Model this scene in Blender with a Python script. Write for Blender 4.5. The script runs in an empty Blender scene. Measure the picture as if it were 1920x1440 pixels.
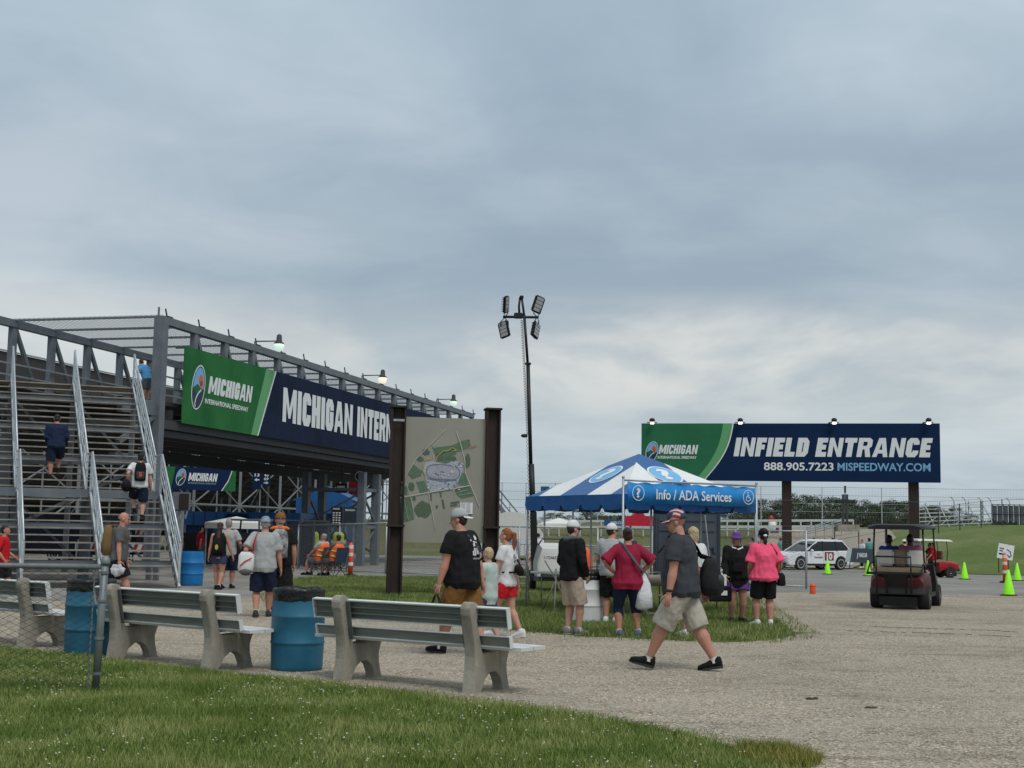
import bpy, bmesh, math, random
import numpy as np
from mathutils import Vector as V, Matrix, noise
random.seed(7); np.random.seed(7)
S = bpy.context.scene
R = math.radians
# ---------------- camera
FPX = 2500.0                      # focal length in pixels of the 1920 px wide photograph
CAMZ = 1.55
cam = bpy.data.cameras.new('camera'); camo = bpy.data.objects.new('camera', cam)
S.collection.objects.link(camo); S.camera = camo
cam.lens = 36*FPX/1920; cam.sensor_width = 36; cam.clip_start = .1; cam.clip_end = 6000
PITCH = math.atan(275/FPX); ROLL = R(1.0)
_F = V((0, math.cos(PITCH), math.sin(PITCH))); _U0 = V((0, -math.sin(PITCH), math.cos(PITCH))); _X = V((1, 0, 0))
_R = _X*math.cos(ROLL)+_U0*math.sin(ROLL); _U = _U0*math.cos(ROLL)-_X*math.sin(ROLL)
camo.matrix_world = Matrix(((_R.x, _U.x, -_F.x, 0), (_R.y, _U.y, -_F.y, 0), (_R.z, _U.z, -_F.z, CAMZ), (0, 0, 0, 1)))
# ---------------- world: overcast sky
W = bpy.data.worlds.new('World'); S.world = W; W.use_nodes = True
nt = W.node_tree; nt.nodes.clear()
def N(nt, t, **k):
    n = nt.nodes.new(t)
    for a, b in k.items():
        if a == 'inp':
            for i, v in b.items(): n.inputs[i].default_value = v
        else: setattr(n, a, b)
    return n
def math_(nt, op, a, b=None, c=None, clamp=False):
    n = N(nt, 'ShaderNodeMath', operation=op, use_clamp=clamp)
    for i, v in enumerate((a, b, c)):
        if v is None: continue
        if isinstance(v, (int, float)): n.inputs[i].default_value = v
        else: nt.links.new(v, n.inputs[i])
    return n.outputs[0]
def ramp(nt, fac, stops, interp='EASE'):
    n = N(nt, 'ShaderNodeValToRGB'); cr = n.color_ramp; cr.interpolation = interp
    while len(cr.elements) < len(stops): cr.elements.new(.5)
    for e, (p, c) in zip(cr.elements, stops): e.position = p; e.color = (*c[:3], 1) if len(c) > 1 else (c[0],)*3+(1,)
    nt.links.new(fac, n.inputs[0]); return n.outputs[0]
def mixc(nt, f, a, b, t='MIX'):
    n = N(nt, 'ShaderNodeMix', data_type='RGBA', blend_type=t)
    for s, v in ((0, f), (6, a), (7, b)):
        if isinstance(v, (int, float)): n.inputs[s].default_value = v
        elif isinstance(v, (tuple, list)): n.inputs[s].default_value = (*v[:3], 1)
        else: nt.links.new(v, n.inputs[s])
    return n.outputs[2]
SUN_EL, SUN_AZ = R(58), R(150)
geo = N(nt, 'ShaderNodeTexCoord'); sep = N(nt, 'ShaderNodeSeparateXYZ'); nt.links.new(geo.outputs['Generated'], sep.inputs[0])
dx, dy, dz = sep.outputs
zz = math_(nt, 'MAXIMUM', dz, 0.0)
den = math_(nt, 'ADD', zz, 0.16)
px_ = math_(nt, 'DIVIDE', dx, den); py_ = math_(nt, 'DIVIDE', dy, den)
cmb = N(nt, 'ShaderNodeCombineXYZ'); nt.links.new(px_, cmb.inputs[0]); nt.links.new(py_, cmb.inputs[1])
def nz(vec, scale, detail=5, rough=.55, off=(0, 0, 0), dist=0.0, mp=(1, 1, 1)):
    m = N(nt, 'ShaderNodeMapping'); m.inputs[1].default_value = off; m.inputs[3].default_value = mp; nt.links.new(vec, m.inputs[0])
    n = N(nt, 'ShaderNodeTexNoise', inp={'Scale': scale, 'Detail': detail, 'Roughness': rough, 'Distortion': dist}); nt.links.new(m.outputs[0], n.inputs[0])
    return n.outputs[0]
n1 = nz(cmb.outputs[0], .75, 5, .5, (3.1, 1.7, 0), .5)
n2 = nz(cmb.outputs[0], 2.6, 6, .58, (9.1, 4.7, 0), .4)
cl = math_(nt, 'ADD', math_(nt, 'MULTIPLY', n1, .72), math_(nt, 'MULTIPLY', n2, .28))
# broad structure with height above the horizon
vert = ramp(nt, zz, [(0.0, (.36, .435, .48)), (.055, (.39, .465, .515)), (.105, (.47, .525, .55)), (.145, (.48, .53, .555)), (.18, (.37, .445, .505)),
                     (.27, (.325, .405, .48)), (.37, (.40, .49, .565)), (.6, (.47, .54, .59)), (1.0, (.53, .58, .62))], 'LINEAR')
contrast = ramp(nt, cl, [(.36, (.80, .84, .875)), (.5, (.99, .99, 1.0)), (.60, (1.22, 1.185, 1.15))], 'EASE')
# ramps clamp at 1: split into darkening and lightening
dark = ramp(nt, cl, [(.34, (.78, .82, .86)), (.54, (1, 1, 1))], 'EASE')
light = ramp(nt, cl, [(.48, (0, 0, 0)), (.66, (.10, .09, .08))], 'EASE')
# bright break low in the cloud deck
n3 = nz(cmb.outputs[0], 1.5, 5, .55, (1.3, 8.2, 0), .3, (1, .7, 1))
band = ramp(nt, zz, [(.065, (0, 0, 0)), (.12, (1, 1, 1)), (.148, (.9, .9, .9)), (.185, (0, 0, 0))], 'EASE')
brk = ramp(nt, n3, [(.40, (0, 0, 0)), (.62, (1, 1, 1))], 'EASE')
azw = ramp(nt, math_(nt, 'ADD', math_(nt, 'MULTIPLY', dx, 1.1), .42), [(.05, (.45, .45, .45)), (.6, (1, 1, 1))], 'EASE')
bf = math_(nt, 'MULTIPLY', math_(nt, 'MULTIPLY', band, brk), azw)
col = mixc(nt, 1.0, vert, dark, 'MULTIPLY'); col = mixc(nt, 1.0, col, light, 'ADD')
col = mixc(nt, math_(nt, 'MULTIPLY', bf, .85), col, (.66, .66, .63))
bg1 = N(nt, 'ShaderNodeBackground'); nt.links.new(col, bg1.inputs[0]); bg1.inputs[1].default_value = 1.0
sky = N(nt, 'ShaderNodeTexSky', sky_type='NISHITA', sun_disc=False, sun_elevation=SUN_EL, sun_rotation=SUN_AZ)
bg2 = N(nt, 'ShaderNodeBackground'); nt.links.new(sky.outputs[0], bg2.inputs[0]); bg2.inputs[1].default_value = .08
mx = N(nt, 'ShaderNodeMixShader'); mx.inputs[0].default_value = .94
nt.links.new(bg2.outputs[0], mx.inputs[1]); nt.links.new(bg1.outputs[0], mx.inputs[2])
wo = N(nt, 'ShaderNodeOutputWorld'); nt.links.new(mx.outputs[0], wo.inputs[0])
# ---------------- the veiled sun
sl = bpy.data.lights.new('sun', 'SUN'); sl.energy = 1.5; sl.angle = R(24); sl.color = (1, .97, .92)
so = bpy.data.objects.new('sun', sl); S.collection.objects.link(so)
sd = V((math.sin(SUN_AZ)*math.cos(SUN_EL), math.cos(SUN_AZ)*math.cos(SUN_EL), math.sin(SUN_EL)))
so.rotation_euler = sd.to_track_quat('Z', 'Y').to_euler(); so.location = (0, 0, 60)
S.view_settings.view_transform = 'Standard'; S.view_settings.look = 'None'; S.view_settings.gamma = 1
S.view_settings.exposure = 0.22; S.view_settings.use_curve_mapping = False
S.cycles.max_bounces = 6; S.cycles.diffuse_bounces = 3; S.cycles.transparent_max_bounces = 24

# ---------------- measuring helpers
def gz(x, y):
    """height of the ground"""
    def ss(a, b, t):
        t = min(1, max(0, (t-a)/(b-a))); return t*t*(3-2*t)
    z = -.28*ss(44, 68, y)
    # grassy bank on the far side of the road (right), and the low bank carrying the track (middle)
    base = 70 + .0*x
    hill = 2.9*ss(0, 34, y-(68+.35*max(0, 30-x)))*ss(18, 38, x-.02*(y-70))
    bank = 2.7*ss(0, 12, y-118)
    return z+max(hill, bank)
def ray(x, y): return _F+_R*((x-960)/FPX)+_U*((720-y)/FPX)
CP = V((0, 0, CAMZ))
def pz(x, y, z):
    """point of the sight line through photo pixel x,y that is z metres high"""
    d = ray(x, y); return CP+d*((z-CAMZ)/d.z)
def pd(x, y, D):
    d = ray(x, y); return CP+d*(D/d.y)
def G(x, y):
    d = ray(x, y); z = 0
    for _ in range(30): p = CP+d*((z-CAMZ)/d.z); z = .5*z+.5*gz(p.x, p.y)
    return V((p.x, p.y, gz(p.x, p.y)))
def GD(x, D):
    """ground point seen in photo column x at D metres"""
    for y in (1100,):
        p = pd(x, y, D)
    return V((p.x, D, gz(p.x, D)))
def HH(x, ytop, yfoot, D=None):
    """height of a thing standing at photo column x between two rows"""
    p = G(x, yfoot) if D is None else GD(x, D)
    return pd(x, ytop, p.y).z-p.z

# ---------------- materials
_m = {}
def pm(name, c, rough=.6, metal=0., var=.12, scale=6., bump=0., bscale=40., c2=None, detail=4, spec=.35, coat=0., map=(1, 1, 1), emis=None, alpha=None, trans=None):
    if name in _m: return _m[name]
    m = bpy.data.materials.new(name); m.use_nodes = True; t = m.node_tree; b = t.nodes['Principled BSDF']
    tc = N(t, 'ShaderNodeTexCoord'); mp = N(t, 'ShaderNodeMapping'); mp.inputs[3].default_value = map
    t.links.new(tc.outputs['Object'], mp.inputs[0])
    n = N(t, 'ShaderNodeTexNoise', inp={'Scale': scale, 'Detail': detail, 'Roughness': .6}); t.links.new(mp.outputs[0], n.inputs[0])
    if c2 is None: c2 = tuple(min(1, x*(1+var)) for x in c); c1 = tuple(x*(1-var) for x in c)
    else: c1 = c
    cc = ramp(t, n.outputs[0], [(.3, c1), (.7, c2)], 'LINEAR')
    t.links.new(cc, b.inputs['Base Color'])
    b.inputs['Roughness'].default_value = rough; b.inputs['Metallic'].default_value = metal
    b.inputs['Specular IOR Level'].default_value = spec; b.inputs['Coat Weight'].default_value = coat
    rr = math_(t, 'MULTIPLY_ADD', n.outputs[0], .2, rough-.1, True); t.links.new(rr, b.inputs['Roughness'])
    if bump:
        n2 = N(t, 'ShaderNodeTexNoise', inp={'Scale': bscale, 'Detail': 3}); t.links.new(mp.outputs[0], n2.inputs[0])
        bp = N(t, 'ShaderNodeBump', inp={'Strength': 1.0, 'Distance': bump}); t.links.new(n2.outputs[0], bp.inputs['Height']); t.links.new(bp.outputs[0], b.inputs['Normal'])
    if emis: b.inputs['Emission Color'].default_value = (*emis[0], 1); b.inputs['Emission Strength'].default_value = emis[1]
    if trans: b.inputs['Transmission Weight'].default_value = trans
    if alpha is not None: b.inputs['Alpha'].default_value = alpha
    _m[name] = m; return m
def sr(r, g, b):
    return tuple(((c/255+.055)/1.055)**2.4 if c > 10 else c/255/12.92 for c in (r, g, b))

# ---------------- mesh helpers
class MB:
    def __init__(s): s.v = []; s.f = []; s.mi = []; s.m = 0
    def add(s, vs, fs):
        o = len(s.v); s.v += [tuple(v) for v in vs]; s.f += [tuple(i+o for i in f) for f in fs]; s.mi += [s.m]*len(fs); return s
    def box(s, c, d, rot=None, M=None):
        c = V(c); d = V(d)/2
        vs = [V((x*d.x, y*d.y, z*d.z)) for x in (-1, 1) for y in (-1, 1) for z in (-1, 1)]
        if rot is not None: vs = [rot @ v for v in vs]
        vs = [v+c for v in vs]
        if M is not None: vs = [M @ v for v in vs]
        return s.add(vs, [(0, 1, 3, 2), (4, 6, 7, 5), (0, 4, 5, 1), (2, 3, 7, 6), (0, 2, 6, 4), (1, 5, 7, 3)])
    def bar(s, a, b, w=.05, h=None, up=(0, 0, 1)):
        a = V(a); b = V(b); h = h or w; d = (b-a).normalized(); up = V(up)
        if abs(d.dot(up)) > .98: up = V((0, 1, 0))
        x = d.cross(up).normalized()*w/2; y = x.cross(d).normalized()*h/2
        return s.add([a-x-y, a+x-y, a+x+y, a-x+y, b-x-y, b+x-y, b+x+y, b-x+y], [(3, 2, 1, 0), (4, 5, 6, 7), (0, 1, 5, 4), (1, 2, 6, 5), (2, 3, 7, 6), (3, 0, 4, 7)])
    def tube(s, a, b, r=.02, r2=None, n=8, cap=True):
        return s.path([a, b], [r, r if r2 is None else r2], n, cap)
    def path(s, pts, r, n=8, cap=True):
        pts = [V(p) for p in pts]; k = len(pts)
        rs = r if isinstance(r, (list, tuple)) else [r]*k
        o = []; prev = None
        for i, p in enumerate(pts):
            d = (pts[min(i+1, k-1)]-pts[max(i-1, 0)]).normalized()
            if prev is None:
                up = V((0, 0, 1)) if abs(d.z) < .9 else V((0, 1, 0)); x = d.cross(up).normalized()
            else: x = (prev-d*prev.dot(d)).normalized()
            y = d.cross(x); prev = x
            for j in range(n):
                a = 2*math.pi*j/n; o.append(p+(x*math.cos(a)+y*math.sin(a))*rs[i])
        f = [(i*n+j, i*n+(j+1) % n, (i+1)*n+(j+1) % n, (i+1)*n+j) for i in range(k-1) for j in range(n)]
        if cap: f += [tuple(range(n))[::-1], tuple(range((k-1)*n, k*n))]
        return s.add(o, f)
    def lathe(s, prof, c=(0, 0, 0), n=24, cap=True, rot=None):
        c = V(c); o = []
        for r, z in prof:
            for j in range(n):
                a = 2*math.pi*j/n; p = V((r*math.cos(a), r*math.sin(a), z)); o.append(c+(rot @ p if rot is not None else p))
        k = len(prof); f = [(i*n+j, i*n+(j+1) % n, (i+1)*n+(j+1) % n, (i+1)*n+j) for i in range(k-1) for j in range(n)]
        if cap: f += [tuple(range(n))[::-1], tuple(range((k-1)*n, k*n))]
        return s.add(o, f)
    def ell(s, c, r, n=12, m=8, rot=None):
        c = V(c); o = []
        for i in range(m+1):
            t = math.pi*i/m
            for j in range(n):
                a = 2*math.pi*j/n; p = V((r[0]*math.sin(t)*math.cos(a), r[1]*math.sin(t)*math.sin(a), -r[2]*math.cos(t)))
                o.append(c+(rot @ p if rot is not None else p))
        return s.add(o, [(i*n+j, i*n+(j+1) % n, (i+1)*n+(j+1) % n, (i+1)*n+j) for i in range(m) for j in range(n)])
    def prism(s, poly, O, X, Y, th):
        """polygon (2D) in frame O,X,Y pushed th along X x Y"""
        O = V(O); X = V(X); Y = V(Y); Nn = X.cross(Y).normalized()*th; k = len(poly)
        a = [O+X*p[0]+Y*p[1] for p in poly]; b = [p+Nn for p in a]
        return s.add(a+b, [tuple(range(k))[::-1], tuple(range(k, 2*k))]+[(i, (i+1) % k, (i+1) % k+k, i+k) for i in range(k)])
    def loft(s, rings, cap=True):
        n = len(rings[0]); k = len(rings); o = [p for r in rings for p in r]
        f = [(i*n+j, i*n+(j+1) % n, (i+1)*n+(j+1) % n, (i+1)*n+j) for i in range(k-1) for j in range(n)]
        if cap: f += [tuple(range(n))[::-1], tuple(range((k-1)*n, k*n))]
        return s.add(o, f)
    def mesh(s, name, mats, smooth=False, bevel=0):
        me = bpy.data.meshes.new(name); me.from_pydata(s.v, [], s.f)
        if not isinstance(mats, (list, tuple)): mats = [mats]
        for m in mats: me.materials.append(m)
        if len(mats) > 1: me.polygons.foreach_set('material_index', s.mi)
        if bevel:
            bm = bmesh.new(); bm.from_mesh(me)
            bmesh.ops.bevel(bm, geom=[e for e in bm.edges if e.is_manifold and e.calc_face_angle(0) > .6], offset=bevel, segments=2, affect='EDGES', clamp_overlap=True)
            bm.to_mesh(me); bm.free()
        if smooth:
            me.polygons.foreach_set('use_smooth', [True]*len(me.polygons))
            if smooth is not True: me.set_sharp_from_angle(angle=smooth)
        me.update(); return me
    def build(s, name, mats, parent=None, smooth=False, bevel=0):
        return mo(name, s.mesh(name, mats, smooth, bevel), parent)
def mo(name, me, parent=None, M=None):
    o = bpy.data.objects.new(name, me); S.collection.objects.link(o)
    if parent: o.parent = parent
    if M is not None: o.matrix_local = M
    return o
def tag(o, label=None, cat=None, group=None, kind=None):
    for k, v in (('label', label), ('category', cat), ('group', group), ('kind', kind)):
        if v: o[k] = v
    return o
def thing(name, label, cat, loc=(0, 0, 0), rz=0, group=None):
    o = bpy.data.objects.new(name, None); S.collection.objects.link(o); o.location = loc; o.rotation_euler = (0, 0, rz)
    o.empty_display_size = .2
    return tag(o, label, cat, group)
def ct(o, parent=None):
    c = o.copy(); S.collection.objects.link(c)
    c.parent = parent
    for k in list(o.children): ct(k, c)
    return c
def dup(o, label, loc=None, rz=None):
    c = ct(o)
    if loc is not None: c.location = loc
    if rz is not None: c.rotation_euler = (0, 0, rz)
    c['label'] = label
    return c
SM = R(40)
FONT = None
def textmesh(s, bold=.0, shear=0., res=3, align='LEFT', space=1.0):
    cu = bpy.data.curves.new('t', 'FONT'); cu.body = s; cu.offset = bold; cu.shear = shear; cu.resolution_u = res; cu.extrude = 0; cu.space_character = space
    ob = bpy.data.objects.new('t', cu); S.collection.objects.link(ob)
    bpy.context.view_layer.update()
    dg = bpy.context.evaluated_depsgraph_get(); me = bpy.data.meshes.new_from_object(ob.evaluated_get(dg))
    bpy.data.objects.remove(ob); bpy.data.curves.remove(cu)
    return me
def lettering(s, O, X, Y, x, y, w, h, m, parent, lift=.004, bold=.02, shear=0., name='lettering', space=1.0, thick=.003):
    """text filling a w x h box at x,y of the flat frame O,X,Y"""
    me = textmesh(s, bold, shear, space=space)
    n = len(me.vertices); co = np.empty(n*3); me.vertices.foreach_get('co', co); co = co.reshape(-1, 3)
    lo = co.min(0); hi = co.max(0); s2 = (co-lo)/np.maximum(hi-lo, 1e-6)
    O = np.array(O); X = np.array(X); Y = np.array(Y); Z = np.cross(X, Y); Z = Z/np.linalg.norm(Z)
    p = O+np.outer(x+s2[:, 0]*w, X)+np.outer(y+s2[:, 1]*h, Y)+Z*lift
    me.vertices.foreach_set('co', p.ravel()); me.materials.clear(); me.materials.append(m); me.update()
    return mo(name, me, parent)
GL5 = {'M': (1.25, [[(0, 0), (0, 1)], [(.0, 1), (.5, .30), (1, 1)], [(1, 1), (1, 0)]]), 'I': (.0, [[(0, 0), (0, 1)]]),
 'C': (.9, [[(1, .70), (1, .88), (.80, 1), (.20, 1), (0, .88), (0, .12), (.20, 0), (.80, 0), (1, .12), (1, .30)]]), 'H': (.95, [[(0, 0), (0, 1)], [(1, 0), (1, 1)], [(0, .5), (1, .5)]]),
 'G': (.9, [[(1, .70), (1, .88), (.80, 1), (.20, 1), (0, .88), (0, .12), (.20, 0), (.80, 0), (1, .12), (1, .48), (.55, .48)]]), 'A': (1.0, [[(-.02, 0), (.42, 1), (.58, 1), (1.02, 0)], [(.2, .25), (.8, .25)]]),
 'N': (.98, [[(0, 0), (0, 1)], [(0.02, 1), (.98, 0)], [(1, 0), (1, 1)]]), 'T': (.85, [[(0, 1), (1, 1)], [(.5, 1), (.5, 0)]]), 'E': (.66, [[(1, 1), (0, 1), (0, 0), (1, 0)], [(0, .51), (.9, .51)]]), 'F': (.64, [[(1, 1), (0, 1), (0, 0)], [(0, .5), (.9, .5)]]),
 'R': (.9, [[(0, 0), (0, 1), (.78, 1), (.98, .88), (.98, .60), (.78, .47), (0, .47)], [(.72, .50), (1.0, 0)]]), 'L': (.68, [[(0, 1), (0, 0), (1, 0)]]), 'O': (.9, [[(.5, 1), (.20, 1), (0, .88), (0, .12), (.20, 0), (.80, 0), (1, .12), (1, .88), (.80, 1), (.5, 1)]]),
 'D': (.92, [[(0.3, 0), (0, 0), (0, 1), (.75, 1), (1, .85), (1, .15), (.75, 0), (.3, 0)]]), 'S': (.86, [[(1, .74), (1, .89), (.8, 1), (.2, 1), (0, .89), (0, .66), (.2, .54), (.8, .46), (1, .34), (1, .11), (.8, 0), (.2, 0), (0, .11), (0, .26)]]),
 'P': (.88, [[(0, 0), (0, 1), (.78, 1), (1, .87), (1, .55), (.78, .42), (0, .42)]]), 'W': (1.45, [[(0, 1), (.24, 0), (.5, .85), (.76, 0), (1, 1)]]), 'Y': (.95, [[(0, 1), (.5, .42), (1, 1)], [(.5, .45), (.5, 0)]])}
GP5 = {'R': (.62, [[(0, 0), (0, 1), (.36, 1), (.36, 0)], [(.36, 1), (.80, 1), (1, .88), (1, .56), (.84, .46), (1, 0), (.64, 0), (.51, .40), (.36, .40), (.36, .58), (.60, .58), (.66, .63), (.66, .75), (.60, .80), (.36, .80)]]),
 'M': (.84, [[(0, 0), (0, 1), (.27, 1), (.5, .42), (.73, 1), (1, 1), (1, 0), (.75, 0), (.75, .58), (.57, .12), (.43, .12), (.25, .58), (.25, 0)]]),
 'N': (.62, [[(0, 0), (0, 1), (.30, 1), (.67, .40), (.67, 1), (1, 1), (1, 0), (.70, 0), (.33, .60), (.33, 0)]]),
 'A': (.68, [[(0, 0), (.29, 1), (.5, 1), (.5, .74), (.40, .38), (.5, .38), (.5, .19), (.345, .19), (.29, 0)], [(.5, 1), (.71, 1), (1, 0), (.71, 0), (.655, .19), (.5, .19), (.5, .38), (.60, .38), (.5, .74)]]),
 'W': (.98, [[(0, 1), (.21, 1), (.31, .36), (.42, 1), (.58, 1), (.69, .36), (.79, 1), (1, 1), (.83, 0), (.60, 0), (.5, .58), (.40, 0), (.17, 0)]])}
def blocktext(s, O, X, Y, x, y, w, h, m, parent, lift=.004, wt=.25, shear=0., gap=.075, th=.003, name='lettering'):
    """heavy condensed capitals drawn as mitred strokes, filling a w x h box"""
    t = wt*h; cw = .33*h; quads = []; cx = 0
    for ch in s:
        if ch == ' ': cx += .30*h; continue
        if ch in GP5:
            wf, pl_ = GP5[ch]
            for P in pl_: quads.append(([V((cx+q[0]*wf*h, q[1]*h)) for q in P], 0))
            cx += wf*h+gap*h; continue
        f, strokes = GL5[ch]; iw = cw*f
        for si, st_ in enumerate(strokes):
            P = [V((t/2+q[0]*iw+cx, t/2+q[1]*(h-t))) for q in st_]
            # square ends reach the letter edge
            k = len(P); off = []
            for i in range(k):
                d0 = (P[i]-P[i-1]).normalized() if i else (P[1]-P[0]).normalized(); d1 = (P[i+1]-P[i]).normalized() if i < k-1 else d0
                n0 = V((-d0.y, d0.x)); n1 = V((-d1.y, d1.x)); mm = (n0+n1); mm = mm.normalized() if mm.length > .2 else n1; sc = min(1.6, 1/max(.3, mm.dot(n1)))
                q = P[i].copy(); e_ = t/2*.999
                if i == 0 and (q.y-cx*0 <= t/2+1e-6 or q.y >= h-t/2-1e-6) and abs(d1.y) > .3: q = q-d1*e_*(1 if abs(d1.x) < .05 else .0)
                if i == k-1 and (q.y <= t/2+1e-6 or q.y >= h-t/2-1e-6) and abs(d0.y) > .3: q = q+d0*e_*(1 if abs(d0.x) < .05 else .0)
                if ch in 'EFLT' and i == 0 and abs(d1.x) > .95 and st_[0][0] in (0, 1): q = q-d1*e_
                if ch in 'EFLT' and i == k-1 and abs(d0.x) > .95: q = q+d0*e_*(1 if st_[-1][0] == 1 else .8)
                off.append((q+mm*sc*t/2, q-mm*sc*t/2))
            for i in range(k-1): quads.append(([off[i][0], off[i][1], off[i+1][1], off[i+1][0]], si))
        cx += iw+t+gap*h
    cx -= gap*h; b = MB(); Zn = V(X).cross(V(Y)).normalized(); kx = w/cx; hh = h
    for q, si in quads:
        pp = [(x+(min(max(p.x, -.1), cx+.1)+shear*min(max(p.y, 0), h))*kx, y+min(max(p.y, 0), h)) for p in q]; b.prism(pp, V(O)+Zn*(lift+.002*si), X, Y, th)
    return b.build(name, m, parent)
def flat(poly, O, X, Y, m, parent, name, lift=.002, th=.002):
    Z = V(X).cross(V(Y)).normalized()
    return MB().prism(poly, V(O)+Z*lift, X, Y, th).build(name, m, parent)
def ellipse(cx, cy, rx, ry, n=32, sh=0., a0=0, a1=2*math.pi):
    o = []
    for i in range(n):
        a = a0+(a1-a0)*i/(n if abs(a1-a0-2*math.pi) < 1e-6 else n-1); x = rx*math.cos(a); y = ry*math.sin(a); o.append((cx+x+sh*y, cy+y))
    return o
def ringpoly(cx, cy, rx, ry, t, sh=0., n=40, a0=0., a1=2*math.pi):
    """band as a list of quads"""
    q = []
    for i in range(n):
        A = a0+(a1-a0)*i/n; B = a0+(a1-a0)*(i+1)/n
        def pt(a, k):
            x = (rx+k)*math.cos(a); y = (ry+k)*math.sin(a); return (cx+x+sh*y, cy+y)
        q.append([pt(A, 0), pt(A, t), pt(B, t), pt(B, 0)])
    return q
def flats(polys, O, X, Y, m, parent, name, lift=.002, th=.002):
    b = MB(); Z = V(X).cross(V(Y)).normalized()
    for p in polys: b.prism(p, V(O)+Z*lift, X, Y, th)
    return b.build(name, m, parent)
def strip(pts, w):
    """polyline to quads of width w"""
    q = []
    for a, b in zip(pts[:-1], pts[1:]):
        d = math.hypot(b[0]-a[0], b[1]-a[1]) or 1; nx = -(b[1]-a[1])/d*w/2; ny = (b[0]-a[0])/d*w/2
        q.append([(a[0]-nx, a[1]-ny), (b[0]-nx, b[1]-ny), (b[0]+nx, b[1]+ny), (a[0]+nx, a[1]+ny)])
    return q
_rm = 0
def remesh(mb, vox, smooth_it=2):
    """one continuous skin round overlapping closed shapes"""
    me = bpy.data.meshes.new('r'); me.from_pydata(mb.v, [], mb.f)
    ob = bpy.data.objects.new('r', me); S.collection.objects.link(ob)
    m = ob.modifiers.new('r', 'REMESH'); m.mode = 'VOXEL'; m.voxel_size = vox; m.adaptivity = 0
    if smooth_it:
        k = ob.modifiers.new('s', 'SMOOTH'); k.factor = .6; k.iterations = smooth_it
    dg = bpy.context.evaluated_depsgraph_get(); o = bpy.data.meshes.new_from_object(ob.evaluated_get(dg))
    bpy.data.objects.remove(ob); bpy.data.meshes.remove(me)
    return o
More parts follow.
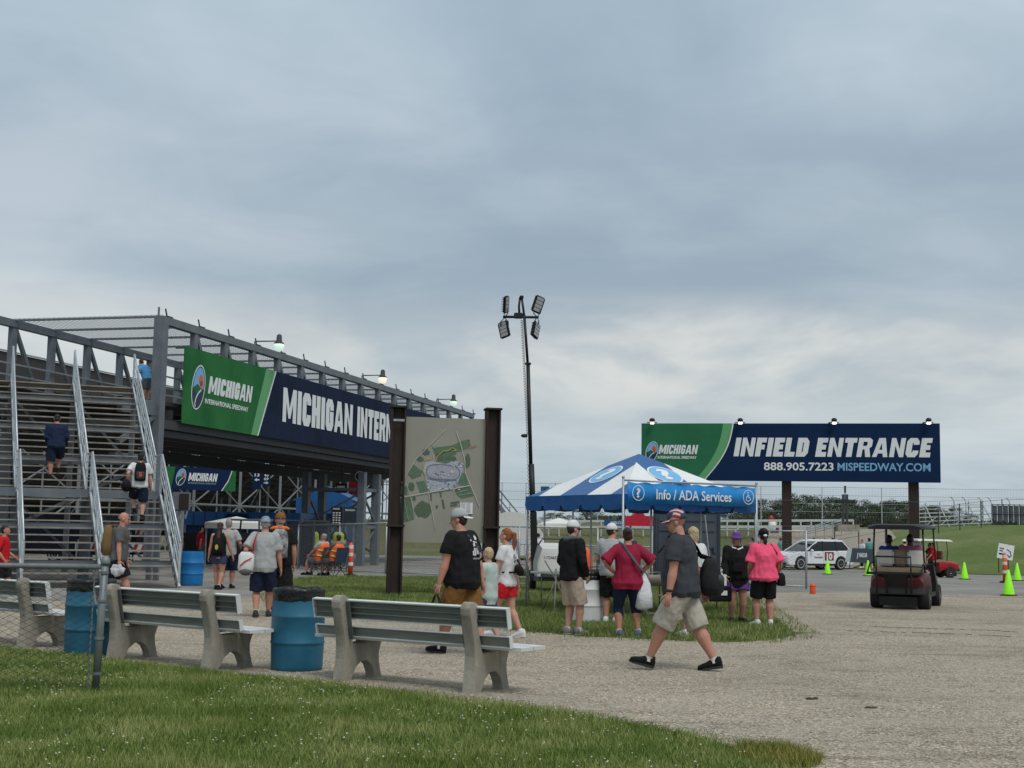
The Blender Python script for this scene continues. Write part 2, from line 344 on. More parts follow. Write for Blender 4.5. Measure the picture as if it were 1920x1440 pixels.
# ================= the setting =================
def ground_mat(name, kind):
    m = bpy.data.materials.new(name); m.use_nodes = True; t = m.node_tree; b = t.nodes['Principled BSDF']
    tc = N(t, 'ShaderNodeTexCoord').outputs['Object']
    def nn(s, d=5, r=.6): n = N(t, 'ShaderNodeTexNoise', inp={'Scale': s, 'Detail': d, 'Roughness': r}); t.links.new(tc, n.inputs[0]); return n.outputs[0]
    def vor(s, f='F1', o=0): n = N(t, 'ShaderNodeTexVoronoi', feature=f, inp={'Scale': s}); t.links.new(tc, n.inputs[0]); return n.outputs[o]
    b.inputs['Specular IOR Level'].default_value = .25
    if kind == 'gravel':
        st = vor(58, 'F1', 1); sp = N(t, 'ShaderNodeSeparateColor'); t.links.new(st, sp.inputs[0])
        c = ramp(t, sp.outputs[0], [(0, (.09, .075, .055)), (.2, (.235, .203, .158)), (.5, (.385, .34, .27)), (.85, (.52, .465, .375)), (1, (.80, .73, .62))], 'LINEAR')
        d = ramp(t, vor(58, 'DISTANCE_TO_EDGE'), [(0, (.30,)), (.03, (.6,)), (.10, (1,))], 'LINEAR')
        c = mixc(t, .8, c, d, 'MULTIPLY')
        big = ramp(t, nn(.45, 6), [(.32, (.80, .78, .74)), (.5, (.97, .95, .91)), (.68, (1.1, 1.07, 1.0))], 'LINEAR')
        c = mixc(t, 1, c, big, 'MULTIPLY')
        fines = ramp(t, nn(1.6, 7), [(.42, (0,)), (.62, (1,))], 'LINEAR')
        c = mixc(t, math_(t, 'MULTIPLY', fines, .5), c, (.40, .352, .28))
        mpx = N(t, 'ShaderNodeMapping'); mpx.inputs[3].default_value = (.10, 1.3, 1); mpx.inputs[2].default_value = (0, 0, -.12); t.links.new(tc, mpx.inputs[0]); ns = N(t, 'ShaderNodeTexNoise', inp={'Scale': 1.5, 'Detail': 6, 'Roughness': .65, 'Distortion': .6}); t.links.new(mpx.outputs[0], ns.inputs[0])
        c = mixc(t, .75, c, ramp(t, ns.outputs[0], [(.36, (.68, .66, .63)), (.44, (.95, .94, .93)), (.62, (1, 1, 1)), (.72, (1.1, 1.09, 1.06))], 'LINEAR'), 'MULTIPLY')
        blot = ramp(t, nn(3.7, 4, .7), [(.26, (.55,)), (.36, (1,))], 'LINEAR'); c = mixc(t, .8, c, blot, 'MULTIPLY')
        h = math_(t, 'ADD', vor(58), math_(t, 'MULTIPLY', nn(5), .5)); dist = .012; b.inputs['Roughness'].default_value = .9
    elif kind == 'asphalt':
        c = ramp(t, nn(.35, 8, .65), [(.35, (.20, .19, .17)), (.65, (.31, .295, .265))], 'LINEAR')
        g = ramp(t, nn(60, 3), [(.3, (.75,)), (.7, (1,))], 'LINEAR'); c = mixc(t, 1, c, g, 'MULTIPLY')
        cr = ramp(t, vor(.22, 'DISTANCE_TO_EDGE'), [(0, (.55,)), (.006, (1,))], 'LINEAR'); c = mixc(t, .8, c, cr, 'MULTIPLY')
        h = nn(80); dist = .004; b.inputs['Roughness'].default_value = .85
    elif kind == 'turf':
        c = ramp(t, nn(1.1, 7, .65), [(.3, (.072, .092, .025)), (.5, (.12, .145, .042)), (.72, (.20, .20, .08))], 'LINEAR')
        g = ramp(t, nn(30, 4), [(.3, (.6,)), (.7, (1.0,))], 'LINEAR'); c = mixc(t, 1, c, g, 'MULTIPLY')
        h = nn(25); dist = .03; b.inputs['Roughness'].default_value = .95
    elif kind == 'hill':
        c = ramp(t, nn(.16, 8, .62), [(.3, (.092, .140, .030)), (.5, (.12, .172, .042)), (.68, (.19, .21, .08)), (.8, (.27, .235, .13))], 'LINEAR')
        g = ramp(t, nn(4, 6, .7), [(.3, (.66,)), (.7, (1.0,))], 'LINEAR'); c = mixc(t, 1, c, g, 'MULTIPLY')
        h = nn(3, 8, .7); dist = .12; b.inputs['Roughness'].default_value = .95
    else:   # field
        c = ramp(t, nn(.08, 8, .62), [(.3, (.085, .105, .032)), (.5, (.14, .145, .06)), (.7, (.21, .19, .10))], 'LINEAR')
        g = ramp(t, nn(2, 6, .7), [(.3, (.7,)), (.7, (1.0,))], 'LINEAR'); c = mixc(t, 1, c, g, 'MULTIPLY')
        h = nn(2, 8, .7); dist = .1; b.inputs['Roughness'].default_value = .95
    t.links.new(c, b.inputs['Base Color'])
    bp = N(t, 'ShaderNodeBump', inp={'Strength': .9, 'Distance': dist}); t.links.new(h, bp.inputs['Height']); t.links.new(bp.outputs[0], b.inputs['Normal'])
    return m
def sheet(name, poly, dz, mat, step=2., jit=0., seed=1):
    """flat region following the ground, cut along a grid so that it bends with it"""
    rnd = random.Random(seed); pts = []
    k = len(poly)
    for i in range(k):
        a = V((*poly[i], 0)); b = V((*poly[(i+1) % k], 0)); L = (b-a).length
        n = max(1, int(L/.12)) if jit and L < 60 else max(1, int(L/4)) if L < 200 else 1
        nrm = V((-(b-a).y, (b-a).x, 0)).normalized()
        for j in range(n):
            p = a.lerp(b, j/n)
            if jit: p = p+nrm*(jit*(noise.noise(p*.9)*1.1+noise.noise(p*4)*.7+rnd.uniform(-.3, .3)))
            pts.append(p)
    bm = bmesh.new(); f = bm.faces.new([bm.verts.new(p) for p in pts]); bm.normal_update()
    if f.normal.z < 0: f.normal_flip()
    xs = [p.x for p in pts]; ys = [p.y for p in pts]
    for ax, lo, hi in ((0, min(xs), max(xs)), (1, min(ys), max(ys))):
        g = []; q = math.ceil(max(lo, -140 if ax == 0 else -20)/step)*step
        while q < min(hi, 150): g.append(q); q += step
        for c in g:
            co = (c, 0, 0) if ax == 0 else (0, c, 0); no = (1, 0, 0) if ax == 0 else (0, 1, 0)
            if not (lo < c < hi): continue
            bmesh.ops.bisect_plane(bm, geom=bm.verts[:]+bm.edges[:]+bm.faces[:], plane_co=co, plane_no=no)
    bmesh.ops.triangulate(bm, faces=[f for f in bm.faces if len(f.verts) > 4])
    for v in bm.verts: v.co.z = gz(v.co.x, v.co.y)+dz
    me = bpy.data.meshes.new(name); bm.to_mesh(me); bm.free(); me.materials.append(mat)
    me.polygons.foreach_set('use_smooth', [True]*len(me.polygons))
    o = mo(name, me); o['kind'] = 'structure'; return o
M_field = ground_mat('field grass', 'field'); M_turf = ground_mat('turf soil', 'turf'); M_hill = ground_mat('hill grass', 'hill')
M_gravel = ground_mat('limestone gravel', 'gravel'); M_asph = ground_mat('old asphalt', 'asphalt')
sheet('ground', [(-2500, -60), (2500, -60), (2500, 4000), (-2500, 4000)], 0, M_field, 2.)
def g2(*l): return [tuple(G(x, y).xy) for x, y in l]
sheet('asphalt_road', [(-60, 25), (70, 25), (70, 67), (34, 67), (27, 68.5), (20, 70.5), (19, 76), (8, 76), (-2, 92), (-60, 100)], .004, M_asph)
M_sand = pm('sandy track', (.24, .21, .165), .95, c2=(.33, .29, .235), scale=.8, detail=8, bump=.02)
sheet('sandy_track', [(8, 75.5), (19.2, 75.5), (22, 84), (30, 104), (36, 128), (24, 128), (18, 108), (12, 92)], .07, M_sand)
sheet('gravel_lot', [(-30, -4), (40, -4), (45, 36)]+[(20, 36.5), (10, 37), (6, 36.5), (-3, 34), (-7.2, 27), (-30, 26)], .008, M_gravel, 2., .55, 3)
LAWN = [(-16, 2), (6.5, 2), tuple(G(1500, 1475).xy)]+g2((1465, 1436), (1380, 1408), (1290, 1380), (1150, 1354), (980, 1329), (800, 1306), (600, 1283), (400, 1263), (180, 1237), (0, 1216))+[(-9.6, 19.5), (-16, 24)]
sheet('foreground_lawn', LAWN, .014, M_turf, 2., .06, 5)
ISL = g2((1492, 1190), (1470, 1198), (1410, 1204), (1300, 1203), (1120, 1196), (980, 1184), (860, 1172), (700, 1160), (545, 1150), (520, 1118), (560, 1086), (640, 1083), (800, 1084), (960, 1086))+g2((1180, 1092), (1300, 1100), (1395, 1118), (1432, 1146), (1462, 1170))
sheet('grass_island', ISL, .012, M_turf, 2., .22, 9)
HIL = []
sheet('grass_hill', [(20.2, 71), (24, 69), (30, 68), (60, 67.5), (140, 67), (140, 117), (32, 117), (20.3, 84)], .03, M_hill, 2., 0)
# grass blades (uncountable): one mesh each
def blade_mat(name, a, b_, dry):
    m = bpy.data.materials.new(name); m.use_nodes = True; t = m.node_tree; b = t.nodes['Principled BSDF']
    g = N(t, 'ShaderNodeNewGeometry'); tc = N(t, 'ShaderNodeTexCoord').outputs['Object']
    n = N(t, 'ShaderNodeTexNoise', inp={'Scale': 1.3, 'Detail': 5}); t.links.new(tc, n.inputs[0])
    f = math_(t, 'ADD', math_(t, 'MULTIPLY', g.outputs['Random Per Island'], .6), math_(t, 'MULTIPLY_ADD', n.outputs[0], 1.7, -.62))
    c = ramp(t, f, [(.12, a), (.55, b_), (.93, dry)], 'LINEAR'); t.links.new(c, b.inputs['Base Color'])
    b.inputs['Roughness'].default_value = .6; b.inputs['Specular IOR Level'].default_value = .3
    b.inputs['Transmission Weight'].default_value = 0
    return m
def inpoly(P, poly):
    x, y = P[:, 0], P[:, 1]; c = np.zeros(len(P), bool); j = len(poly)-1
    for i in range(len(poly)):
        xi, yi = poly[i]; xj, yj = poly[j]
        c ^= ((yi > y) != (yj > y)) & (x < (xj-xi)*(y-yi)/((yj-yi) or 1e-9)+xi); j = i
    return c
def blades(name, label, poly, dens, hgt, wid, mat, clip=None, z0=.012, clump=None):
    A = np.array(poly); lo = A.min(0); hi = A.max(0)
    if clip: lo = np.maximum(lo, clip[0]); hi = np.minimum(hi, clip[1])
    n = int((hi[0]-lo[0])*(hi[1]-lo[1])*dens); P = lo+np.random.rand(n, 2)*(hi-lo)
    P = P[inpoly(P, poly)] if clump is None else P[inpoly(P, poly) & ~inpoly(P, LAWN if hi[1] < 20 else ISL)]
    if clip: P = P[(np.abs(P[:, 0]) < P[:, 1]*.42+1.3)]
    if clump is not None: P = np.array([p for p in P if noise.noise(V((p[0]*clump, p[1]*clump, 3)))+.25 > random.random()*.5-.12])
    n = len(P); a = np.random.rand(n)*6.283; ln = hgt*(.5+.8*np.random.rand(n)); le = ln*(.15+.75*np.random.rand(n)); w = wid*(.6+.7*np.random.rand(n))
    la = np.random.rand(n)*6.283
    z = np.array([gz(p[0], p[1]) for p in P])+z0 if hi[1] > 44 else np.full(n, z0)
    # patchy height
    pt = np.array([noise.noise(V((p[0]*1.1, p[1]*1.1, 0))) for p in P]); ln = ln*(1+.45*pt)
    co = np.empty((n, 3, 3))
    co[:, 0, 0] = P[:, 0]-np.cos(a)*w; co[:, 0, 1] = P[:, 1]-np.sin(a)*w; co[:, 0, 2] = z
    co[:, 1, 0] = P[:, 0]+np.cos(a)*w; co[:, 1, 1] = P[:, 1]+np.sin(a)*w; co[:, 1, 2] = z
    co[:, 2, 0] = P[:, 0]+np.cos(la)*le; co[:, 2, 1] = P[:, 1]+np.sin(la)*le; co[:, 2, 2] = z+ln
    me = bpy.data.meshes.new(name); me.vertices.add(3*n); me.loops.add(3*n); me.polygons.add(n)
    me.vertices.foreach_set('co', co.ravel()); me.loops.foreach_set('vertex_index', np.arange(3*n, dtype=np.int32))
    me.polygons.foreach_set('loop_start', np.arange(0, 3*n, 3, dtype=np.int32)); me.update(calc_edges=True); me.validate(); me.materials.append(mat)
    o = mo(name, me); tag(o, label, 'grass', None, 'stuff'); return o
BM = blade_mat('lawn blades', (.082, .136, .019), (.165, .232, .045), (.33, .34, .13))
BM2 = blade_mat('verge blades', (.078, .125, .022), (.15, .205, .045), (.30, .31, .13))
blades('grass', 'mown green lawn in front of the benches', LAWN, 4300, .052, .0035, BM, ((-9, 8.2), (4, 19)), .014)
blades('grass', 'longer green grass round the striped tent and map board', ISL, 900, .085, .006, BM2, ((-9, 17), (14, 50)), .012)
def grow(poly, d):
    c = V((sum(q[0] for q in poly)/len(poly), sum(q[1] for q in poly)/len(poly))); k = len(poly); o = []
    A2 = sum(poly[i][0]*poly[(i+1) % k][1]-poly[(i+1) % k][0]*poly[i][1] for i in range(k)); sg = 1 if A2 > 0 else -1
    for i in range(k):
        a = V(poly[i-1]); b_ = V(poly[(i+1) % k]); t_ = (b_-a).normalized(); o.append(tuple(V(poly[i])+V((t_.y, -t_.x))*d*sg))
    return o
blades('grass_fringe', 'ragged grass creeping over the gravel edge of the tent lawn', grow(ISL, .40), 300, .06, .006, BM2, ((-9, 17), (14, 50)), .012, 4.5)
blades('grass_fringe', 'ragged grass along the gravel edge of the front lawn', grow(LAWN, .22), 800, .04, .004, BM, ((-9, 8.2), (4, 19)), .012, 5)
TUFT = [tuple((G(1458, 1424).xy+V((math.cos(a)*.30, math.sin(a)*.45)))) for a in np.linspace(0, 6.28, 12)[:-1]]
blades('grass_tuft', 'yellow green grass tuft at the lawn corner on the gravel', TUFT, 7000, .075, .004, blade_mat('tuft blades', (.10, .13, .015), (.19, .20, .03), (.3, .27, .08)), None, .014)
# clover heads
M_clover = pm('clover white', (.60, .60, .50), .8)
b = MB(); rnd = random.Random(4)
A = LAWN; cnt = 0
while cnt < 650:
    x = rnd.uniform(-8, 3); y = rnd.uniform(8.4, 17.5)
    if abs(x) > y*.41+.4 or not inpoly(np.array([[x, y]]), LAWN)[0]: continue
    if noise.noise(V((x*.8, y*.8, 9)))+.12 < rnd.random()*.55-.1: continue
    r = rnd.uniform(.004, .0085); z = .05+rnd.random()*.03
    b.lathe([(r*.5, z-r*.6), (r, z), (r*.5, z+r*.6)], (x, y, 0), 5); cnt += 1
tag(b.build('clover_flowers', M_clover), 'tiny white clover heads dotted over the front lawn', 'flowers', None, 'stuff')
# loose stones on the gravel
b = MB(); cnt = 0
cols = [pm('pebble pale', (.46, .425, .36), .9), pm('pebble grey', (.26, .25, .23), .9), pm('pebble tan', (.40, .35, .28), .9)]
P = np.column_stack((np.random.uniform(-8, 9, 60000), np.random.uniform(9.3, 24, 60000)))
P = P[(np.abs(P[:, 0]) < P[:, 1]*.42+.4) & ~inpoly(P, LAWN) & ~inpoly(P, ISL)]
for x, y in P[:9000]:
    r = rnd.choice((.005, .006, .007, .009, .013))*rnd.uniform(.7, 1.15); b.m = rnd.choice((0, 0, 0, 1, 2)); a = rnd.random()*3; e = rnd.uniform(.6, 1.2)
    c, s_ = math.cos(a)*r, math.sin(a)*r; z = .006
    b.add([(x+c, y+s_, z), (x-s_*e, y+c*e, z), (x-c, y-s_, z), (x+s_*e, y-c*e, z), (x+c*.3, y+s_*.3, z+r*.9), (x-c*.4, y-s_*.5, z+r*.8)],
          [(0, 1, 4), (1, 5, 4), (1, 2, 5), (2, 3, 5), (3, 4, 5), (3, 0, 4)])
tag(b.build('gravel', cols), 'loose limestone chips lying over the gravel lot', 'gravel', None, 'stuff')
# dark clods on the gravel
M_clod = pm('dark clod', (.055, .045, .035), .9, bump=.01)
for x, y, s, lb in ((1525, 1313, .075, 'dark clod of dirt on the gravel below the walking man'), (1632, 1329, .06, 'crumbly dark clod on the open gravel, right of the other clod'), (1828, 1247, .03, 'small dark stone on the gravel at far right'), (1375, 1232, .035, 'small dark stone on gravel just right of the black shoe'), (1102, 1220, .03, 'tiny dark stone on gravel beside the bench seat end')):
    p = G(x, y); b = MB()
    for i in range(5): b.ell((rnd.uniform(-.5, .5)*s, rnd.uniform(-.3, .3)*s, s*.12), (s*rnd.uniform(.3, .6), s*.4, s*.25), 7, 5)
    o = b.build('dirt_clod', M_clod, None, True); o.location = p; tag(o, lb, 'clod', 'dark clods on the gravel')
# wheel marks
M_rut = pm('damp gravel mark', (.13, .115, .09), .95, scale=8)
for l in (((1500, 1188), (1600, 1184), (1700, 1187), (1800, 1190), (1920, 1196)), ((1640, 1176), (1760, 1180), (1860, 1183), (1920, 1187))):
    p = [G(*q).xy for q in l]
    b = MB()
    for q in strip([tuple(a) for a in p], .10):
        k = 10
        for i in range(k):
            if rnd.random() < .3: continue
            f0, f1 = i/k, (i+.9)/k; j = rnd.uniform(-.03, .03)
            A_, B_, C_, D_ = (V((*z, 0)) for z in q)
            b.add([A_.lerp(B_, f0)+V((0, j, .0125)), A_.lerp(B_, f1)+V((0, j, .0125)), D_.lerp(C_, f1)+V((0, j, .0125)), D_.lerp(C_, f0)+V((0, j, .0125))], [(0, 1, 2, 3)])
    tag(b.build('wheel_mark', M_rut), None, None, None, 'structure')

# ---------------- far trees
M_bark = pm('bark', (.09, .07, .055), .9, bump=.02, bscale=8)
def leafmat(name, a, b_):
    m = bpy.data.materials.new(name); m.use_nodes = True; t = m.node_tree; b = t.nodes['Principled BSDF']
    g = N(t, 'ShaderNodeNewGeometry'); c = ramp(t, g.outputs['Random Per Island'], [(0, a), (1, b_)], 'LINEAR'); t.links.new(c, b.inputs['Base Color'])
    b.inputs['Roughness'].default_value = .7; b.inputs['Specular IOR Level'].default_value = .2; return m
LM = [leafmat('leaves dark', (.040, .058, .030), (.075, .098, .048)), leafmat('leaves olive', (.052, .066, .032), (.095, .108, .05))]
def crown(seed, h, w, nl=4200, ls=.36):
    rn = random.Random(seed); b = MB(); cl = []
    for i in range(26):
        t = rn.random(); a = rn.random()*6.28; rr = w*.5*math.sin(math.pi*min(1, .16+t*.8))**.7*rn.uniform(.25, .95)
        cl.append((V((math.cos(a)*rr, math.sin(a)*rr, h*(.16+.76*t))), rn.uniform(.11, .2)*w*(1.1-.4*t)))
    for i in range(nl):
        c, r = rn.choice(cl); d = V((rn.gauss(0, 1), rn.gauss(0, 1), rn.gauss(0, .8))).normalized()*r*rn.random()**.4
        p = c+d; x = V((rn.gauss(0, 1), rn.gauss(0, 1), rn.gauss(0, .5))).normalized(); y = x.cross(V((rn.gauss(0, 1), rn.gauss(0, 1), rn.gauss(0, 1)))).normalized(); s = ls*rn.uniform(.5, 1.1)
        b.add([p-x*s*.5, p-y*s*.35, p+x*s*.5, p+y*s*.35], [(0, 1, 2, 3)])
    t = MB()
    t.path([(0, 0, -.5), (.1, 0, h*.25), (-.1, .1, h*.5), (0, 0, h*.8)], [w*.03+.1, w*.025+.06, .14, .05], 6)
    for c, r in cl[::3]: t.path([(0, 0, h*.25), c*.55+V((0, 0, h*.1)), c], [.12, .07, .03], 4)
    return b, t
CR = []
for i in range(5):
    b, t = crown(20+i, 10, 9.5); CR.append((b.mesh('crown', LM[i % 2]), t.mesh('trunk', M_bark)))
def tree(x, ytop, D, w, i, lb, grp):
    p = GD(x, D); h = pd(x, ytop, D).z-p.z
    t = thing('tree', lb, 'tree', p, rnd.random()*6, grp); cm, tm = CR[i % 5]
    for nm, me in (('crown', cm), ('trunk', tm)):
        o = mo(nm, me, t); o.scale = (w*.62/9.5, w*.62/9.5, h*rnd.uniform(.98, 1.12)/10)
    return t
k = 0
spec = [(1408, 948, 14), (1432, 938, 14), (1452, 944, 12), (1500, 930, 16), (1528, 932, 14), (1556, 927, 15), (1578, 932, 12), (1606, 936, 13), (1630, 941, 12), (1652, 936, 12), (1664, 933, 9), (1688, 943, 13), (1700, 941, 9), (1748, 950, 14), (1752, 953, 10), (1789, 948, 9), (1822, 962, 8), (1100, 955, 12), (1040, 962, 10), (1385, 945, 12), (1475, 936, 13), (1590, 942, 12), (1673, 944, 12), (1726, 950, 12), (1770, 956, 9)]
PL = ['behind the tent banner', 'just left of the left billboard leg', 'behind the fence left of the left billboard leg', 'just right of the left billboard leg', 'second crown right of the left billboard leg', 'tallest crown between the billboard legs', 'just left of the dark steel mast', 'right behind the dark steel mast', 'a little right of the dark steel mast', 'left of the thin white fence pole', 'narrow crown right at the thin white fence pole', 'wide crown left of the right billboard leg', 'low crown beside the right billboard leg', 'right of the right billboard leg, nearest it', 'smaller, behind the wide bleacher end', 'lone far crown above the bleachers', 'last low crown above the bleachers to the right', 'far behind the peaked tent left of its middle', 'far behind the tent front left corner', 'at the right end of the tent banner', 'straight behind the left billboard leg', 'low crown filling the gap behind the dark steel mast', 'low crown between two taller ones near the pole', 'hidden low behind the right billboard leg', 'low crown between billboard leg and lone crown']
for (x, y, w), l in zip(spec, PL):
    tree(x, y, 190+(k*37) % 60, w, k, 'dark green tree on the skyline, '+l, 'trees on the skyline'); k += 1
b = MB(); rn = random.Random(9)
for i in range(9000):
    x = rn.uniform(14, 85); y = 235+rn.uniform(-10, 10); z = gz(x, y)+rn.random()**.7*(1.6+.8*noise.noise(V((x*.12, 0, 0))))
    s = rn.uniform(.4, 1); a = rn.random()*6; b.add([(x-s*math.cos(a), y-s*math.sin(a), z-s*.4), (x+s*math.cos(a), y, z-s*.3), (x+s*.4, y+s*math.sin(a), z+s*.7)], [(0, 1, 2)])
tag(b.build('woods', LM[0]), 'low continuous dark wood along the skyline under the trees', 'woods', None, 'stuff')
# ================= common materials =================
M_steel = pm('grey painted steel', (.115, .135, .155), .55, scale=2.2, metal=.2, c2=(.18, .20, .22), detail=8)
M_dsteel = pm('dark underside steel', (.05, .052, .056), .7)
M_galv = pm('galvanised steel', (.36, .39, .41), .42, metal=.55, var=.14, scale=9)
M_alu = pm('aluminium handrail', (.50, .54, .56), .38, metal=.45, var=.08)
M_wire = pm('fence wire', (.20, .21, .21), .5, metal=.5)
M_tread = pm('worn tread planks', (.17, .145, .12), .7, c2=(.32, .29, .25), scale=2.5, metal=.1, map=(1, 5, 1))
M_white = pm('white paint', (.74, .75, .74), .5, var=.05)
M_letter = pm('white letter vinyl', (.72, .74, .74), .5, var=.03)
M_navy = pm('navy vinyl', (.008, .013, .034), .8, scale=.9, c2=(.014, .024, .055), bump=.02, bscale=1.6, spec=.12)
M_green = pm('green vinyl', (.016, .115, .034), .8, c2=(.034, .165, .052), scale=.8, bump=.02, bscale=1.6, spec=.12)
M_bnavy = pm('billboard navy', (.006, .022, .066), .8, var=.12, scale=.5, spec=.12)
M_bgreen = pm('billboard green', (.026, .145, .070), .8, var=.12, scale=.5, spec=.12)
M_lgreen = pm('light green stripe', (.11, .34, .14), .5, var=.06)
M_black = pm('black plastic', (.012, .012, .013), .5, var=.2)
M_rub = pm('tyre rubber', (.018, .018, .018), .8)
M_conc = pm('weathered concrete', (.20, .185, .15), .9, c2=(.38, .35, .295), scale=4, bump=.006, bscale=60, detail=9, map=(1, 1, .5))
M_lblue = pm('light blue print', (.16, .42, .68), .5, var=.04)
M_orange = pm('safety orange', (.75, .10, .02), .5, var=.06)
M_red = pm('red print', (.50, .02, .025), .5)
M_brown = pm('dark stained timber', (.022, .013, .010), .65, c2=(.040, .024, .018), scale=5, map=(4, 4, .6), bump=.004, bscale=20)
M_bark2 = M_bark
Z = V((0, 0, 1))
def logo(O, X, Y, cx, cy, h, parent, lift=.01):
    """the road-in-an-oval emblem"""
    w = h*.30; sh = .16; hh = h*.5
    flats([ellipse(cx, cy, w, hh, 36, sh)], O, X, Y, M_letter, parent, 'emblem_rim', lift, .002)
    flats([ellipse(cx, cy, w*.90, hh*.94, 36, sh)], O, X, Y, pm('emblem navy', (.012, .03, .07), .5), parent, 'emblem_field', lift+.003, .002)
    flats([ellipse(cx, cy+.04*h, w*.78, hh*.80, 30, sh, R(-10), R(190))], O, X, Y, M_lblue, parent, 'emblem_sky', lift+.006, .002)
    flats([ellipse(cx+.10*h, cy+.16*h, w*.34, h*.13, 16), ellipse(cx+.12*h, cy+.06*h, w*.24, h*.10, 16)], O, X, Y, pm('emblem orange', (.62, .13, .04), .5), parent, 'emblem_trees', lift+.009, .002)
    g = [(cx-w*.75, cy-.02*h), (cx-w*.2, cy+.07*h), (cx+w*.35, cy+.0*h), (cx+w*.5, cy-.10*h), (cx+.1*w, cy-.10*h), (cx-w*.5, cy-.16*h)]
    flats([g], O, X, Y, M_bgreen, parent, 'emblem_hill', lift+.009, .002)
    rd = strip([(cx+w*.40, cy-.05*h), (cx+w*.02, cy-.12*h), (cx-w*.34, cy-.24*h), (cx-w*.5, cy-.36*h), (cx-w*.42, cy-.44*h)], h*.035)
    flats(rd, O, X, Y, M_letter, parent, 'emblem_road', lift+.012, .002)

# ================= pedestrian bridge =================
A0 = pz(303, 600, 8.5); B0_ = pz(885, 780, 8.5); u = (B0_-A0); u.z = 0; u.normalize(); n_ = V((-u.y, u.x, 0))   # n_ points away to the far truss
A0.z = 0
BW = 5.8; BAY = 2.35; NB = 16; ZT = 8.5; ZB = 4.95
def BP(t, s, z): return A0+u*t+n_*s+Z*z
br = thing('footbridge', 'grey steel truss footbridge carrying the long green and navy banner', 'bridge', A0)
def bp_(b, name, mat=M_steel, **k):
    o = b.build(name, mat, br, **k); o.matrix_parent_inverse = Matrix.Translation(-A0); return o
vert = MB().box((0, 0, (ZT+ZB)/2), (.26, .2, ZT-ZB-.1)).mesh('truss_post', M_steel)
dl = math.hypot(BAY, ZT-ZB-.3)
for side, t0 in ((0, 0), (1, -7)):
    s = side*BW
    for nm, z, w in (('top_chord', ZT, .26), ('bottom_chord', ZB, .3)):
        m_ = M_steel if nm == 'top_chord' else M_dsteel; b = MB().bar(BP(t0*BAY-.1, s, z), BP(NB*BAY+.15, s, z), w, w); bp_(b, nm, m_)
    for i in range(t0, NB+1):
        if i == 0 and side == 0: continue
        o = mo('truss_post', vert, br); o.matrix_parent_inverse = Matrix.Translation(-A0); o.location = BP(i*BAY, s, 0); o.rotation_euler = (0, 0, math.atan2(u.y, u.x))
        if i < NB: bp_(MB().bar(BP(i*BAY+.12, s, ZT-.15), BP((i+1)*BAY-.12, s, ZB+.2), .12, .14), 'diagonal_brace')
    for z in (6.25, 6.65, 7.05): bp_(MB().bar(BP(t0*BAY, s+(.18 if side == 0 else -.18), z), BP(NB*BAY, s+(.18 if side == 0 else -.18), z), .05), 'guard_rail', M_galv)
# first main column, doubled
bp_(MB().box(BP(0, 0, 4.25), (.36, .36, 8.66), Matrix.Rotation(math.atan2(u.y, u.x), 3, 'Z')), 'main_column')
bp_(MB().bar(BP(0, .12, 8.3), BP(0, .12, 8.95), .06), 'column_tip')
for s_, t_ in ((BW, 0), (BW, -5.2)):
    bp_(MB().box(BP(t_, s_, 2.9), (.3, .3, 5.8), Matrix.Rotation(math.atan2(u.y, u.x), 3, 'Z')), 'main_column')
bp_(MB().bar(BP(0, 0, 3.7), BP(0, BW, 3.7), .25, .3), 'cross_beam'); bp_(MB().bar(BP(-2.2, .3, 3.7), BP(-.15, 0, 3.7), .25, .3), 'cross_beam')
bp_(MB().bar(BP(0, BW, 1.2), BP(0, .2, 3.6), .12), 'knee_brace')
bp_(MB().bar(BP(-1.9, .3, 5.45), BP(-.15, .05, 5.45), .2, .5), 'landing_beam'); bp_(MB().bar(BP(-1.9, .3, 4.2), BP(-.15, .05, 5.2), .16), 'knee_brace')
# roof bars and mesh
for i in range(0, NB+1):
    bp_(MB().bar(BP(i*BAY, .0 if i >= 0 else .0, ZT+.12), BP(i*BAY, BW, ZT+.12), .07), 'roof_bar')
    if i % 1 == 0 and i >= 0:
        b = MB().bar(BP(i*BAY+.35, -.02, ZT+.1), BP(i*BAY+.2, -.02, ZT+.42), .04); b.box(BP(i*BAY+.5, 0, ZT+.17), (.34, .12, .06), Matrix.Rotation(math.atan2(u.y, u.x), 3, 'Z')); bp_(b, 'mesh_bracket', M_dsteel)
b = MB()
for i in range(30): b.bar(BP(0, i*BW/29, ZT+.17), BP(NB*BAY, i*BW/29, ZT+.17), .012)
for i in range(int((NB*BAY)/.2)): b.bar(BP(i*.2, 0, ZT+.18), BP(i*.2, BW, ZT+.18), .010)
o = bp_(b, 'roof_mesh', M_galv); o['kind'] = 'stuff'
# deck and the beams under it
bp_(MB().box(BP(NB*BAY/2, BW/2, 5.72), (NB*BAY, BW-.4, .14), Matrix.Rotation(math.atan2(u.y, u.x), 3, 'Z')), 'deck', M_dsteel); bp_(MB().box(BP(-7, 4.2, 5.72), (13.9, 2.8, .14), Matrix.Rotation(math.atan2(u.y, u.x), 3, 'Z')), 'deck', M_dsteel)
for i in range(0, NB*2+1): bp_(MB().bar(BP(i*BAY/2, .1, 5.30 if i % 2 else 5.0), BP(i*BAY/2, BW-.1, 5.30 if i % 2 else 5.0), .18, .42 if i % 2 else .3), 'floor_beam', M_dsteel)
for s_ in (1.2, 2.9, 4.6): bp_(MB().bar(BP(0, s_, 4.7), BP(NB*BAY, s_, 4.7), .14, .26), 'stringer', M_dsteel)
bp_(MB().bar(BP(0, BW, 4.4), BP(NB*BAY, BW, 4.4), .3, .5), 'lower_girder', M_dsteel)
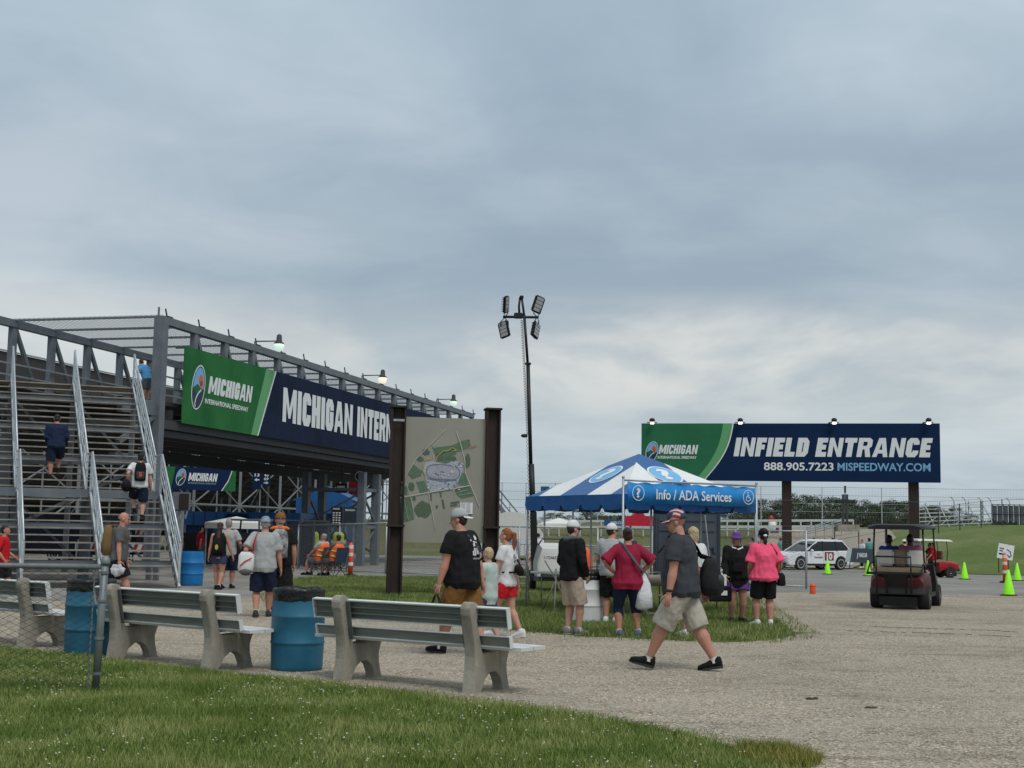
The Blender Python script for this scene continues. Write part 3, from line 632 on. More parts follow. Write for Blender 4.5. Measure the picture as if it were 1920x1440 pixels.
bp_(MB().bar(BP(0, .1, 4.66), BP(NB*BAY, .1, 4.66), .2, .22), 'lower_girder', M_dsteel)
# piers
for t_ in (20.2, 22.2):
    for s_ in (.3, 3.2):
        p = BP(t_, s_, 0); bp_(MB().box(p+Z*(2.2+gz(p.x, p.y)), (.34, .34, 4.6), Matrix.Rotation(math.atan2(u.y, u.x), 3, 'Z')), 'pier_column', M_steel)
for a, b_ in (((20.2, .3), (22.2, .3)), ((20.2, 3.2), (22.2, 3.2)), ((20.2, .3), (20.2, 3.2)), ((22.2, .3), (22.2, 3.2))):
    for z in (1.6, 3.4): bp_(MB().bar(BP(*a, z), BP(*b_, z), .15), 'pier_brace')
    bp_(MB().bar(BP(*a, .3), BP(*b_, 1.6), .09), 'pier_brace'); bp_(MB().bar(BP(*b_, 1.7), BP(*a, 3.3), .09), 'pier_brace')
for t_ in (36.5,):
    for s_ in (0, BW): p = BP(t_, s_, 0); bp_(MB().bar(p+Z*-.3, p+Z*5, .3), 'pier_column')

# banner on the bridge
T0 = 1.1; T1 = 37.2; BZ0 = 5.06; BH = 2.70
bo = BP(T0, -.30, BZ0)
ban = thing('bridge_banner', 'long green and navy banner hung along the footbridge, white lettering', 'banner', bo)
def on(parent, origin):
    def f(o): o.matrix_parent_inverse = Matrix.Translation(-origin); return o
    return f
fb = on(ban, bo)
L = T1-T0; xa, xb = 8.55-T0, 7.1-T0
nf0 = len(bpy.data.objects)
flat([(0, 0), (xb-.55, 0), (xa-.85, BH), (0, BH)], bo, u, Z, M_green, ban, 'green_panel', 0, .03)
flat([(xb-.55, 0), (xb, 0), (xa, BH), (xa-.85, BH)], bo, u, Z, M_lgreen, ban, 'light_stripe', 0, .03)
flat([(xb, 0), (xb+.09, 0), (xa+.09, BH), (xa, BH)], bo, u, Z, M_letter, ban, 'white_stripe', 0, .034)
flat([(xb+.09, 0), (L, 0), (L, BH), (xa+.09, BH)], bo, u, Z, M_navy, ban, 'navy_panel', 0, .03)
logo(bo, u, Z, 2.15-T0+.02, 6.42-BZ0, 1.62, ban, .04)
blocktext('MICHIGAN', bo, u, Z, 2.9-T0, 1.22, 3.5, .64, M_letter, ban, .04, .25, .18)
lettering('INTERNATIONAL SPEEDWAY', bo, u, Z, 2.7-T0, .84, 3.5, .18, M_letter, ban, .04, .03, 0)
blocktext('MICHIGAN', bo, u, Z, 9.35-T0, .74, 7.7, 1.40, M_letter, ban, .04)
blocktext('INTERNATIONAL', bo, u, Z, 17.65-T0, .74, 10.7, 1.40, M_letter, ban, .04)
blocktext('SPEEDWAY', bo, u, Z, 30.2-T0, .74, 6.6, 1.40, M_letter, ban, .04)
b = MB()
for i in range(19):
    for z in (.08, BH-.08): b.bar(bo+u*(i*2)+Z*z, bo+u*(i*2)+Z*z+n_*.32, .04)
b.build('tie', M_dsteel, ban)
for o in ban.children: fb(o)

# lamps standing on the bridge
M_lampglass = pm('lamp glass', (.5, .6, .5), .3, emis=((.75, 1, .85), .55)); M_lampw = pm('lamp glass warm', (.6, .6, .5), .3, emis=((1, .9, .65), .7))
def bridge_lamp(px, yarm, ybase, arm, gl, lb):
    t_ = ((px-960)/FPX*A0.y-A0.x)/(u.x-(px-960)/FPX*u.y); P = BP(t_, .1, 0); zt = pd(px, yarm, P.y).z
    P.z = ZT-2
    t = thing('lamp_post', lb, 'lamp', P, 0, 'lamps on the footbridge')
    t['group'] = 'lamps on the footbridge'
    h = zt-P.z; b = MB().path([(0, 0, 0), (0, 0, h)], .045, 8); b.build('pole', M_steel, t, True)
    MB().path([(0, 0, h), (arm, 0, h+.03)], .03, 6).build('arm', M_steel, t, True)
    MB().lathe([(.05, .3), (.10, .25), (.12, .0), (.2, -.05), (.2, -.09)], (arm, 0, h), 12).build('lamp_head', M_dsteel, t, True)
    MB().lathe([(.19, -.09), (.21, -.16), (.17, -.32), (.1, -.36)], (arm, 0, h), 14).build('lamp_glass', gl, t, True)
bridge_lamp(477, 640, 665, .95, M_lampglass, 'nearest of the bridge lamps, above the navy banner, greenish glow')
bridge_lamp(681, 704, 735, .98, M_lampw, 'middle bridge lamp with warm glow, left of the map board post')
bridge_lamp(822, 749, 765, .95, M_lampglass, 'farthest bridge lamp, above the top edge of the map panel')

# ================= staircase =================
HS = R(23.4); sdir = V((-math.sin(HS), math.cos(HS), 0)); e = V((math.cos(HS), math.sin(HS), 0))
SB = G(334, 1103); SW = 1.82; NLB, NUB = 13, 18; RUN = .29
r1 = 2.36/NLB; r2 = (5.86-2.36)/NUB
st = thing('staircase', 'wide open metal staircase with sloping rails climbing to the footbridge', 'stairs', SB)
def ST(d, s, z): return sdir*d+e*s+Z*z      # local to the stair foot; s negative to the left
tm = MB().box((-SW/2, .15, -.025), (SW-.07, .27, .035)).mesh('tread', M_tread)
for bay in range(4):
    for i in range(NLB+NUB):
        if i == NLB-1: continue
        lo_ = i < NLB
        d = i*RUN if lo_ else NLB*RUN+1.0+(i-NLB)*RUN
        z = (i+1)*r1 if lo_ else 2.36+(i-NLB+1)*r2
        o = mo('tread', tm, st); o.location = ST(d, -bay*SW, z); o.rotation_euler = (0, 0, HS)
    for k in range(4):
        o = mo('landing_plank', tm, st); o.location = ST((NLB-1)*RUN+k*.31, -bay*SW, 2.36); o.rotation_euler = (0, 0, HS)
    b = MB().box((-SW/2, 0, 0), (SW-.1, .08, .22)); o = b.build('landing_beam', M_steel, st); o.location = ST((NLB-1)*RUN-.02, -bay*SW, 2.34); o.rotation_euler = (0, 0, HS)
    for i in range(6):
        o = mo('top_plank', tm, st); o.location = ST(NLB*RUN+1.0+NUB*RUN+i*.3, -bay*SW, 5.86); o.rotation_euler = (0, 0, HS)
    for i in range(3, NLB+NUB, 5):
        b = MB()
        lo_ = i < NLB; d = i*RUN if lo_ else NLB*RUN+1.0+(i-NLB)*RUN; z = (i+1)*r1 if lo_ else 2.36+(i-NLB+1)*r2
        b.bar(ST(d+.1, -bay*SW, z-.16), ST(d+.1, -(bay+1)*SW, z-.16), .06, .16)
        b.build('cross_angle', M_steel, st)
D1 = (NLB-1)*RUN; D2 = NLB*RUN+1.0; D3 = D2+NUB*RUN
for k in range(5):
    s = -k*SW
    for nm, (da, za, db, zb) in (('lower', (-.12, -.05, D1, 2.26)), ('upper', (D2-.2, 2.26, D3, 5.80))):
        MB().bar(ST(da, s, za), ST(db, s, zb), .05, .26).build('stringer', M_alu, st)
        for j, hz in enumerate((.42, .64, .86, 1.08)):
            if nm == 'lower': pts = [ST(da+.05, s, za+hz+.1), ST(D1-.1, s, 2.36+hz), ST(D1+.85, s, 2.36+hz)]
            else: pts = [ST(da, s, za+hz+.12), ST(db, s, 5.86+hz)]
            MB().path(pts, .024 if j == 3 else .017, 6).build('handrail' if j == 3 else 'guard_rail', M_alu, st, True)
        nn = 4 if nm == 'lower' else 5
        for i in range(nn+1):
            f = i/nn; p = ST(da+.05+(db-da-.05)*f, s, za+(zb-za)*f)
            MB().bar(p, p+Z*1.16, .05).build('rail_post', M_alu, st)
    for d, z in ((D1+.1, 2.35), (D2+.1, 2.35), (D3-.3, 5.6)): MB().bar(ST(d, s, -.05), ST(d, s, z), .14).build('support_column', M_steel, st)
    if k < 4:
        MB().bar(ST(D3-.3, s, 3.4), ST(D3-.3, s-SW, 5.4), .08).build('cross_brace', M_steel, st)
        MB().bar(ST(D2+.1, s, .4), ST(D2+.1, s-SW, 2.2), .07).build('cross_brace', M_steel, st)

# ================= grandstand behind =================
GP = pz(0, 668, 10.3); GP.z = 0; GP -= u*34
gs = thing('grandstand', 'long grey scaffold grandstand seen from behind, rows of planks', 'grandstand', GP)
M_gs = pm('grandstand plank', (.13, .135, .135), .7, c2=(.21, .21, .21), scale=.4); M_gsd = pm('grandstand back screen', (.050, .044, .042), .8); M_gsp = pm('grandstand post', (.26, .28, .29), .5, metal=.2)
GL = 106
def GS(t, s, z): return u*t+n_*s+Z*(z-.28)
NR = 22
for i in range(NR):
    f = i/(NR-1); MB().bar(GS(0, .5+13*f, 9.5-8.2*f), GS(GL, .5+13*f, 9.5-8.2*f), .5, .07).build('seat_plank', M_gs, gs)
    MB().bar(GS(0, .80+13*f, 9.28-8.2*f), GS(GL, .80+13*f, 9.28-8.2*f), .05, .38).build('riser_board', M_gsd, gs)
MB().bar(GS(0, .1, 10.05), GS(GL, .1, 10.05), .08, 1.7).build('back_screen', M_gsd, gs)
MB().bar(GS(0, .0, 10.95), GS(GL, 0, 10.95), .07).build('top_rail', M_gsp, gs)
for i in range(int(GL/7)+1):
    t_ = i*7
    for s_, h in ((0, 10.4), (4.3, 7.2), (8.6, 4.4)): MB().bar(GS(t_, s_, 0), GS(t_, s_, h), .16).build('scaffold_post', M_gsp, gs)
    MB().bar(GS(t_, 0, 9.6), GS(t_, 13.5, 1.2), .18, .3).build('raker', M_gs, gs)
    for k in range(3):
        z0, z1 = .2+k*3.1, 3.3+k*3.1
        if i*7+7 <= GL:
            MB().bar(GS(t_, 0, z0), GS(t_+7, 0, z1), .07).build('cross_brace', M_gsp, gs); MB().bar(GS(t_+7, 0, z0), GS(t_, 0, z1), .07).build('cross_brace', M_gsp, gs)
            if k < 2: MB().bar(GS(t_+3.5, 4.3, z0), GS(t_+7, 4.3, z1), .06).build('cross_brace', M_gsp, gs)
    MB().bar(GS(t_, 0, 3.3), GS(t_, 4.3, 3.3), .08).build('strut', M_gsp, gs); MB().bar(GS(t_, 0, 6.4), GS(t_, 4.3, 6.4), .08).build('strut', M_gsp, gs)
    MB().bar(GS(t_+3.5, 0.05, 0), GS(t_+3.5, .05, 9.5), .08).build('scaffold_post', M_gsp, gs)
for z in (3.3, 6.4): MB().bar(GS(0, 0, z), GS(GL, 0, z), .1).build('ledger', M_gsp, gs)

# ================= generic printed panels / posts in the background =================
def panel(name, label, cat, x0, y0, x1, y1, D, D2=None, mat=None, th=.06, group=None, legs=None, nm='board'):
    """an upright rectangular board between two photo columns, standing at D metres"""
    D2 = D2 or D; a = pd(x0, y0, D); b_ = pd(x1, y0, D2); c = pd(x0, y1, D); zt = (a.z+b_.z)/2; zb = c.z
    O = V((a.x, a.y, zb)); X = V((b_.x-a.x, b_.y-a.y, 0)); W_ = X.length; X.normalize(); H_ = zt-zb
    t = thing(name, label, cat, O, 0, group)
    MB().prism([(0, 0), (W_, 0), (W_, H_), (0, H_)], (0, 0, 0), X, Z, -th).build(nm, mat, t) if mat else None
    if legs:
        for f in legs:
            p = X*(W_*f)+X.cross(Z)*-(.06+th); MB().bar(p+Z*(gz(O.x+p.x, O.y+p.y)-zb-.1), p+Z*(H_*.9), .09).build('post', M_steel, t)
    return t, X, W_, H_
O0 = V((0, 0, 0))
# small banner on the grandstand
t, X, W_, H_ = panel('stand_banner', 'small navy and green banner on the grandstand scaffold beside the stair rail', 'banner', 310, 877, 443, 917, 88, 91, M_bnavy, nm='navy_panel')
flat([(0, 0), (.22*W_*.4, 0), (.14*W_, H_), (0, H_)], O0, X, Z, M_green, t, 'green_corner', .005)
flat([(W_*.80, 0), (W_, 0), (W_, H_), (W_*.95, H_), (W_*.89, H_*.5)], O0, X, Z, M_green, t, 'green_corner', .005)
flats(strip([(W_*.80, 0), (W_*.89, H_*.45), (W_*.95, H_)], .06), O0, X, Z, M_letter, t, 'white_stripe', .008)
logo(O0, X, Z, W_*.22, H_*.55, H_*.75, t, .01)
blocktext('MICHIGAN', O0, X, Z, W_*.32, H_*.40, W_*.40, H_*.36, M_letter, t, .01, .2, .2)
lettering('INTERNATIONAL SPEEDWAY', O0, X, Z, W_*.32, H_*.27, W_*.40, H_*.08, pm('dim letter', (.2, .3, .35), .6), t, .01, .02)
# section sign (two columns)
for (x0, x1, lines, lb) in ((475, 491, ['29', '13', '<'], 'left narrow navy section sign with numbers 29 and 13 on the scaffold'), (493, 508, ['35', '1', '<', '43', '69', '>'], 'right narrow navy section sign with numbers 35, 1, 43 and 69')):
    t, X, W_, H_ = panel('section_sign', lb, 'sign', x0, 866, x1, 918 if x0 < 480 else 912, 84, None, M_bnavy, group='section signs on the scaffold')
    k = len(lines)
    if k == 3: lettering('PIT', O0, X, Z, W_*.15, H_*.84, W_*.7, H_*.1, M_letter, t, .01, .03)
    for i, s_ in enumerate(lines):
        if k == 3: y0, hh = (H_*(.64-.17*i), H_*.12)
        else: y0, hh = (H_*(.87-.155*i), H_*.115)
        if s_ in '<>': q = [(W_*.2, y0+hh*.4), (W_*.5, y0), (W_*.5, y0+hh*.3), (W_*.8, y0+hh*.3), (W_*.8, y0+hh*.6), (W_*.5, y0+hh*.6), (W_*.5, y0+hh)]; flat([(W_-x, y) for x, y in q] if s_ == '>' else q, O0, X, Z, M_letter, t, 'arrow', .01)
        else: lettering(s_, O0, X, Z, W_*(.22 if len(s_) > 1 else .42), y0, W_*(.56 if len(s_) > 1 else .14), hh, M_letter, t, .01, .03)
# question sign hanging under bridge
c = pd(675, 893, 66.6); t = thing('question_sign', 'round black sign with a white question mark hanging under the footbridge', 'sign', c)
MB().lathe([(.29, -.03), (.29, .03)], (0, 0, 0), 24, rot=Matrix.Rotation(R(90), 3, 'X')).build('disc', M_black, t)
flats(ringpoly(0, 0, .22, .22, .035), V((0, -.03, 0)), V((1, 0, 0)), Z, M_letter, t, 'white_ring', .004)
lettering('?', V((0, -.03, 0)), V((1, 0, 0)), Z, -.07, -.12, .14, .24, M_letter, t, .006, .03)
MB().bar((0, .02, .28), (0, .02, 1.0), .03).build('hanger', M_dsteel, t)
t, X, W_, H_ = panel('red_flag_board', 'small red and white board hanging below the footbridge end', 'sign', 652, 903, 673, 925, 66, None, M_red)
flat([(0, 0), (W_*.1, 0), (W_*.1, H_), (0, H_)], O0, X, Z, M_letter, t, 'white_edge', .004); MB().bar((W_/2, .05, H_), (W_/2, .05, 1.9), .04).build('hanger', M_dsteel, t)
t, X, W_, H_ = panel('black_sign', 'black board with a white bar left of the red board', 'sign', 630, 906, 651, 924, 66, None, M_black)
flat([(W_*.1, H_*.5), (W_*.8, H_*.5), (W_*.8, H_*.72), (W_*.1, H_*.72)], O0, X, Z, M_letter, t, 'white_bar', .004); MB().bar((W_/2, .05, H_), (W_/2, .05, 2.0), .04).build('hanger', M_dsteel, t)
# price / info boards near the pier
t, X, W_, H_ = panel('menu_board', 'tall black menu board with rows of small white lettering near the pier', 'sign', 622, 950, 643, 985, 62, None, M_black, legs=(.1, .9))
lettering('FOOD', O0, X, Z, W_*.12, H_*.84, W_*.6, H_*.09, M_letter, t, .006, .03)
b = MB()
for r_ in range(5):
    for c_ in range(3): b.prism([(W_*(.12+.26*c_), H_*(.12+.13*r_)), (W_*(.28+.26*c_), H_*(.12+.13*r_)), (W_*(.28+.26*c_), H_*(.18+.13*r_)), (W_*(.12+.26*c_), H_*(.18+.13*r_))], (0, -.004, 0), X, Z, .002)
b.build('menu_tile', M_letter, t)
t, X, W_, H_ = panel('dark_poster', 'slanted dark poster board right beside the menu board', 'sign', 644, 951, 669, 980, 61, None, pm('dark poster', (.02, .03, .04), .4), legs=(.2, .8))
lettering('MICHIGAN', O0, X, Z, W_*.15, H_*.75, W_*.7, H_*.12, M_letter, t, .006, .02)
# ================= blue concession building and friends =================
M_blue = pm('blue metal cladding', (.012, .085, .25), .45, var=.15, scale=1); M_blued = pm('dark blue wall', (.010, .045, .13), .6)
def bldg(name, lb, x0, x1, ytop, ybot, D, dep, mroof, mwall, hface=None):
    a = pd(x0, ytop, D); b_ = pd(x1, ytop, D); p = V((a.x, D, 0)); z = a.z; zb = pd(x0, ybot, D).z; W_ = b_.x-a.x
    p.z = gz(p.x, p.y); t = thing(name, lb, 'building', p); h = z-p.z; hb = zb-p.z
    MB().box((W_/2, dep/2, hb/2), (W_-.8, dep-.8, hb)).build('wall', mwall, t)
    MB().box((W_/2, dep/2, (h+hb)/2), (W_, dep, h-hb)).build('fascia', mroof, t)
    nr = int(W_/.5)
    b = MB()
    for i in range(nr): b.bar((W_*(i+.5)/nr, -.03, hb), (W_*(i+.5)/nr, -.03, h), .05)
    b.build('fascia_rib', mroof, t)
    return t, W_, h, hb
t, W_, h, hb = bldg('concession_stand', 'long blue concession stand behind the white canopy', 330, 564, 958, 984, 62, 5, M_blue, M_blued)
MB().prism([(0, 0), (1.3, 0), (1.15, .5), (.15, .5)], (W_*.38, -.08, hb+.05), (1, 0, 0), Z, .03).build('sign_board', M_bnavy, t)
for i in range(4):
    MB().box((W_*(.1+.22*i), -.0+.38, hb*.55), (1.6, .06, .9)).build('serving_window', pm('dark opening', (.01, .01, .012), .3), t)
    MB().bar((W_*(.02+.3*i), .1, 0), (W_*(.02+.3*i), .1, hb), .2).build('post', M_blue, t)
t, W_, h, hb = bldg('blue_shed', 'blue shed with shallow gabled roof under the grandstand', 555, 660, 938, 962, 92, 8, M_blue, M_blued)
MB().prism([(-.3, 0), (W_+.3, 0), (W_*.55, 1.0)], (0, 0, h), (1, 0, 0), Z, -8).build('roof', M_blue, t)
# white popup canopy small
def canopy(name, lb, px, ye, yp, D, w, mat, legm=M_galv, group=None, rz=.3, val=.22):
    p = GD(px, D); ze = pd(px, ye, D).z-p.z; zp = pd(px, yp, D).z-p.z
    t = thing(name, lb, 'canopy', p, rz, group); h = w/2
    b = MB(); b.add([(-h, -h, ze), (h, -h, ze), (h, h, ze), (-h, h, ze), (0, 0, zp)], [(0, 1, 4), (1, 2, 4), (2, 3, 4), (3, 0, 4)])
    b.build('roof', mat, t)
    b = MB()
    for s_ in (-1, 1): b.box((0, s_*h, ze-val/2), (w, .015, val)); b.box((s_*h, 0, ze-val/2), (.015, w-.04, val))
    b.build('valance', mat, t)
    for x in (-1, 1):
        for y in (-1, 1): MB().bar((x*(h-.05), y*(h-.05), 0), (x*(h-.05), y*(h-.05), ze), .05).build('leg', legm, t)
    return t
M_canv = pm('white canvas', (.66, .66, .62), .7, var=.06)
canopy('white_canopy', 'small white peaked canopy in front of the blue concession stand', 438, 980, 968, 50, 1.75, M_canv, rz=R(35))
canopy('far_canopy', 'tiny white and blue canopy seen under the big tent valance', 1046, 982, 971, 88, 2.4, M_canv, rz=.1)
c = GD(958, 84); t = thing('white_marquee', 'white marquee roof behind the map board post and far stair', 'tent', c); b = MB()
zt = pd(958, 960, 84).z-c.z
b.loft([[V((x*5*k, y, z)) for x, z in ((-1, 0.3), (-.95, zt*.55), (-.6, zt*.9), (-.2, zt), (.2, zt), (.6, zt*.9), (.95, zt*.55), (1, 0.3))] for y, k in ((0, .42), (6, .42))]); b.build('roof', M_canv, t, SM)
# parked dark utility vehicle behind people
p = GD(452, 47); t = thing('utility_vehicle', 'black utility vehicle parked under the bridge beside the walking couple', 'vehicle', p, R(-6))
b = MB(); b.box((0, 1.2, .75), (1.3, 2.6, .5)); b.box((0, .35, 1.15), (1.2, .9, .35)); b.build('body', M_black, t, bevel=.08)
b = MB()
for x in (-.6, .6):
    for y in (.0, 1.4): b.bar((x, y, .9), (x*.9, y+.05, 1.75), .05)
b.build('roll_cage', M_dsteel, t); MB().box((0, .8, 1.78), (1.25, 1.7, .07)).build('roof', M_steel, t, bevel=.03)
for x in (-.62, .62):
    for y in (.2, 2.1): MB().lathe([(.18, -.13), (.34, -.12), (.36, 0), (.34, .12), (.18, .13)], (x, y, .36), 18, rot=Matrix.Rotation(R(90), 3, 'Y')).build('wheel', M_rub, t, SM)
# dark windscreen fence
M_screen = pm('dark blue windscreen', (.012, .016, .030), .7, var=.3, scale=2, bump=.02, bscale=3)
a = GD(478, 55); b_ = GD(612, 56)
t = thing('screened_fence', 'dark blue fabric screened fence behind the hi-vis workers', 'fence', a); d = b_-a
k = 5
for i in range(k):
    o = MB().box(d*((i+.5)/k)+Z*1.0, (d.length/k-.1, .04, 1.75)).build('screen_panel', M_screen, t); 
for i in range(k+1): MB().bar(d*(i/k), d*(i/k)+Z*2.0, .07).build('post', M_dsteel, t)
MB().bar(Z*1.95, d+Z*1.95, .05).build('top_rail', M_dsteel, t)
t = thing('screened_fence', 'plain dark fence panel just left of the yellow vested officer near pier', 'fence', GD(590, 60)); MB().box((.0, 0, 1.0), (1.1, .06, 2.0)).build('screen_panel', pm('charcoal screen', (.03, .03, .035), .7), t); MB().bar((-.55, .05, 0), (-.55, .05, 2.1), .07).build('post', M_dsteel, t)
# electric boxes by stairs
p = GD(333, 40); t = thing('utility_cabinet', 'grey utility cabinet on a post right of the staircase rails', 'cabinet', p)
b = MB().box((0, 0, 2.25), (.5, .3, .55)); b.build('box', M_steel, t, bevel=.02); MB().box((.12, -.17, 2.25), (.28, .05, .45)).build('open_door', M_brown, t); MB().bar((0, 0, 0), (0, 0, 2), .16).build('post', M_galv, t)
for x in (-.15, 0, .15): MB().path([(x, -.05, 1.85), (x+.04, -.2, 1.75), (x+.1, -.26, 1.95)], .02, 6).build('lever', M_alu, t)

# ================= billboard =================
RT = pd(1762, 798, 76); LT = pd(1203, 791, 79.6); BHt = 3.38
X = V((RT.x-LT.x, RT.y-LT.y, 0)); BWd = X.length; X.normalize(); O = V((LT.x, LT.y, 8.07-BHt))
bb = thing('billboard', 'green and navy billboard on two dark legs reading INFIELD ENTRANCE', 'billboard', O)
def bl(y): return .315+(.215-.315)*(1-y)+.022*math.sin(math.pi*y)      # curved border, fraction of width at height y
cv = [(bl(i/10)*BWd, i/10*BHt) for i in range(11)]; off = [(x-(.028+.004*i/10)*BWd, y) for i, (x, y) in enumerate(cv)]
flat([(0, 0)]+off+[(0, BHt)], O0, X, Z, M_bgreen, bb, 'green_panel', 0, .04)
b = MB()
for i in range(10): b.prism([off[i], cv[i], cv[i+1], off[i+1]], O0, X, Z, .04)
b.build('light_stripe', M_lgreen, bb)
b = MB()
for i in range(10): b.prism([cv[i], (cv[i][0]+.07, cv[i][1]), (cv[i+1][0]+.07, cv[i+1][1]), cv[i+1]], O0, X, Z, .045)
b.build('white_stripe', M_letter, bb)
b = MB()
for i in range(10): b.prism([(cv[i][0]+.07, cv[i][1]), (BWd*.6, cv[i][1]), (BWd*.6, cv[i+1][1]), (cv[i+1][0]+.07, cv[i+1][1])], O0, X, Z, .04)
b.prism([(BWd*.6, 0), (BWd, 0), (BWd, BHt), (BWd*.6, BHt)], O0, X, Z, .04)
b.build('navy_panel', M_bnavy, bb)
MB().box(X*BWd/2+Z*BHt/2-X.cross(Z)*.12, (BWd, .2, BHt), X.to_track_quat('X', 'Z').to_matrix()).build('backing', M_dsteel, bb)
logo(O0, X, Z, .037*BWd, .50*BHt, .36*BHt, bb, .05)
blocktext('MICHIGAN', O0, X, Z, .060*BWd, .46*BHt, .132*BWd, .16*BHt, M_letter, bb, .05, .2, .2)
lettering('INTERNATIONAL SPEEDWAY', O0, X, Z, .057*BWd, .375*BHt, .135*BWd, .05*BHt, M_letter, bb, .05, .025, .1)
blocktext('INFIELD', O0, X, Z, .318*BWd, .425*BHt, .248*BWd, .325*BHt, M_letter, bb, .05, .25, .15)
blocktext('ENTRANCE', O0, X, Z, .592*BWd, .425*BHt, .374*BWd, .325*BHt, M_letter, bb, .05, .25, .15)
lettering('888.905.7223', O0, X, Z, .421*BWd, .185*BHt, .232*BWd, .14*BHt, M_letter, bb, .05, .018)
lettering('MISPEEDWAY.COM', O0, X, Z, .666*BWd, .185*BHt, .302*BWd, .14*BHt, pm('pale blue letter', (.18, .40, .60), .5), bb, .05, .018)
for px in (1477, 1716):
    f = ((px-960)/FPX*O.y-O.x)/(X.x-(px-960)/FPX*X.y)
    p = X*f-X.cross(Z)*.5; w = .56
    MB().box(p+Z*((BHt*.5-O.z-.4)/2), (w, .45, O.z+BHt*.5+.4), X.to_track_quat('X', 'Z').to_matrix()).build('leg', M_brown, bb)
    for z in (-1.1, -2.6): MB().box(p+Z*z, (w+.02, .47, .08), X.to_track_quat('X', 'Z').to_matrix()).build('leg_band', M_dsteel, bb)
M_led = pm('lit floodlight', (.8, .8, .75), .4, emis=((1, .93, .82), 1.6))
for i, px in enumerate((1226, 1391, 1567, 1744)):
    f = ((px-960)/FPX*O.y-O.x)/(X.x-(px-960)/FPX*X.y); c = O+X*f+Z*BHt+X.cross(Z)*.35
    t = thing('floodlight', ['leftmost floodlight on the billboard, above the oval emblem', 'second floodlight from left on the billboard, by the curved stripe', 'third floodlight from left, over the word ENTRANCE start', 'rightmost floodlight near the billboard top right corner'][i], 'floodlight', c, 0, 'floodlights along the billboard top')
    MB().ell((0, 0, .16), (.17, .17, .14), 12, 8).build('housing', M_black, t, True)
    MB().box((0, -.02, -.01), (.22, .18, .13)).build('lamp_face', M_led, t, bevel=.02)
    b = MB().bar((0, .05, .1), (-.25 if i > 1 else 0, .35, .0), .05); b.bar((-.3, .1, .03), (.3, .1, .03), .05); b.build('bracket', M_black, t)

# ================= map board =================
PL_ = G(738, 1118); PR_ = GD(918, 31.5); X = (PR_-PL_); X.z = 0; gapw = X.length; X.normalize(); rot = X.to_track_quat('X', 'Z').to_matrix()
mb_ = thing('map_board', 'tall beige site map board between two dark posts', 'map board', PL_)
for f, h in ((0, 4.36), (gapw, 4.38)):
    b = MB(); c = X*f
    b.box(c+Z*h/2, (.34, .06, h), rot); b.box(c+Z*h/2+X*.15, (.045, .32, h-.02), rot); b.box(c+Z*h/2-X*.15, (.045, .32, h-.02), rot)
    b.build('post', M_brown, mb_, bevel=.008)
    MB().box(c+Z*(h+.02), (.40, .40, .05), rot).build('post_cap', pm('mossy cap', (.035, .035, .022), .9), mb_, bevel=.01)
    MB().box(c+Z*.02, (.46, .42, .03), rot).build('base_plate', M_dsteel, mb_)
    for x in (-.19, -.07, .07, .19): MB().tube(c+X*x+Z*.03+V((0, -.19, 0)), c+X*x+Z*.09+V((0, -.19, 0)), .016, None, 6).build('anchor_bolt', M_dsteel, mb_)
    MB().box(c+Z*1.62, (.39, .38, .05), rot).build('post_band', M_brown, mb_); 
MB().box(Z*4.06+X.cross(Z)*.18, (.26, .03, .05), rot).build('strap', M_galv, mb_)
pw0, pw1 = .17, gapw-.17; Z0, Z1 = 1.24, 4.16; PW = pw1-pw0; PH = Z1-Z0
O = X*pw0+Z*Z0+X.cross(Z)*.03
M_beige = pm('map panel beige', (.27, .262, .22), .45, c2=(.31, .30, .255), scale=1.2); M_mg = pm('map green', (.075, .14, .085), .5, var=.35, scale=14, c2=(.12, .19, .12)); M_mg2 = pm('map dark green', (.055, .095, .06), .5, c2=(.12, .16, .10), scale=30)
M_mroad = pm('map road', (.46, .46, .42), .5); M_mgrey = pm('map lot grey', (.30, .32, .38), .5, c2=(.42, .44, .50), scale=25); M_yel = pm('map yellow', (.50, .38, .06), .5)
MB().prism([(0, 0), (PW, 0), (PW, PH), (0, PH)], O, X, Z, -.05).build('panel', M_beige, mb_)
def mp_(x, y): return ((x-35)/775*PW, (1375-y-(x-35)*.04)/1320*PH+.0)      # from photo crop pixels to panel metres
def mpoly(l): return [mp_(*p) for p in l]
flats([mpoly(l) for l in (((285, 335), (305, 365), (480, 330), (590, 270), (655, 250), (665, 320), (570, 385), (440, 400), (330, 450), (310, 400)),
    ((330, 440), (420, 400), (540, 400), (500, 440), (520, 490), (430, 520), (330, 505)), ((120, 555), (205, 620), (195, 670), (110, 710), (70, 660)),
    ((150, 735), (230, 720), (262, 825), (190, 850)), ((10, 780), (60, 790), (70, 875), (5, 880)), ((550, 600), (620, 620), (650, 745), (560, 740)),
    ((520, 800), (660, 745), (705, 850), (590, 885), (545, 850)), ((5, 915), (100, 905), (140, 1130), (15, 1175)))], O, X, Z, M_mg, mb_, 'map_field', .003)
for x, y, rx, ry in ((220, 1020, 82, 92), (235, 415, 38, 35), (185, 495, 34, 30), (380, 465, 30, 34), (450, 465, 30, 20), (640, 480, 30, 85), (105, 790, 30, 45), (135, 912, 18, 24), (505, 465, 30, 22)): flat(mpoly([(x+rx*math.cos(a)*rnd.uniform(.8, 1.1), y+ry*math.sin(a)*rnd.uniform(.8, 1.1)) for a in np.linspace(0, 6.28, 16)[:-1]]), O, X, Z, M_mg2, mb_, 'map_wood', .006)
flats([mpoly([(225, 530), (300, 500), (420, 540), (480, 500), (560, 490), (605, 560), (560, 690), (520, 790), (290, 835), (260, 790), (240, 710), (215, 620)])], O, X, Z, M_mgrey, mb_, 'map_lot', .009)
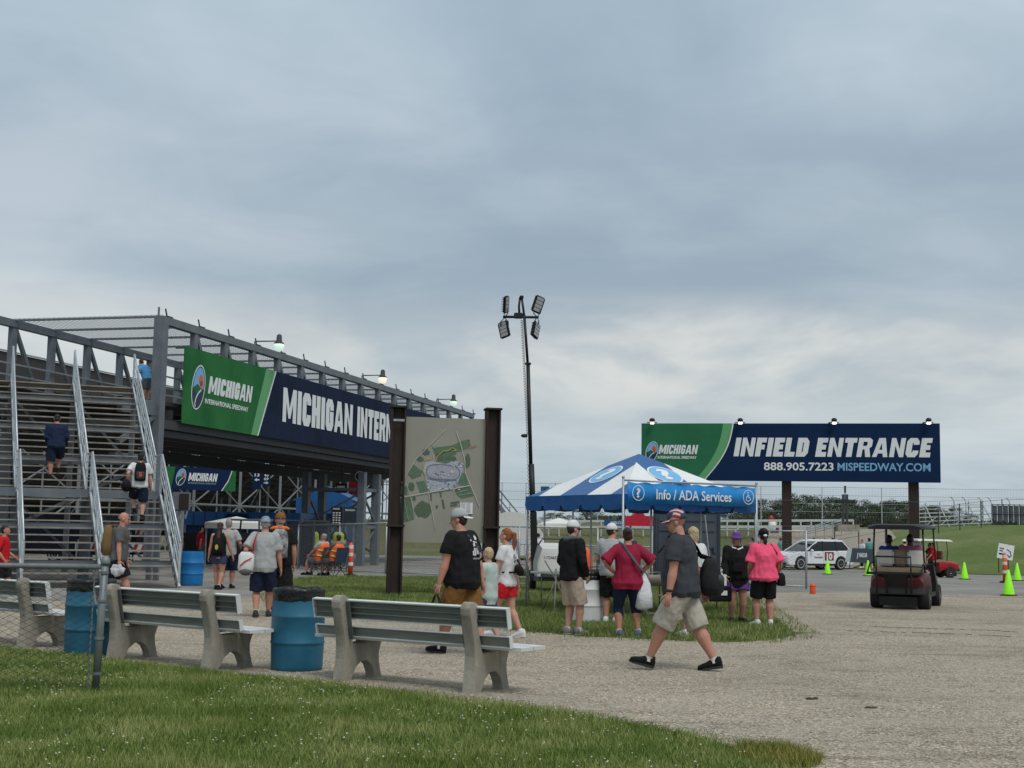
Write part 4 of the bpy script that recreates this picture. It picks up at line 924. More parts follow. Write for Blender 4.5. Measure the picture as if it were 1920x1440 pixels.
flats([mpoly([(405+155*math.cos(a), 617+75*math.sin(a)) for a in np.linspace(0, 6.28, 30)[:-1]])], O, X, Z, pm('map infield', (.33, .33, .38), .5), mb_, 'map_infield', .012)
ov = [(405+160*math.copysign(abs(math.cos(a))**.6, math.cos(a)), 617+78*math.copysign(abs(math.sin(a))**.8, math.sin(a))) for a in np.linspace(0, 6.283, 40)]
flats(strip(mpoly(ov), .018), O, X, Z, pm('map track', (.14, .15, .19), .5), mb_, 'map_track', .015)
for l, w_ in ((((413, 168), (140, 500), (10, 760)), .016), (((525, 178), (575, 330), (612, 480), (622, 620), (700, 800), (762, 958)), .02), (((0, 912), (270, 840), (520, 780), (665, 742)), .022), (((60, 770), (100, 905), (150, 1100)), .01), (((270, 840), (300, 1000), (345, 1220)), .014), (((300, 420), (315, 500)), .01), (((560, 850), (690, 820)), .008), (((530, 830), (640, 790)), .008), (((40, 920), (60, 1030), (85, 1140)), .008)):
    flats(strip(mpoly(l), w_), O, X, Z, M_mroad, mb_, 'map_road', .018)
flats(strip(mpoly([(325, 515), (350, 450), (400, 395), (450, 385), (490, 350), (530, 375), (500, 385)]), .016)+strip(mpoly([(225, 505), (260, 485), (300, 492)]), .014)+strip(mpoly([(215, 530), (205, 590), (230, 650), (255, 690)]), .014), O, X, Z, M_yel, mb_, 'map_route', .021)
flats(strip(mpoly([(255, 690), (300, 700), (400, 712), (500, 695), (540, 690)]), .014), O, X, Z, pm('map blue', (.05, .17, .32), .5), mb_, 'map_grandstand', .021)
q = []
for i in range(60):
    x, y = rnd.choice([(rnd.uniform(250, 560), rnd.uniform(715, 800)), (rnd.uniform(490, 600), rnd.uniform(500, 560)), (rnd.uniform(310, 500), rnd.uniform(590, 680))]); a, b2 = rnd.uniform(5, 22), rnd.uniform(4, 9); q.append(mpoly([(x, y), (x+a, y-2), (x+a, y+b2), (x, y+b2)]))
flats(q[:30], O, X, Z, pm('map dark lots', (.10, .11, .15), .5), mb_, 'map_building', .024); flats(q[30:], O, X, Z, M_letter, mb_, 'map_label', .024)['kind'] = 'stuff'
flats([mpoly(l) for l in (((480, 930), (565, 912), (570, 930), (490, 948)), ((480, 958), (545, 945), (548, 962), (485, 975)), ((395, 905), (415, 905), (432, 1000), (415, 1005)), ((285, 850), (300, 850), (305, 925), (292, 925)), ((375, 830), (395, 830), (395, 890), (385, 880)), ((340, 975), (365, 965), (360, 1005), (350, 1005)))], O, X, Z, M_mg2, mb_, 'map_hedge', .006)
flats(strip(mpoly([(610, 350), (660, 335), (730, 312), (640, 352)]), .006), O, X, Z, M_red, mb_, 'map_route', .021)
x0, y0 = mp_(575, 1045); x1, y1 = mp_(697, 922)
flat([(x0, y0), (x1, y0), (x1, y1), (x0, y1)], O, X, Z, M_letter, mb_, 'paper_notice', .03)
b = MB()
for i in range(9):
    for c_ in range(2): b.prism([(x0+.02+c_*.13, y0+.03+i*.026), (x0+.02+c_*.13+rnd.uniform(.06, .11), y0+.03+i*.026), (x0+.12+c_*.13, y0+.037+i*.026), (x0+.02+c_*.13, y0+.037+i*.026)], O+X.cross(Z)*.034, X, Z, .001)
b.build('notice_text', pm('print grey', (.2, .2, .24), .6), mb_)

# ================= fences =================
def weave(w, h, cell, r, n=3, z0=.05):
    b = MB(); k = int(w/cell); rows = int((h-z0)/(cell*.5)); dy = (h-z0)/rows; c = w/k
    for i in range(k+1):
        for ph in (0,):
            pts = [(min(max(i*c+(c*.5 if (j+i) % 2 else -c*.5)*1.02, 0), w), (.004 if j % 2 else -.004), z0+j*dy) for j in range(rows+1)]
            b.path(pts, r, n, False)
    return b
def chain(name, label, pts, h, bay, cell, r, mat=M_galv, bottom=True, pr=.03, mm=M_wire, group=None, top=True, meshh=None):
    base = V(pts[0]); t = thing(name, label, 'fence', base, 0, group); cache = {}
    for a, b_ in zip(pts[:-1], pts[1:]):
        a = V(a); b_ = V(b_); L = (b_-a).xy.length; k = max(1, round(L/bay)); w = L/k; ang = math.atan2(b_.y-a.y, b_.x-a.x)
        me = weave(w, h, cell, r).mesh('wire_mesh', mm)
        for i in range(k+1):
            p = a.lerp(b_, i/k); g = gz(p.x, p.y)
            if i < k or b_ == V(pts[-1]): MB().tube(p-base+Z*(g-base.z-.1), p-base+Z*(g-base.z+h+.03), pr, None, 8).build('post', mat, t, True)
            if i < k:
                o = mo('wire_mesh', me, t); o.location = p-base; o.location.z = gz(p.x, p.y)-base.z; o.rotation_euler = (0, 0, ang); o['kind'] = 'stuff'
        for zz_ in ([h] if top else [])+([.08] if bottom else []): MB().tube(a-base+Z*(gz(a.x, a.y)-base.z+zz_), b_-base+Z*(gz(b_.x, b_.y)-base.z+zz_), pr*.75, None, 8).build('rail', mat, t, True)
    return t
# near fence, left foreground
p0 = G(178, 1300); t = thing('chain_link_fence', 'galvanised chain link fence with its end post in the left foreground grass', 'fence', p0)
M_np = pm('weathered galvanised post', (.135, .155, .16), .5, c2=(.22, .24, .245), metal=.3, scale=7)
dirn = V((-1, -.075, 0)).normalized()
MB().path([(0, 0, -.05), (.035, 0, 1.24)], .036, 12).build('end_post', M_np, t, True)
MB().lathe([(.043, -.02), (.045, 0), (.043, .035), (.02, .06)], (.036, 0, 1.19), 12).build('post_cap', M_np, t, True)
MB().tube((.03, 0, 1.15), dirn*4.9+Z*1.15, .025, None, 10).build('top_rail', M_np, t, True)
for z in (1.10, .84, .5, .18): MB().lathe([(.044, -.012), (.044, .012)], (.03*z/1.2+.002, 0, z), 12).build('tension_band', M_np, t)
MB().bar(dirn*.07+Z*.04, dirn*.055+Z*1.17, .012, .006).build('tension_bar', M_wire, t)
MB().tube(dirn*3.0+Z*-.1, dirn*3.0+Z*1.2, .03, None, 10).build('line_post', M_np, t, True)
me = weave(2.9, 1.14, .058, .0036, 4, .02).mesh('wire_mesh', pm('dark wire', (.022, .024, .025), .6))
for s_ in (0, 1):
    o = mo('wire_mesh', me, t); a_ = math.atan2(-dirn.y, -dirn.x); o.location = dirn*(.06+2.9*(s_+1)); o.rotation_euler = (0, 0, a_); o['kind'] = 'stuff'
# fences beyond the map board and tent
chain('mid_fence', 'chain link fence behind the tent, ending at the orange jug', [G(1512, 1105), G(1380, 1099), G(1120, 1092), G(832, 1083)], 1.68, 2.9, .085, .0050)
chain('left_fence', 'chain link fence running from map board towards the pier behind the hi-vis workers', [G(830, 1082), GD(722, 46), GD(556, 52)], 1.75, 2.9, .085, .0050)
# crowd barriers and pipe rails under the tent view
def barrier(px, D, rz, lb, w=2.2):
    p = GD(px, D); t = thing('crowd_barrier', lb, 'barrier', p, rz, 'steel crowd barriers behind the tent')
    MB().path([(-w/2, 0, .18), (-w/2, 0, 1.0), (-w/2+.1, 0, 1.1), (w/2-.1, 0, 1.1), (w/2, 0, 1.0), (w/2, 0, .18), (-w/2, 0, .18)], .02, 6).build('frame', M_galv, t, True)
    for i in range(14): MB().tube((-w/2+(i+1)*w/15, 0, .18), (-w/2+(i+1)*w/15, 0, 1.1), .009, None, 5).build('bar', M_galv, t)
    for x in (-.8, .8): MB().bar((x, -.25, .02), (x, .25, .02), .05, .03).build('foot', M_galv, t); MB().bar((x, 0, .02), (x, 0, .2), .03).build('foot_stem', M_galv, t)
    return t
for i, (px, D, rz) in enumerate(((1010, 46, .1), (1056, 45.5, -.05), (1102, 45.2, .05), (1148, 45, 0), (1195, 44.8, .08), (1240, 44.5, 0))):
    barrier(px, D, rz, 'steel crowd barrier '+['behind the white mast trailer, nearest the tent left leg', 'behind the black jacket man', 'between the jacket man and the grey shirt man', 'behind the grey shirt man with white cap', 'behind the woman in crimson', 'seen just left of the walking man in front'][i])
# steel barriers in front of the stair (behind)
# ================= benches =================
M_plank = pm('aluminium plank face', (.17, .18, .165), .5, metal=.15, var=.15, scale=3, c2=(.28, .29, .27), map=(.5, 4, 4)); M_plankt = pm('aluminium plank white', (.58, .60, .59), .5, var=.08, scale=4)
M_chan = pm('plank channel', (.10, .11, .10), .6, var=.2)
def bench_end(bx):
    # side profile (y towards the front, z up), back edge leaning
    pr = [(-.10, 0), (.06, 0), (.10, .05), (.15, .14), (.235, .20), (.32, .205), (.40, .155), (.445, .07), (.455, 0), (.60, 0), (.575, .08), (.545, .18), (.54, .28), (.57, .37), (.60, .41), (.60, .425),
          (.10, .405), (.075, .44), (.03, .60), (-.018, .74), (.0, .80), (.005, .86), (-.02, .915), (-.075, .935), (-.13, .92), (-.16, .87), (-.155, .80), (-.135, .75), (-.115, .66), (-.075, .50), (-.06, .38), (-.065, .24), (-.085, .12)]
    b = MB(); th = .115
    b.prism(pr, (bx-th/2, 0, 0), (0, 1, 0), (0, 0, 1), th)
    return b
def channel(b, c, L, h, th, tilt, n=1, ends=True):
    """aluminium channel plank: face towards the front, flanges to the back"""
    rot = Matrix.Rotation(tilt, 3, 'X'); c = V(c)
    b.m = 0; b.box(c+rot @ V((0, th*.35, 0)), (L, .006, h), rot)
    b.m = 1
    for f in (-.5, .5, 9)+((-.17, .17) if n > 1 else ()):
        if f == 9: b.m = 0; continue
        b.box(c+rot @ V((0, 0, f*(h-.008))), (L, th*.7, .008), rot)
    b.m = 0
bench_me = {}
def bench(c, rz, lb):
    t = thing('bench', lb, 'bench', V((c[0], c[1], .0)), rz, 'concrete and aluminium benches along the lawn')
    L = 2.40; t.scale = (1, .95, .93)
    for x in (-.80, .80):
        if x not in bench_me: bench_me[x] = bench_end(x).mesh('end_support', M_conc, False, .012)
        mo('end_support', bench_me[x], t)
    if 'p' not in bench_me:
        ti = R(11)
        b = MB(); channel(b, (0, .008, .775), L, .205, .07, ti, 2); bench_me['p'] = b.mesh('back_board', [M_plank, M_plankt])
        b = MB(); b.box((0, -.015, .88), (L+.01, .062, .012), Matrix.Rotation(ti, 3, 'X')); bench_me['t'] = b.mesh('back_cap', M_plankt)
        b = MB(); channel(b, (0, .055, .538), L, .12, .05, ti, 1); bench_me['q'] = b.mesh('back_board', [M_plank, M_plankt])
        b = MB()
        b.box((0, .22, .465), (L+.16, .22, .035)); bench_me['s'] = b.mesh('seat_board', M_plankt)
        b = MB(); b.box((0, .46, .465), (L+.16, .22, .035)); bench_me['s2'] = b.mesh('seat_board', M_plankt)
        for i, x in enumerate((-L/2, L/2)):
            bench_me['e%d' % i] = MB().box((x, .006, .775), (.008, .07, .21), Matrix.Rotation(ti, 3, 'X')).mesh('end_cap', M_plankt); bench_me['f%d' % i] = MB().box((x, .053, .538), (.008, .055, .125), Matrix.Rotation(ti, 3, 'X')).mesh('end_cap', M_plankt)
        for i, x in enumerate((-.71, .71)):
            bench_me['b%d' % i] = MB().box((x, -.025, .66), (.045, .012, .42), Matrix.Rotation(ti, 3, 'X')).mesh('mounting_bracket', M_chan); bench_me['c%d' % i] = MB().box((x, .34, .437), (.05, .44, .02)).mesh('seat_bracket', M_chan)
    for k, nm in (('p', 'back_board'), ('t', 'back_cap'), ('q', 'back_board'), ('s', 'seat_board'), ('s2', 'seat_board'), ('e0', 'end_cap'), ('e1', 'end_cap'), ('f0', 'end_cap'), ('f1', 'end_cap'), ('b0', 'mounting_bracket'), ('b1', 'mounting_bracket'), ('c0', 'seat_bracket'), ('c1', 'seat_bracket')): mo(nm, bench_me[k], t)
    return t
bench((-1.0, 13.38), R(-33), 'nearest bench, between the near blue barrel and the walking man')
bench((-3.83, 15.02), R(-36), 'middle bench between the two blue barrels')
bench((-6.62, 17.25), R(-36), 'far left bench partly behind the chain link fence')
# scuffs on the near bench's back: brown marks
# ================= barrels =================
M_barrel = pm('blue drum plastic', (.012, .095, .165), .45, var=.12, scale=3, c2=(.022, .135, .215)); M_bag = pm('black bin liner', (.012, .012, .013), .32, bump=.02, bscale=14)
M_wb = pm('white drum plastic', (.60, .61, .59), .5, var=.06)
def drum(name, lb, p, mat, H=.88, r=.285, bag=True, grp=None):
    t = thing(name, lb, 'barrel', p, rnd.random()*6, grp); pr = []
    for f, k in ((0, .93), (.015, .97), (.06, .985), (.12, .99), (.30, 1.01), (.325, 1.01), (.335, 1.035), (.355, 1.035), (.365, 1.01), (.5, 1.02), (.64, 1.01), (.655, 1.035), (.675, 1.035), (.685, 1.01), (.85, .985), (.95, .96), (1, .93)): pr.append((r*k, f*H))
    MB().lathe(pr, (0, 0, 0), 40, False).build('drum', mat, t, True)
    MB().lathe([(r*.02, .03), (r*.92, .03)], (0, 0, 0), 24, False).build('drum_bottom', mat, t)
    if bag:
        b = MB(); rr = random.Random(hash(lb) % 99); n = 48; rings = []
        for i, (k, z) in enumerate(((.6, H*.7), (.88, H-.03), (.95, H+.005), (.99, H+.0), (1.01, H-.03), (.985, H-.065), (1.005, H-.10), (.985, H-.13))):
            ring = []
            for j in range(n):
                a = 2*math.pi*j/n; w_ = noise.noise(V((math.cos(a)*2.2, math.sin(a)*2.2, i*.9+rr.random()*.05)))*.030+noise.noise(V((math.cos(a)*6, math.sin(a)*6, i*1.6)))*.020
                ring.append(V((r*(k+w_)*math.cos(a), r*(k+w_)*math.sin(a), z+noise.noise(V((math.cos(a)*3, math.sin(a)*3, 5+i*.3)))*(.022 if i > 0 else 0))))
            rings.append(ring)
        b.loft(rings, False); b.build('bin_liner', M_bag, t, True)
    return t
drum('trash_barrel', 'blue plastic barrel with black liner beside the nearest bench', G(556, 1256), M_barrel, grp='blue barrels')
drum('trash_barrel', 'blue barrel with black liner behind the fence end post', GD(172, 16.1), M_barrel, grp='blue barrels')
drum('trash_barrel', 'bright blue barrel at the foot of the staircase rail', G(359, 1098), pm('bright blue drum', (.012, .16, .42), .45, var=.1), bag=False, grp='blue barrels')
drum('white_barrel', 'white barrel with black liner beside the man in black jacket', G(1098, 1167), M_wb, .86, .30)

# ================= tent =================
TL = G(981, 1142); TN = V((2.035, 23.97, 0)); va = TL.xy.to_3d()-TN; va.z = 0; va = va.normalized()*3.38; vb = V((va.y, -va.x, 0))*.92; TL = TN+va; TR = TN+vb; TB = TN+va+vb; TC = (TL+TR)/2
tn = thing('info_tent', 'blue and white striped peaked tent with question mark roundels', 'tent', TC)
M_tb = pm('blue tent vinyl', (.014, .095, .29), .38, var=.12, scale=3, bump=.01, bscale=5); M_tw = pm('white tent vinyl', (.72, .73, .72), .4, var=.05, scale=3, bump=.01, bscale=5); M_tv = pm('valance blue', (.010, .085, .27), .38, var=.12, bump=.008, bscale=7)
ZE, ZP = 2.22, 3.09
cs = [TN, TR, TB, TL]
for i in range(4):
    a = cs[i]-TC; b_ = cs[(i+1) % 4]-TC
    if i == 3: pass
    X = (b_-a).normalized(); m_ = (a+b_)/2; Yv = -m_+Z*(ZP-ZE); Hs = Yv.length; Yv.normalize(); O = a+Z*ZE
    FL_ = (b_-a).length; q2 = FL_/2
    def hh(s): return Hs*(1-abs(s-q2)/q2)
    cuts = [0, .44, 1.22, FL_-1.22, FL_-.44, FL_]
    for j in range(5):
        s0, s1 = cuts[j], cuts[j+1]
        poly = [(s0, 0), (s1, 0), (s1, hh(s1))]
        if s0 < q2 < s1: poly.append((q2, Hs))
        if s0 > 0: poly.append((s0, hh(s0)))
        if s1 == FL_: poly = [(s0, 0), (s1, 0), (s0, hh(s0))]
        mat = M_tw if j in (1, 3) else M_tb
        if j in (1, 3):      # white stops where the blue cap starts
            cap = Hs*.80
            poly = [(x, min(y, cap)) for x, y in poly]
        flat(poly, O, X, Yv, mat, tn, 'roof_panel', 0, .006)
    # roundel
    if i in (0, 3):
        flats([ellipse(q2, Hs*.50, .36, .36, 36)], O, X, Yv, M_letter, tn, 'roundel_rim', .012)
        flats([ellipse(q2, Hs*.50, .325, .325, 36)], O, X, Yv, M_lblue, tn, 'roundel', .016)
        lettering('?', O, X, Yv, q2-.14, Hs*.50-.23, .28, .46, M_letter, tn, .022, .04)
    # valance with notched lower edge
    nrm = V((X.y, -X.x, 0)); vl = [(0, .02)]; nn = 5
    bot = []
    for k in range(nn):
        s0 = FL_*k/nn; w_ = FL_/nn
        bot += [(s0+.0*w_, -.165), (s0+.05*w_, -.185), (s0+.09*w_, -.25), (s0+.5*w_, -.27), (s0+.91*w_, -.25), (s0+.95*w_, -.185), (s0+w_*.995, -.165)]
    b = MB()
    for (xa_, ya_), (xb_, yb_) in zip(bot[:-1], bot[1:]):
        if xb_-xa_ < .001: continue
        f0 = f1 = .0
        P0, P1 = O+X*xa_+nrm*(.01), O+X*xb_+nrm*(.01)
        b.add([P0+Z*.02, P1+Z*.02, P1+Z*yb_+nrm*(.02+f1), P0+Z*ya_+nrm*(.02+f0)], [(0, 3, 2, 1)])
    o = b.build('valance', M_tv, tn); sm = o.modifiers.new('s', 'SOLIDIFY'); sm.thickness = .006
for i in range(4):
    p = cs[i]-TC; q = p*.985; MB().tube(q+Z*-.02, q+Z*ZE, .022, None, 10).build('leg', M_galv, tn, True)
    MB().tube(q+Z*(ZE-.02), Z*(ZP-.04), .018, None, 8).build('rafter', M_galv, tn)
    MB().tube(q+Z*(ZE-.03), (cs[(i+1) % 4]-TC)*.985+Z*(ZE-.03), .018, None, 8).build('eave_rail', M_galv, tn)
    p2 = (cs[i]+cs[(i+1) % 4])/2-TC
    if i in (1, 2, 3): MB().tube(p2*.985+Z*-.02, p2*.985+Z*ZE, .018, None, 8).build('leg', M_galv, tn)
# info banner on its frame
nrm = V((vb.y, -vb.x, 0)).normalized(); 
if nrm.y > 0: nrm = -nrm
FL = GD(1167, 23.5); FR = GD(1419, 25.3); X = (FR-FL); X.z = 0; FW = X.length; X.normalize()
ib = thing('info_banner', 'bright blue banner reading Info / ADA Services on a pipe frame', 'banner', FL)
for f in (0, FW): MB().tube(X*f+Z*-.02, X*f+Z*2.51, .020, None, 10).build('frame_post', M_galv, ib, True)
for f in (0, FW): MB().ell(X*f+Z*2.52, (.028, .028, .028), 10, 6).build('post_finial', M_galv, ib, True)
MB().tube(Z*2.47, X*FW+Z*2.47, .018, None, 10).build('top_pipe', M_galv, ib, True)
bx0 = .10; bw = FW-.15; O = X*bx0+Z*2.07; BHh = .365; Nf = X.cross(Z).normalized()
M_ib = pm('banner blue', (.014, .22, .56), .5, var=.08, scale=5)
b = MB(); k = 60
top = [O+X*(bw*i/k)+Z*(BHh+.012*math.cos(i*.8))+Nf*(.012*math.sin(i*.45)) for i in range(k+1)]; bot = [O+X*(bw*i/k)+Z*(.006*math.sin(i*.5))+Nf*(.018*math.sin(i*.33+1)) for i in range(k+1)]
b.add(top+bot, [(i, i+k+1, i+k+2, i+1) for i in range(k)]); o = b.build('banner_cloth', M_ib, ib, True); sm = o.modifiers.new('s', 'SOLIDIFY'); sm.thickness = .004
ly = .055
lettering('Info / ADA Services', O, X, Z, bw*.20, BHh*.22, bw*.59, BHh*.50, M_letter, ib, ly, .012)
for fx in (.065, .93):
    flats(ringpoly(bw*fx, BHh*.5, .125, .125, .012), O, X, Z, M_letter, ib, 'roundel_ring', ly)
lettering('?', O, X, Z, bw*.065-.045, BHh*.5-.085, .09, .17, M_letter, ib, ly, .03)
cx, cy = bw*.93, BHh*.5
flats(ringpoly(cx-.01, cy-.03, .04, .04, .012, 0, 24, R(100), R(330)), O, X, Z, M_letter, ib, 'wheelchair_symbol', ly)
flats([ellipse(cx-.012, cy+.083, .014, .014, 12)]+strip([(cx-.012, cy+.06), (cx-.005, cy-.005), (cx+.035, cy-.005), (cx+.06, cy-.06)], .014)+strip([(cx-.01, cy+.035), (cx+.025, cy+.035)], .012), O, X, Z, M_letter, ib, 'wheelchair_symbol', ly+.001)
b = MB()
for i in range(7): b.tube(top[int(i*k/6)], top[int(i*k/6)]+Z*(2.47-top[int(i*k/6)].z), .004, None, 4)
b.build('tie', M_white, ib)

# tables, chairs under the tent
M_tan = pm('tan folding chair metal', (.22, .195, .165), .5, metal=.1); M_table = pm('white plastic table', (.62, .62, .60), .5)
def table(x, y, rz, lb, w=1.83, d=.75):
    t = thing('folding_table', lb, 'table', (x, y, 0), rz, 'white folding tables')
    MB().box((0, 0, .73), (w, d, .045)).build('table_top', M_table, t, bevel=.012)
    for sx in (-1, 1):
        MB().path([(sx*w*.36, -d*.38, .02), (sx*w*.36, -d*.38, .7), (sx*w*.36, d*.38, .7), (sx*w*.36, d*.38, .02)], .014, 6).build('leg', M_tan, t, True)
    return t
table(2.55, 25.3, R(37), 'white folding table along the tent front behind the walking man'); table(1.3, 26.6, R(-50), 'white folding table under the tent on the left side'); table(3.9, 26.9, R(37), 'white folding table under the tent behind the purple hat woman')
def fchair(p, rz, lb, grp='tan folding chairs'):
    t = thing('folding_chair', lb, 'chair', p, rz, grp)
    for s in (-1, 1):
        MB().path([(s*.22, -.25, 0), (s*.215, .02, .45), (s*.20, .14, .80), (s*.15, .155, .84), (0, .158, .85)], .011, 6).build('frame_tube', M_tan, t, True)
        MB().path([(s*.19, .25, 0), (s*.18, -.18, .46)], .010, 6).build('leg', M_tan, t, True)
    MB().loft([[V((x, y, z)) for x in (-.19, 0, .19)]+[V((x, y, z-.015)) for x in (.19, 0, -.19)] for y, z in ((-.2, .445), (0, .435), (.18, .445))]).build('seat', M_tan, t, SM)
    MB().loft([[V((x, .10+.02*abs(x)*-4+y, z)) for x in (-.19, -.1, 0, .1, .19)]+[V((x, .112-.08*abs(x)+y, z)) for x in (.19, .1, 0, -.1, -.19)] for y, z in ((.0, .60), (.03, .70), (.055, .80))]).build('backrest', M_tan, t, True)
    MB().bar((-.2, .2, .12), (.2, .2, .12), .02).build('crossbar', M_tan, t)
    return t
fchair(G(972, 1133), R(178), 'tan folding chair left of the tent leg beside the redhead girl')
fchair(GD(1225, 24.5), R(200), 'tan folding chair seen between crimson woman and walking man')
fchair(GD(1195, 25.5), R(160), 'tan folding chair behind the woman in crimson')
fchair(GD(1115, 27.5), R(190), 'tan folding chair just above the white barrel')
# camera tripod / camp stool
p = GD(1042, 25.5); t = thing('tripod', 'tan metal tripod standing on the grass left of the jacket man', 'tripod', p)
for a in (0, 2.1, 4.2): MB().path([(0, 0, .62), (.34*math.cos(a+.4), .34*math.sin(a+.4), 0)], .014, 6).build('leg', M_tan, t, True)
MB().tube((0, 0, .3), (0, 0, .85), .016).build('centre_column', M_galv, t); MB().bar((-.22, 0, 1.0), (.02, 0, .62), .025).build('pan_handle', M_tan, t)
MB().box((0, 0, .5), (.05, .05, .14)).build('collar', M_black, t)

# ================= light tower with trailer =================
lp = GD(1001, 34.6); lt = thing('light_tower', 'black telescopic mast with four LED floodlight heads', 'light tower', lp)
def LP(x, y, D=34.6): return pd(x, y, D)-lp
pts = [LP(1003, 1075), LP(999, 1000), LP(995, 860), LP(990, 684), LP(978, 556)]
MB().bar(LP(1003, 1082), LP(1000, 960), .17, .17).build('mast_base', M_black, lt)
MB().tube(LP(1000, 970), LP(996, 870), .075, None, 12).build('mast_section', M_black, lt, True)
MB().tube(LP(996, 900), LP(990, 684), .05, None, 12).build('mast_section', M_black, lt, True)
MB().tube(LP(990, 690), LP(983, 590), .036, None, 12).build('mast_section', M_black, lt, True)
MB().tube(LP(984, 600), LP(978, 556), .03, None, 12).build('mast_section', M_black, lt, True)
MB().box(LP(990, 682), (.16, .12, .05)).build('mast_collar', M_black, lt); MB().box(LP(978, 557), (.11, .1, .07)).build('mast_tip', M_black, lt, bevel=.01)
MB().path([LP(975, 558), LP(973, 575), LP(974, 592)], .03, 8).build('cable_loop', M_black, lt, True)
b = MB(); hp = []
for i in range(420):
    f = i/419; y = 600+f*215; x = 979.5+f*11-1.2; hp.append(LP(x, y)+V((math.cos(i*1.05)*.035, math.sin(i*1.05)*.035, 0)))
b.path(hp, .006, 4).build('coiled_cable', M_black, lt)
b = MB(); hp = [LP(990.5+(y-815)/260*9+1.5*math.sin(y*.9)-3, y) for y in range(815, 1060, 2)]; b.path(hp, .006, 4).build('power_cable', M_black, lt)
MB().ell(LP(983, 817), (.09, .05, .05), 10, 6).build('winch', M_black, lt, True); MB().path([LP(990, 813), LP(983, 817)], .012, 5).build('winch_arm', M_black, lt)
cb = [LP(943, 594), LP(1010, 595)]; MB().tube(*cb, .035, None, 10).build('crossbar', M_black, lt, True); MB().box(LP(972, 592), (.24, .12, .15)).build('junction_box', M_black, lt, bevel=.02)
M_ledp = pm('LED panel', (.30, .31, .32), .3, var=.1)
def head(cx, cy, rz, tilt, roll):
    c = LP(cx, cy); Rm = (Matrix.Rotation(rz, 3, 'Z') @ Matrix.Rotation(roll, 3, 'Y') @ Matrix.Rotation(tilt, 3, 'X'))
    b = MB().box((0, 0, 0), (.30, .07, .46)); me = b.mesh('lamp_head', M_black, SM, .03); h = mo('lamp_head', me, lt); h.matrix_local = Matrix.Translation(c) @ Rm.to_4x4()
    for z in (-.15, -.05, .05, .15):
        MB().box((0, -.037, z), (.20, .008, .085)).build('led_panel', M_ledp, h)
    b = MB()
    for i in range(9): b.box((0, .055, -.18+i*.045), (.26, .05, .008))
    b.build('cooling_fins', M_black, h)
head(949, 571, R(65), R(8), R(-14)); head(1009, 571, R(28), R(5), R(17)); head(945, 618, R(-28), R(-5), R(-17)); head(1005, 619, R(55), R(-5), R(24))
for a, b2, c in (((945, 588), (952, 588), (947, 594)), ((1001, 588), (1012, 588), (1007, 594)), ((939, 603), (953, 603), (946, 596)), ((1002, 603), (1010, 600), (1006, 596))):
    MB().path([LP(a[0], a[1]+(-8 if a[1] < 592 else 8)), LP(*a), LP(*c), LP(*b2), LP(b2[0], b2[1]+(-8 if a[1] < 592 else 8))], .014, 6).build('yoke', M_black, lt, True)
# trailer
p = GD(1031, 34.2); p.z = 0; tr = thing('generator_trailer', 'white light tower trailer with tapered hood and small wheel', 'trailer', p, R(6))
M_tw2 = pm('white enamel', (.66, .66, .63), .35, var=.06, c2=(.58, .57, .54), scale=2)
sec = []
for y, x0, x1, zt in ((-.45, -.35, .32, 1.0), (-.42, -.38, .36, 1.12), (.3, -.40, .38, 1.25), (.9, -.40, .38, 1.25)):
    sec.append([V((x0-.0, y, .42)), V((x1, y, .42)), V((x1, y, .85)), V((x1-.10, y, zt)), V((x0+.12, y, zt)), V((x0, y, .75))])
MB().loft(sec).build('hood', M_tw2, tr, SM)
MB().box((0, .3, .36), (.9, 1.5, .1)).build('chassis', M_dsteel, tr)
for x in (-.42, .42): MB().lathe([(.10, -.07), (.27, -.07), (.29, 0), (.27, .07), (.10, .07)], (x, .3, .29), 20, rot=Matrix.Rotation(R(90), 3, 'Y')).build('wheel', M_rub, tr, SM); MB().lathe([(.02, -.08), (.11, -.08), (.11, .08), (.02, .08)], (x, .3, .29), 12, rot=Matrix.Rotation(R(90), 3, 'Y')).build('hub', M_galv, tr)
lettering('11724622', V((0, -.452, 0)), V((1, 0, 0)), Z, -.22, .86, .36, .07, M_black, tr, .004, .01)
MB().bar((-.3, -.5, .45), (.3, -.5, .45), .05, .08).build('bumper', M_dsteel, tr)
MB().box((.3, -.47, .52), (.09, .03, .05)).build('tail_light', M_red, tr)
MB().path([(-.35, -.3, 1.2), (-.25, -.3, 1.36), (.2, -.3, 1.36), (.3, -.3, 1.2)], .02, 6).build('lift_handle', M_dsteel, tr, True)
# orange barrel shaped thing
p = GD(1093, 36); t = thing('orange_barrier', 'orange plastic barrier drum behind the black jacket man', 'barrier', p)
MB().lathe([(.30, 0), (.30, .1), (.26, .14), (.27, .5), (.24, .9), (.18, 1.08), (.1, 1.14)], (0, 0, 0), 20).build('body', M_orange, t, True); MB().lathe([(.36, 0), (.36, .06)], (0, 0, 0), 16).build('base', M_black, t)

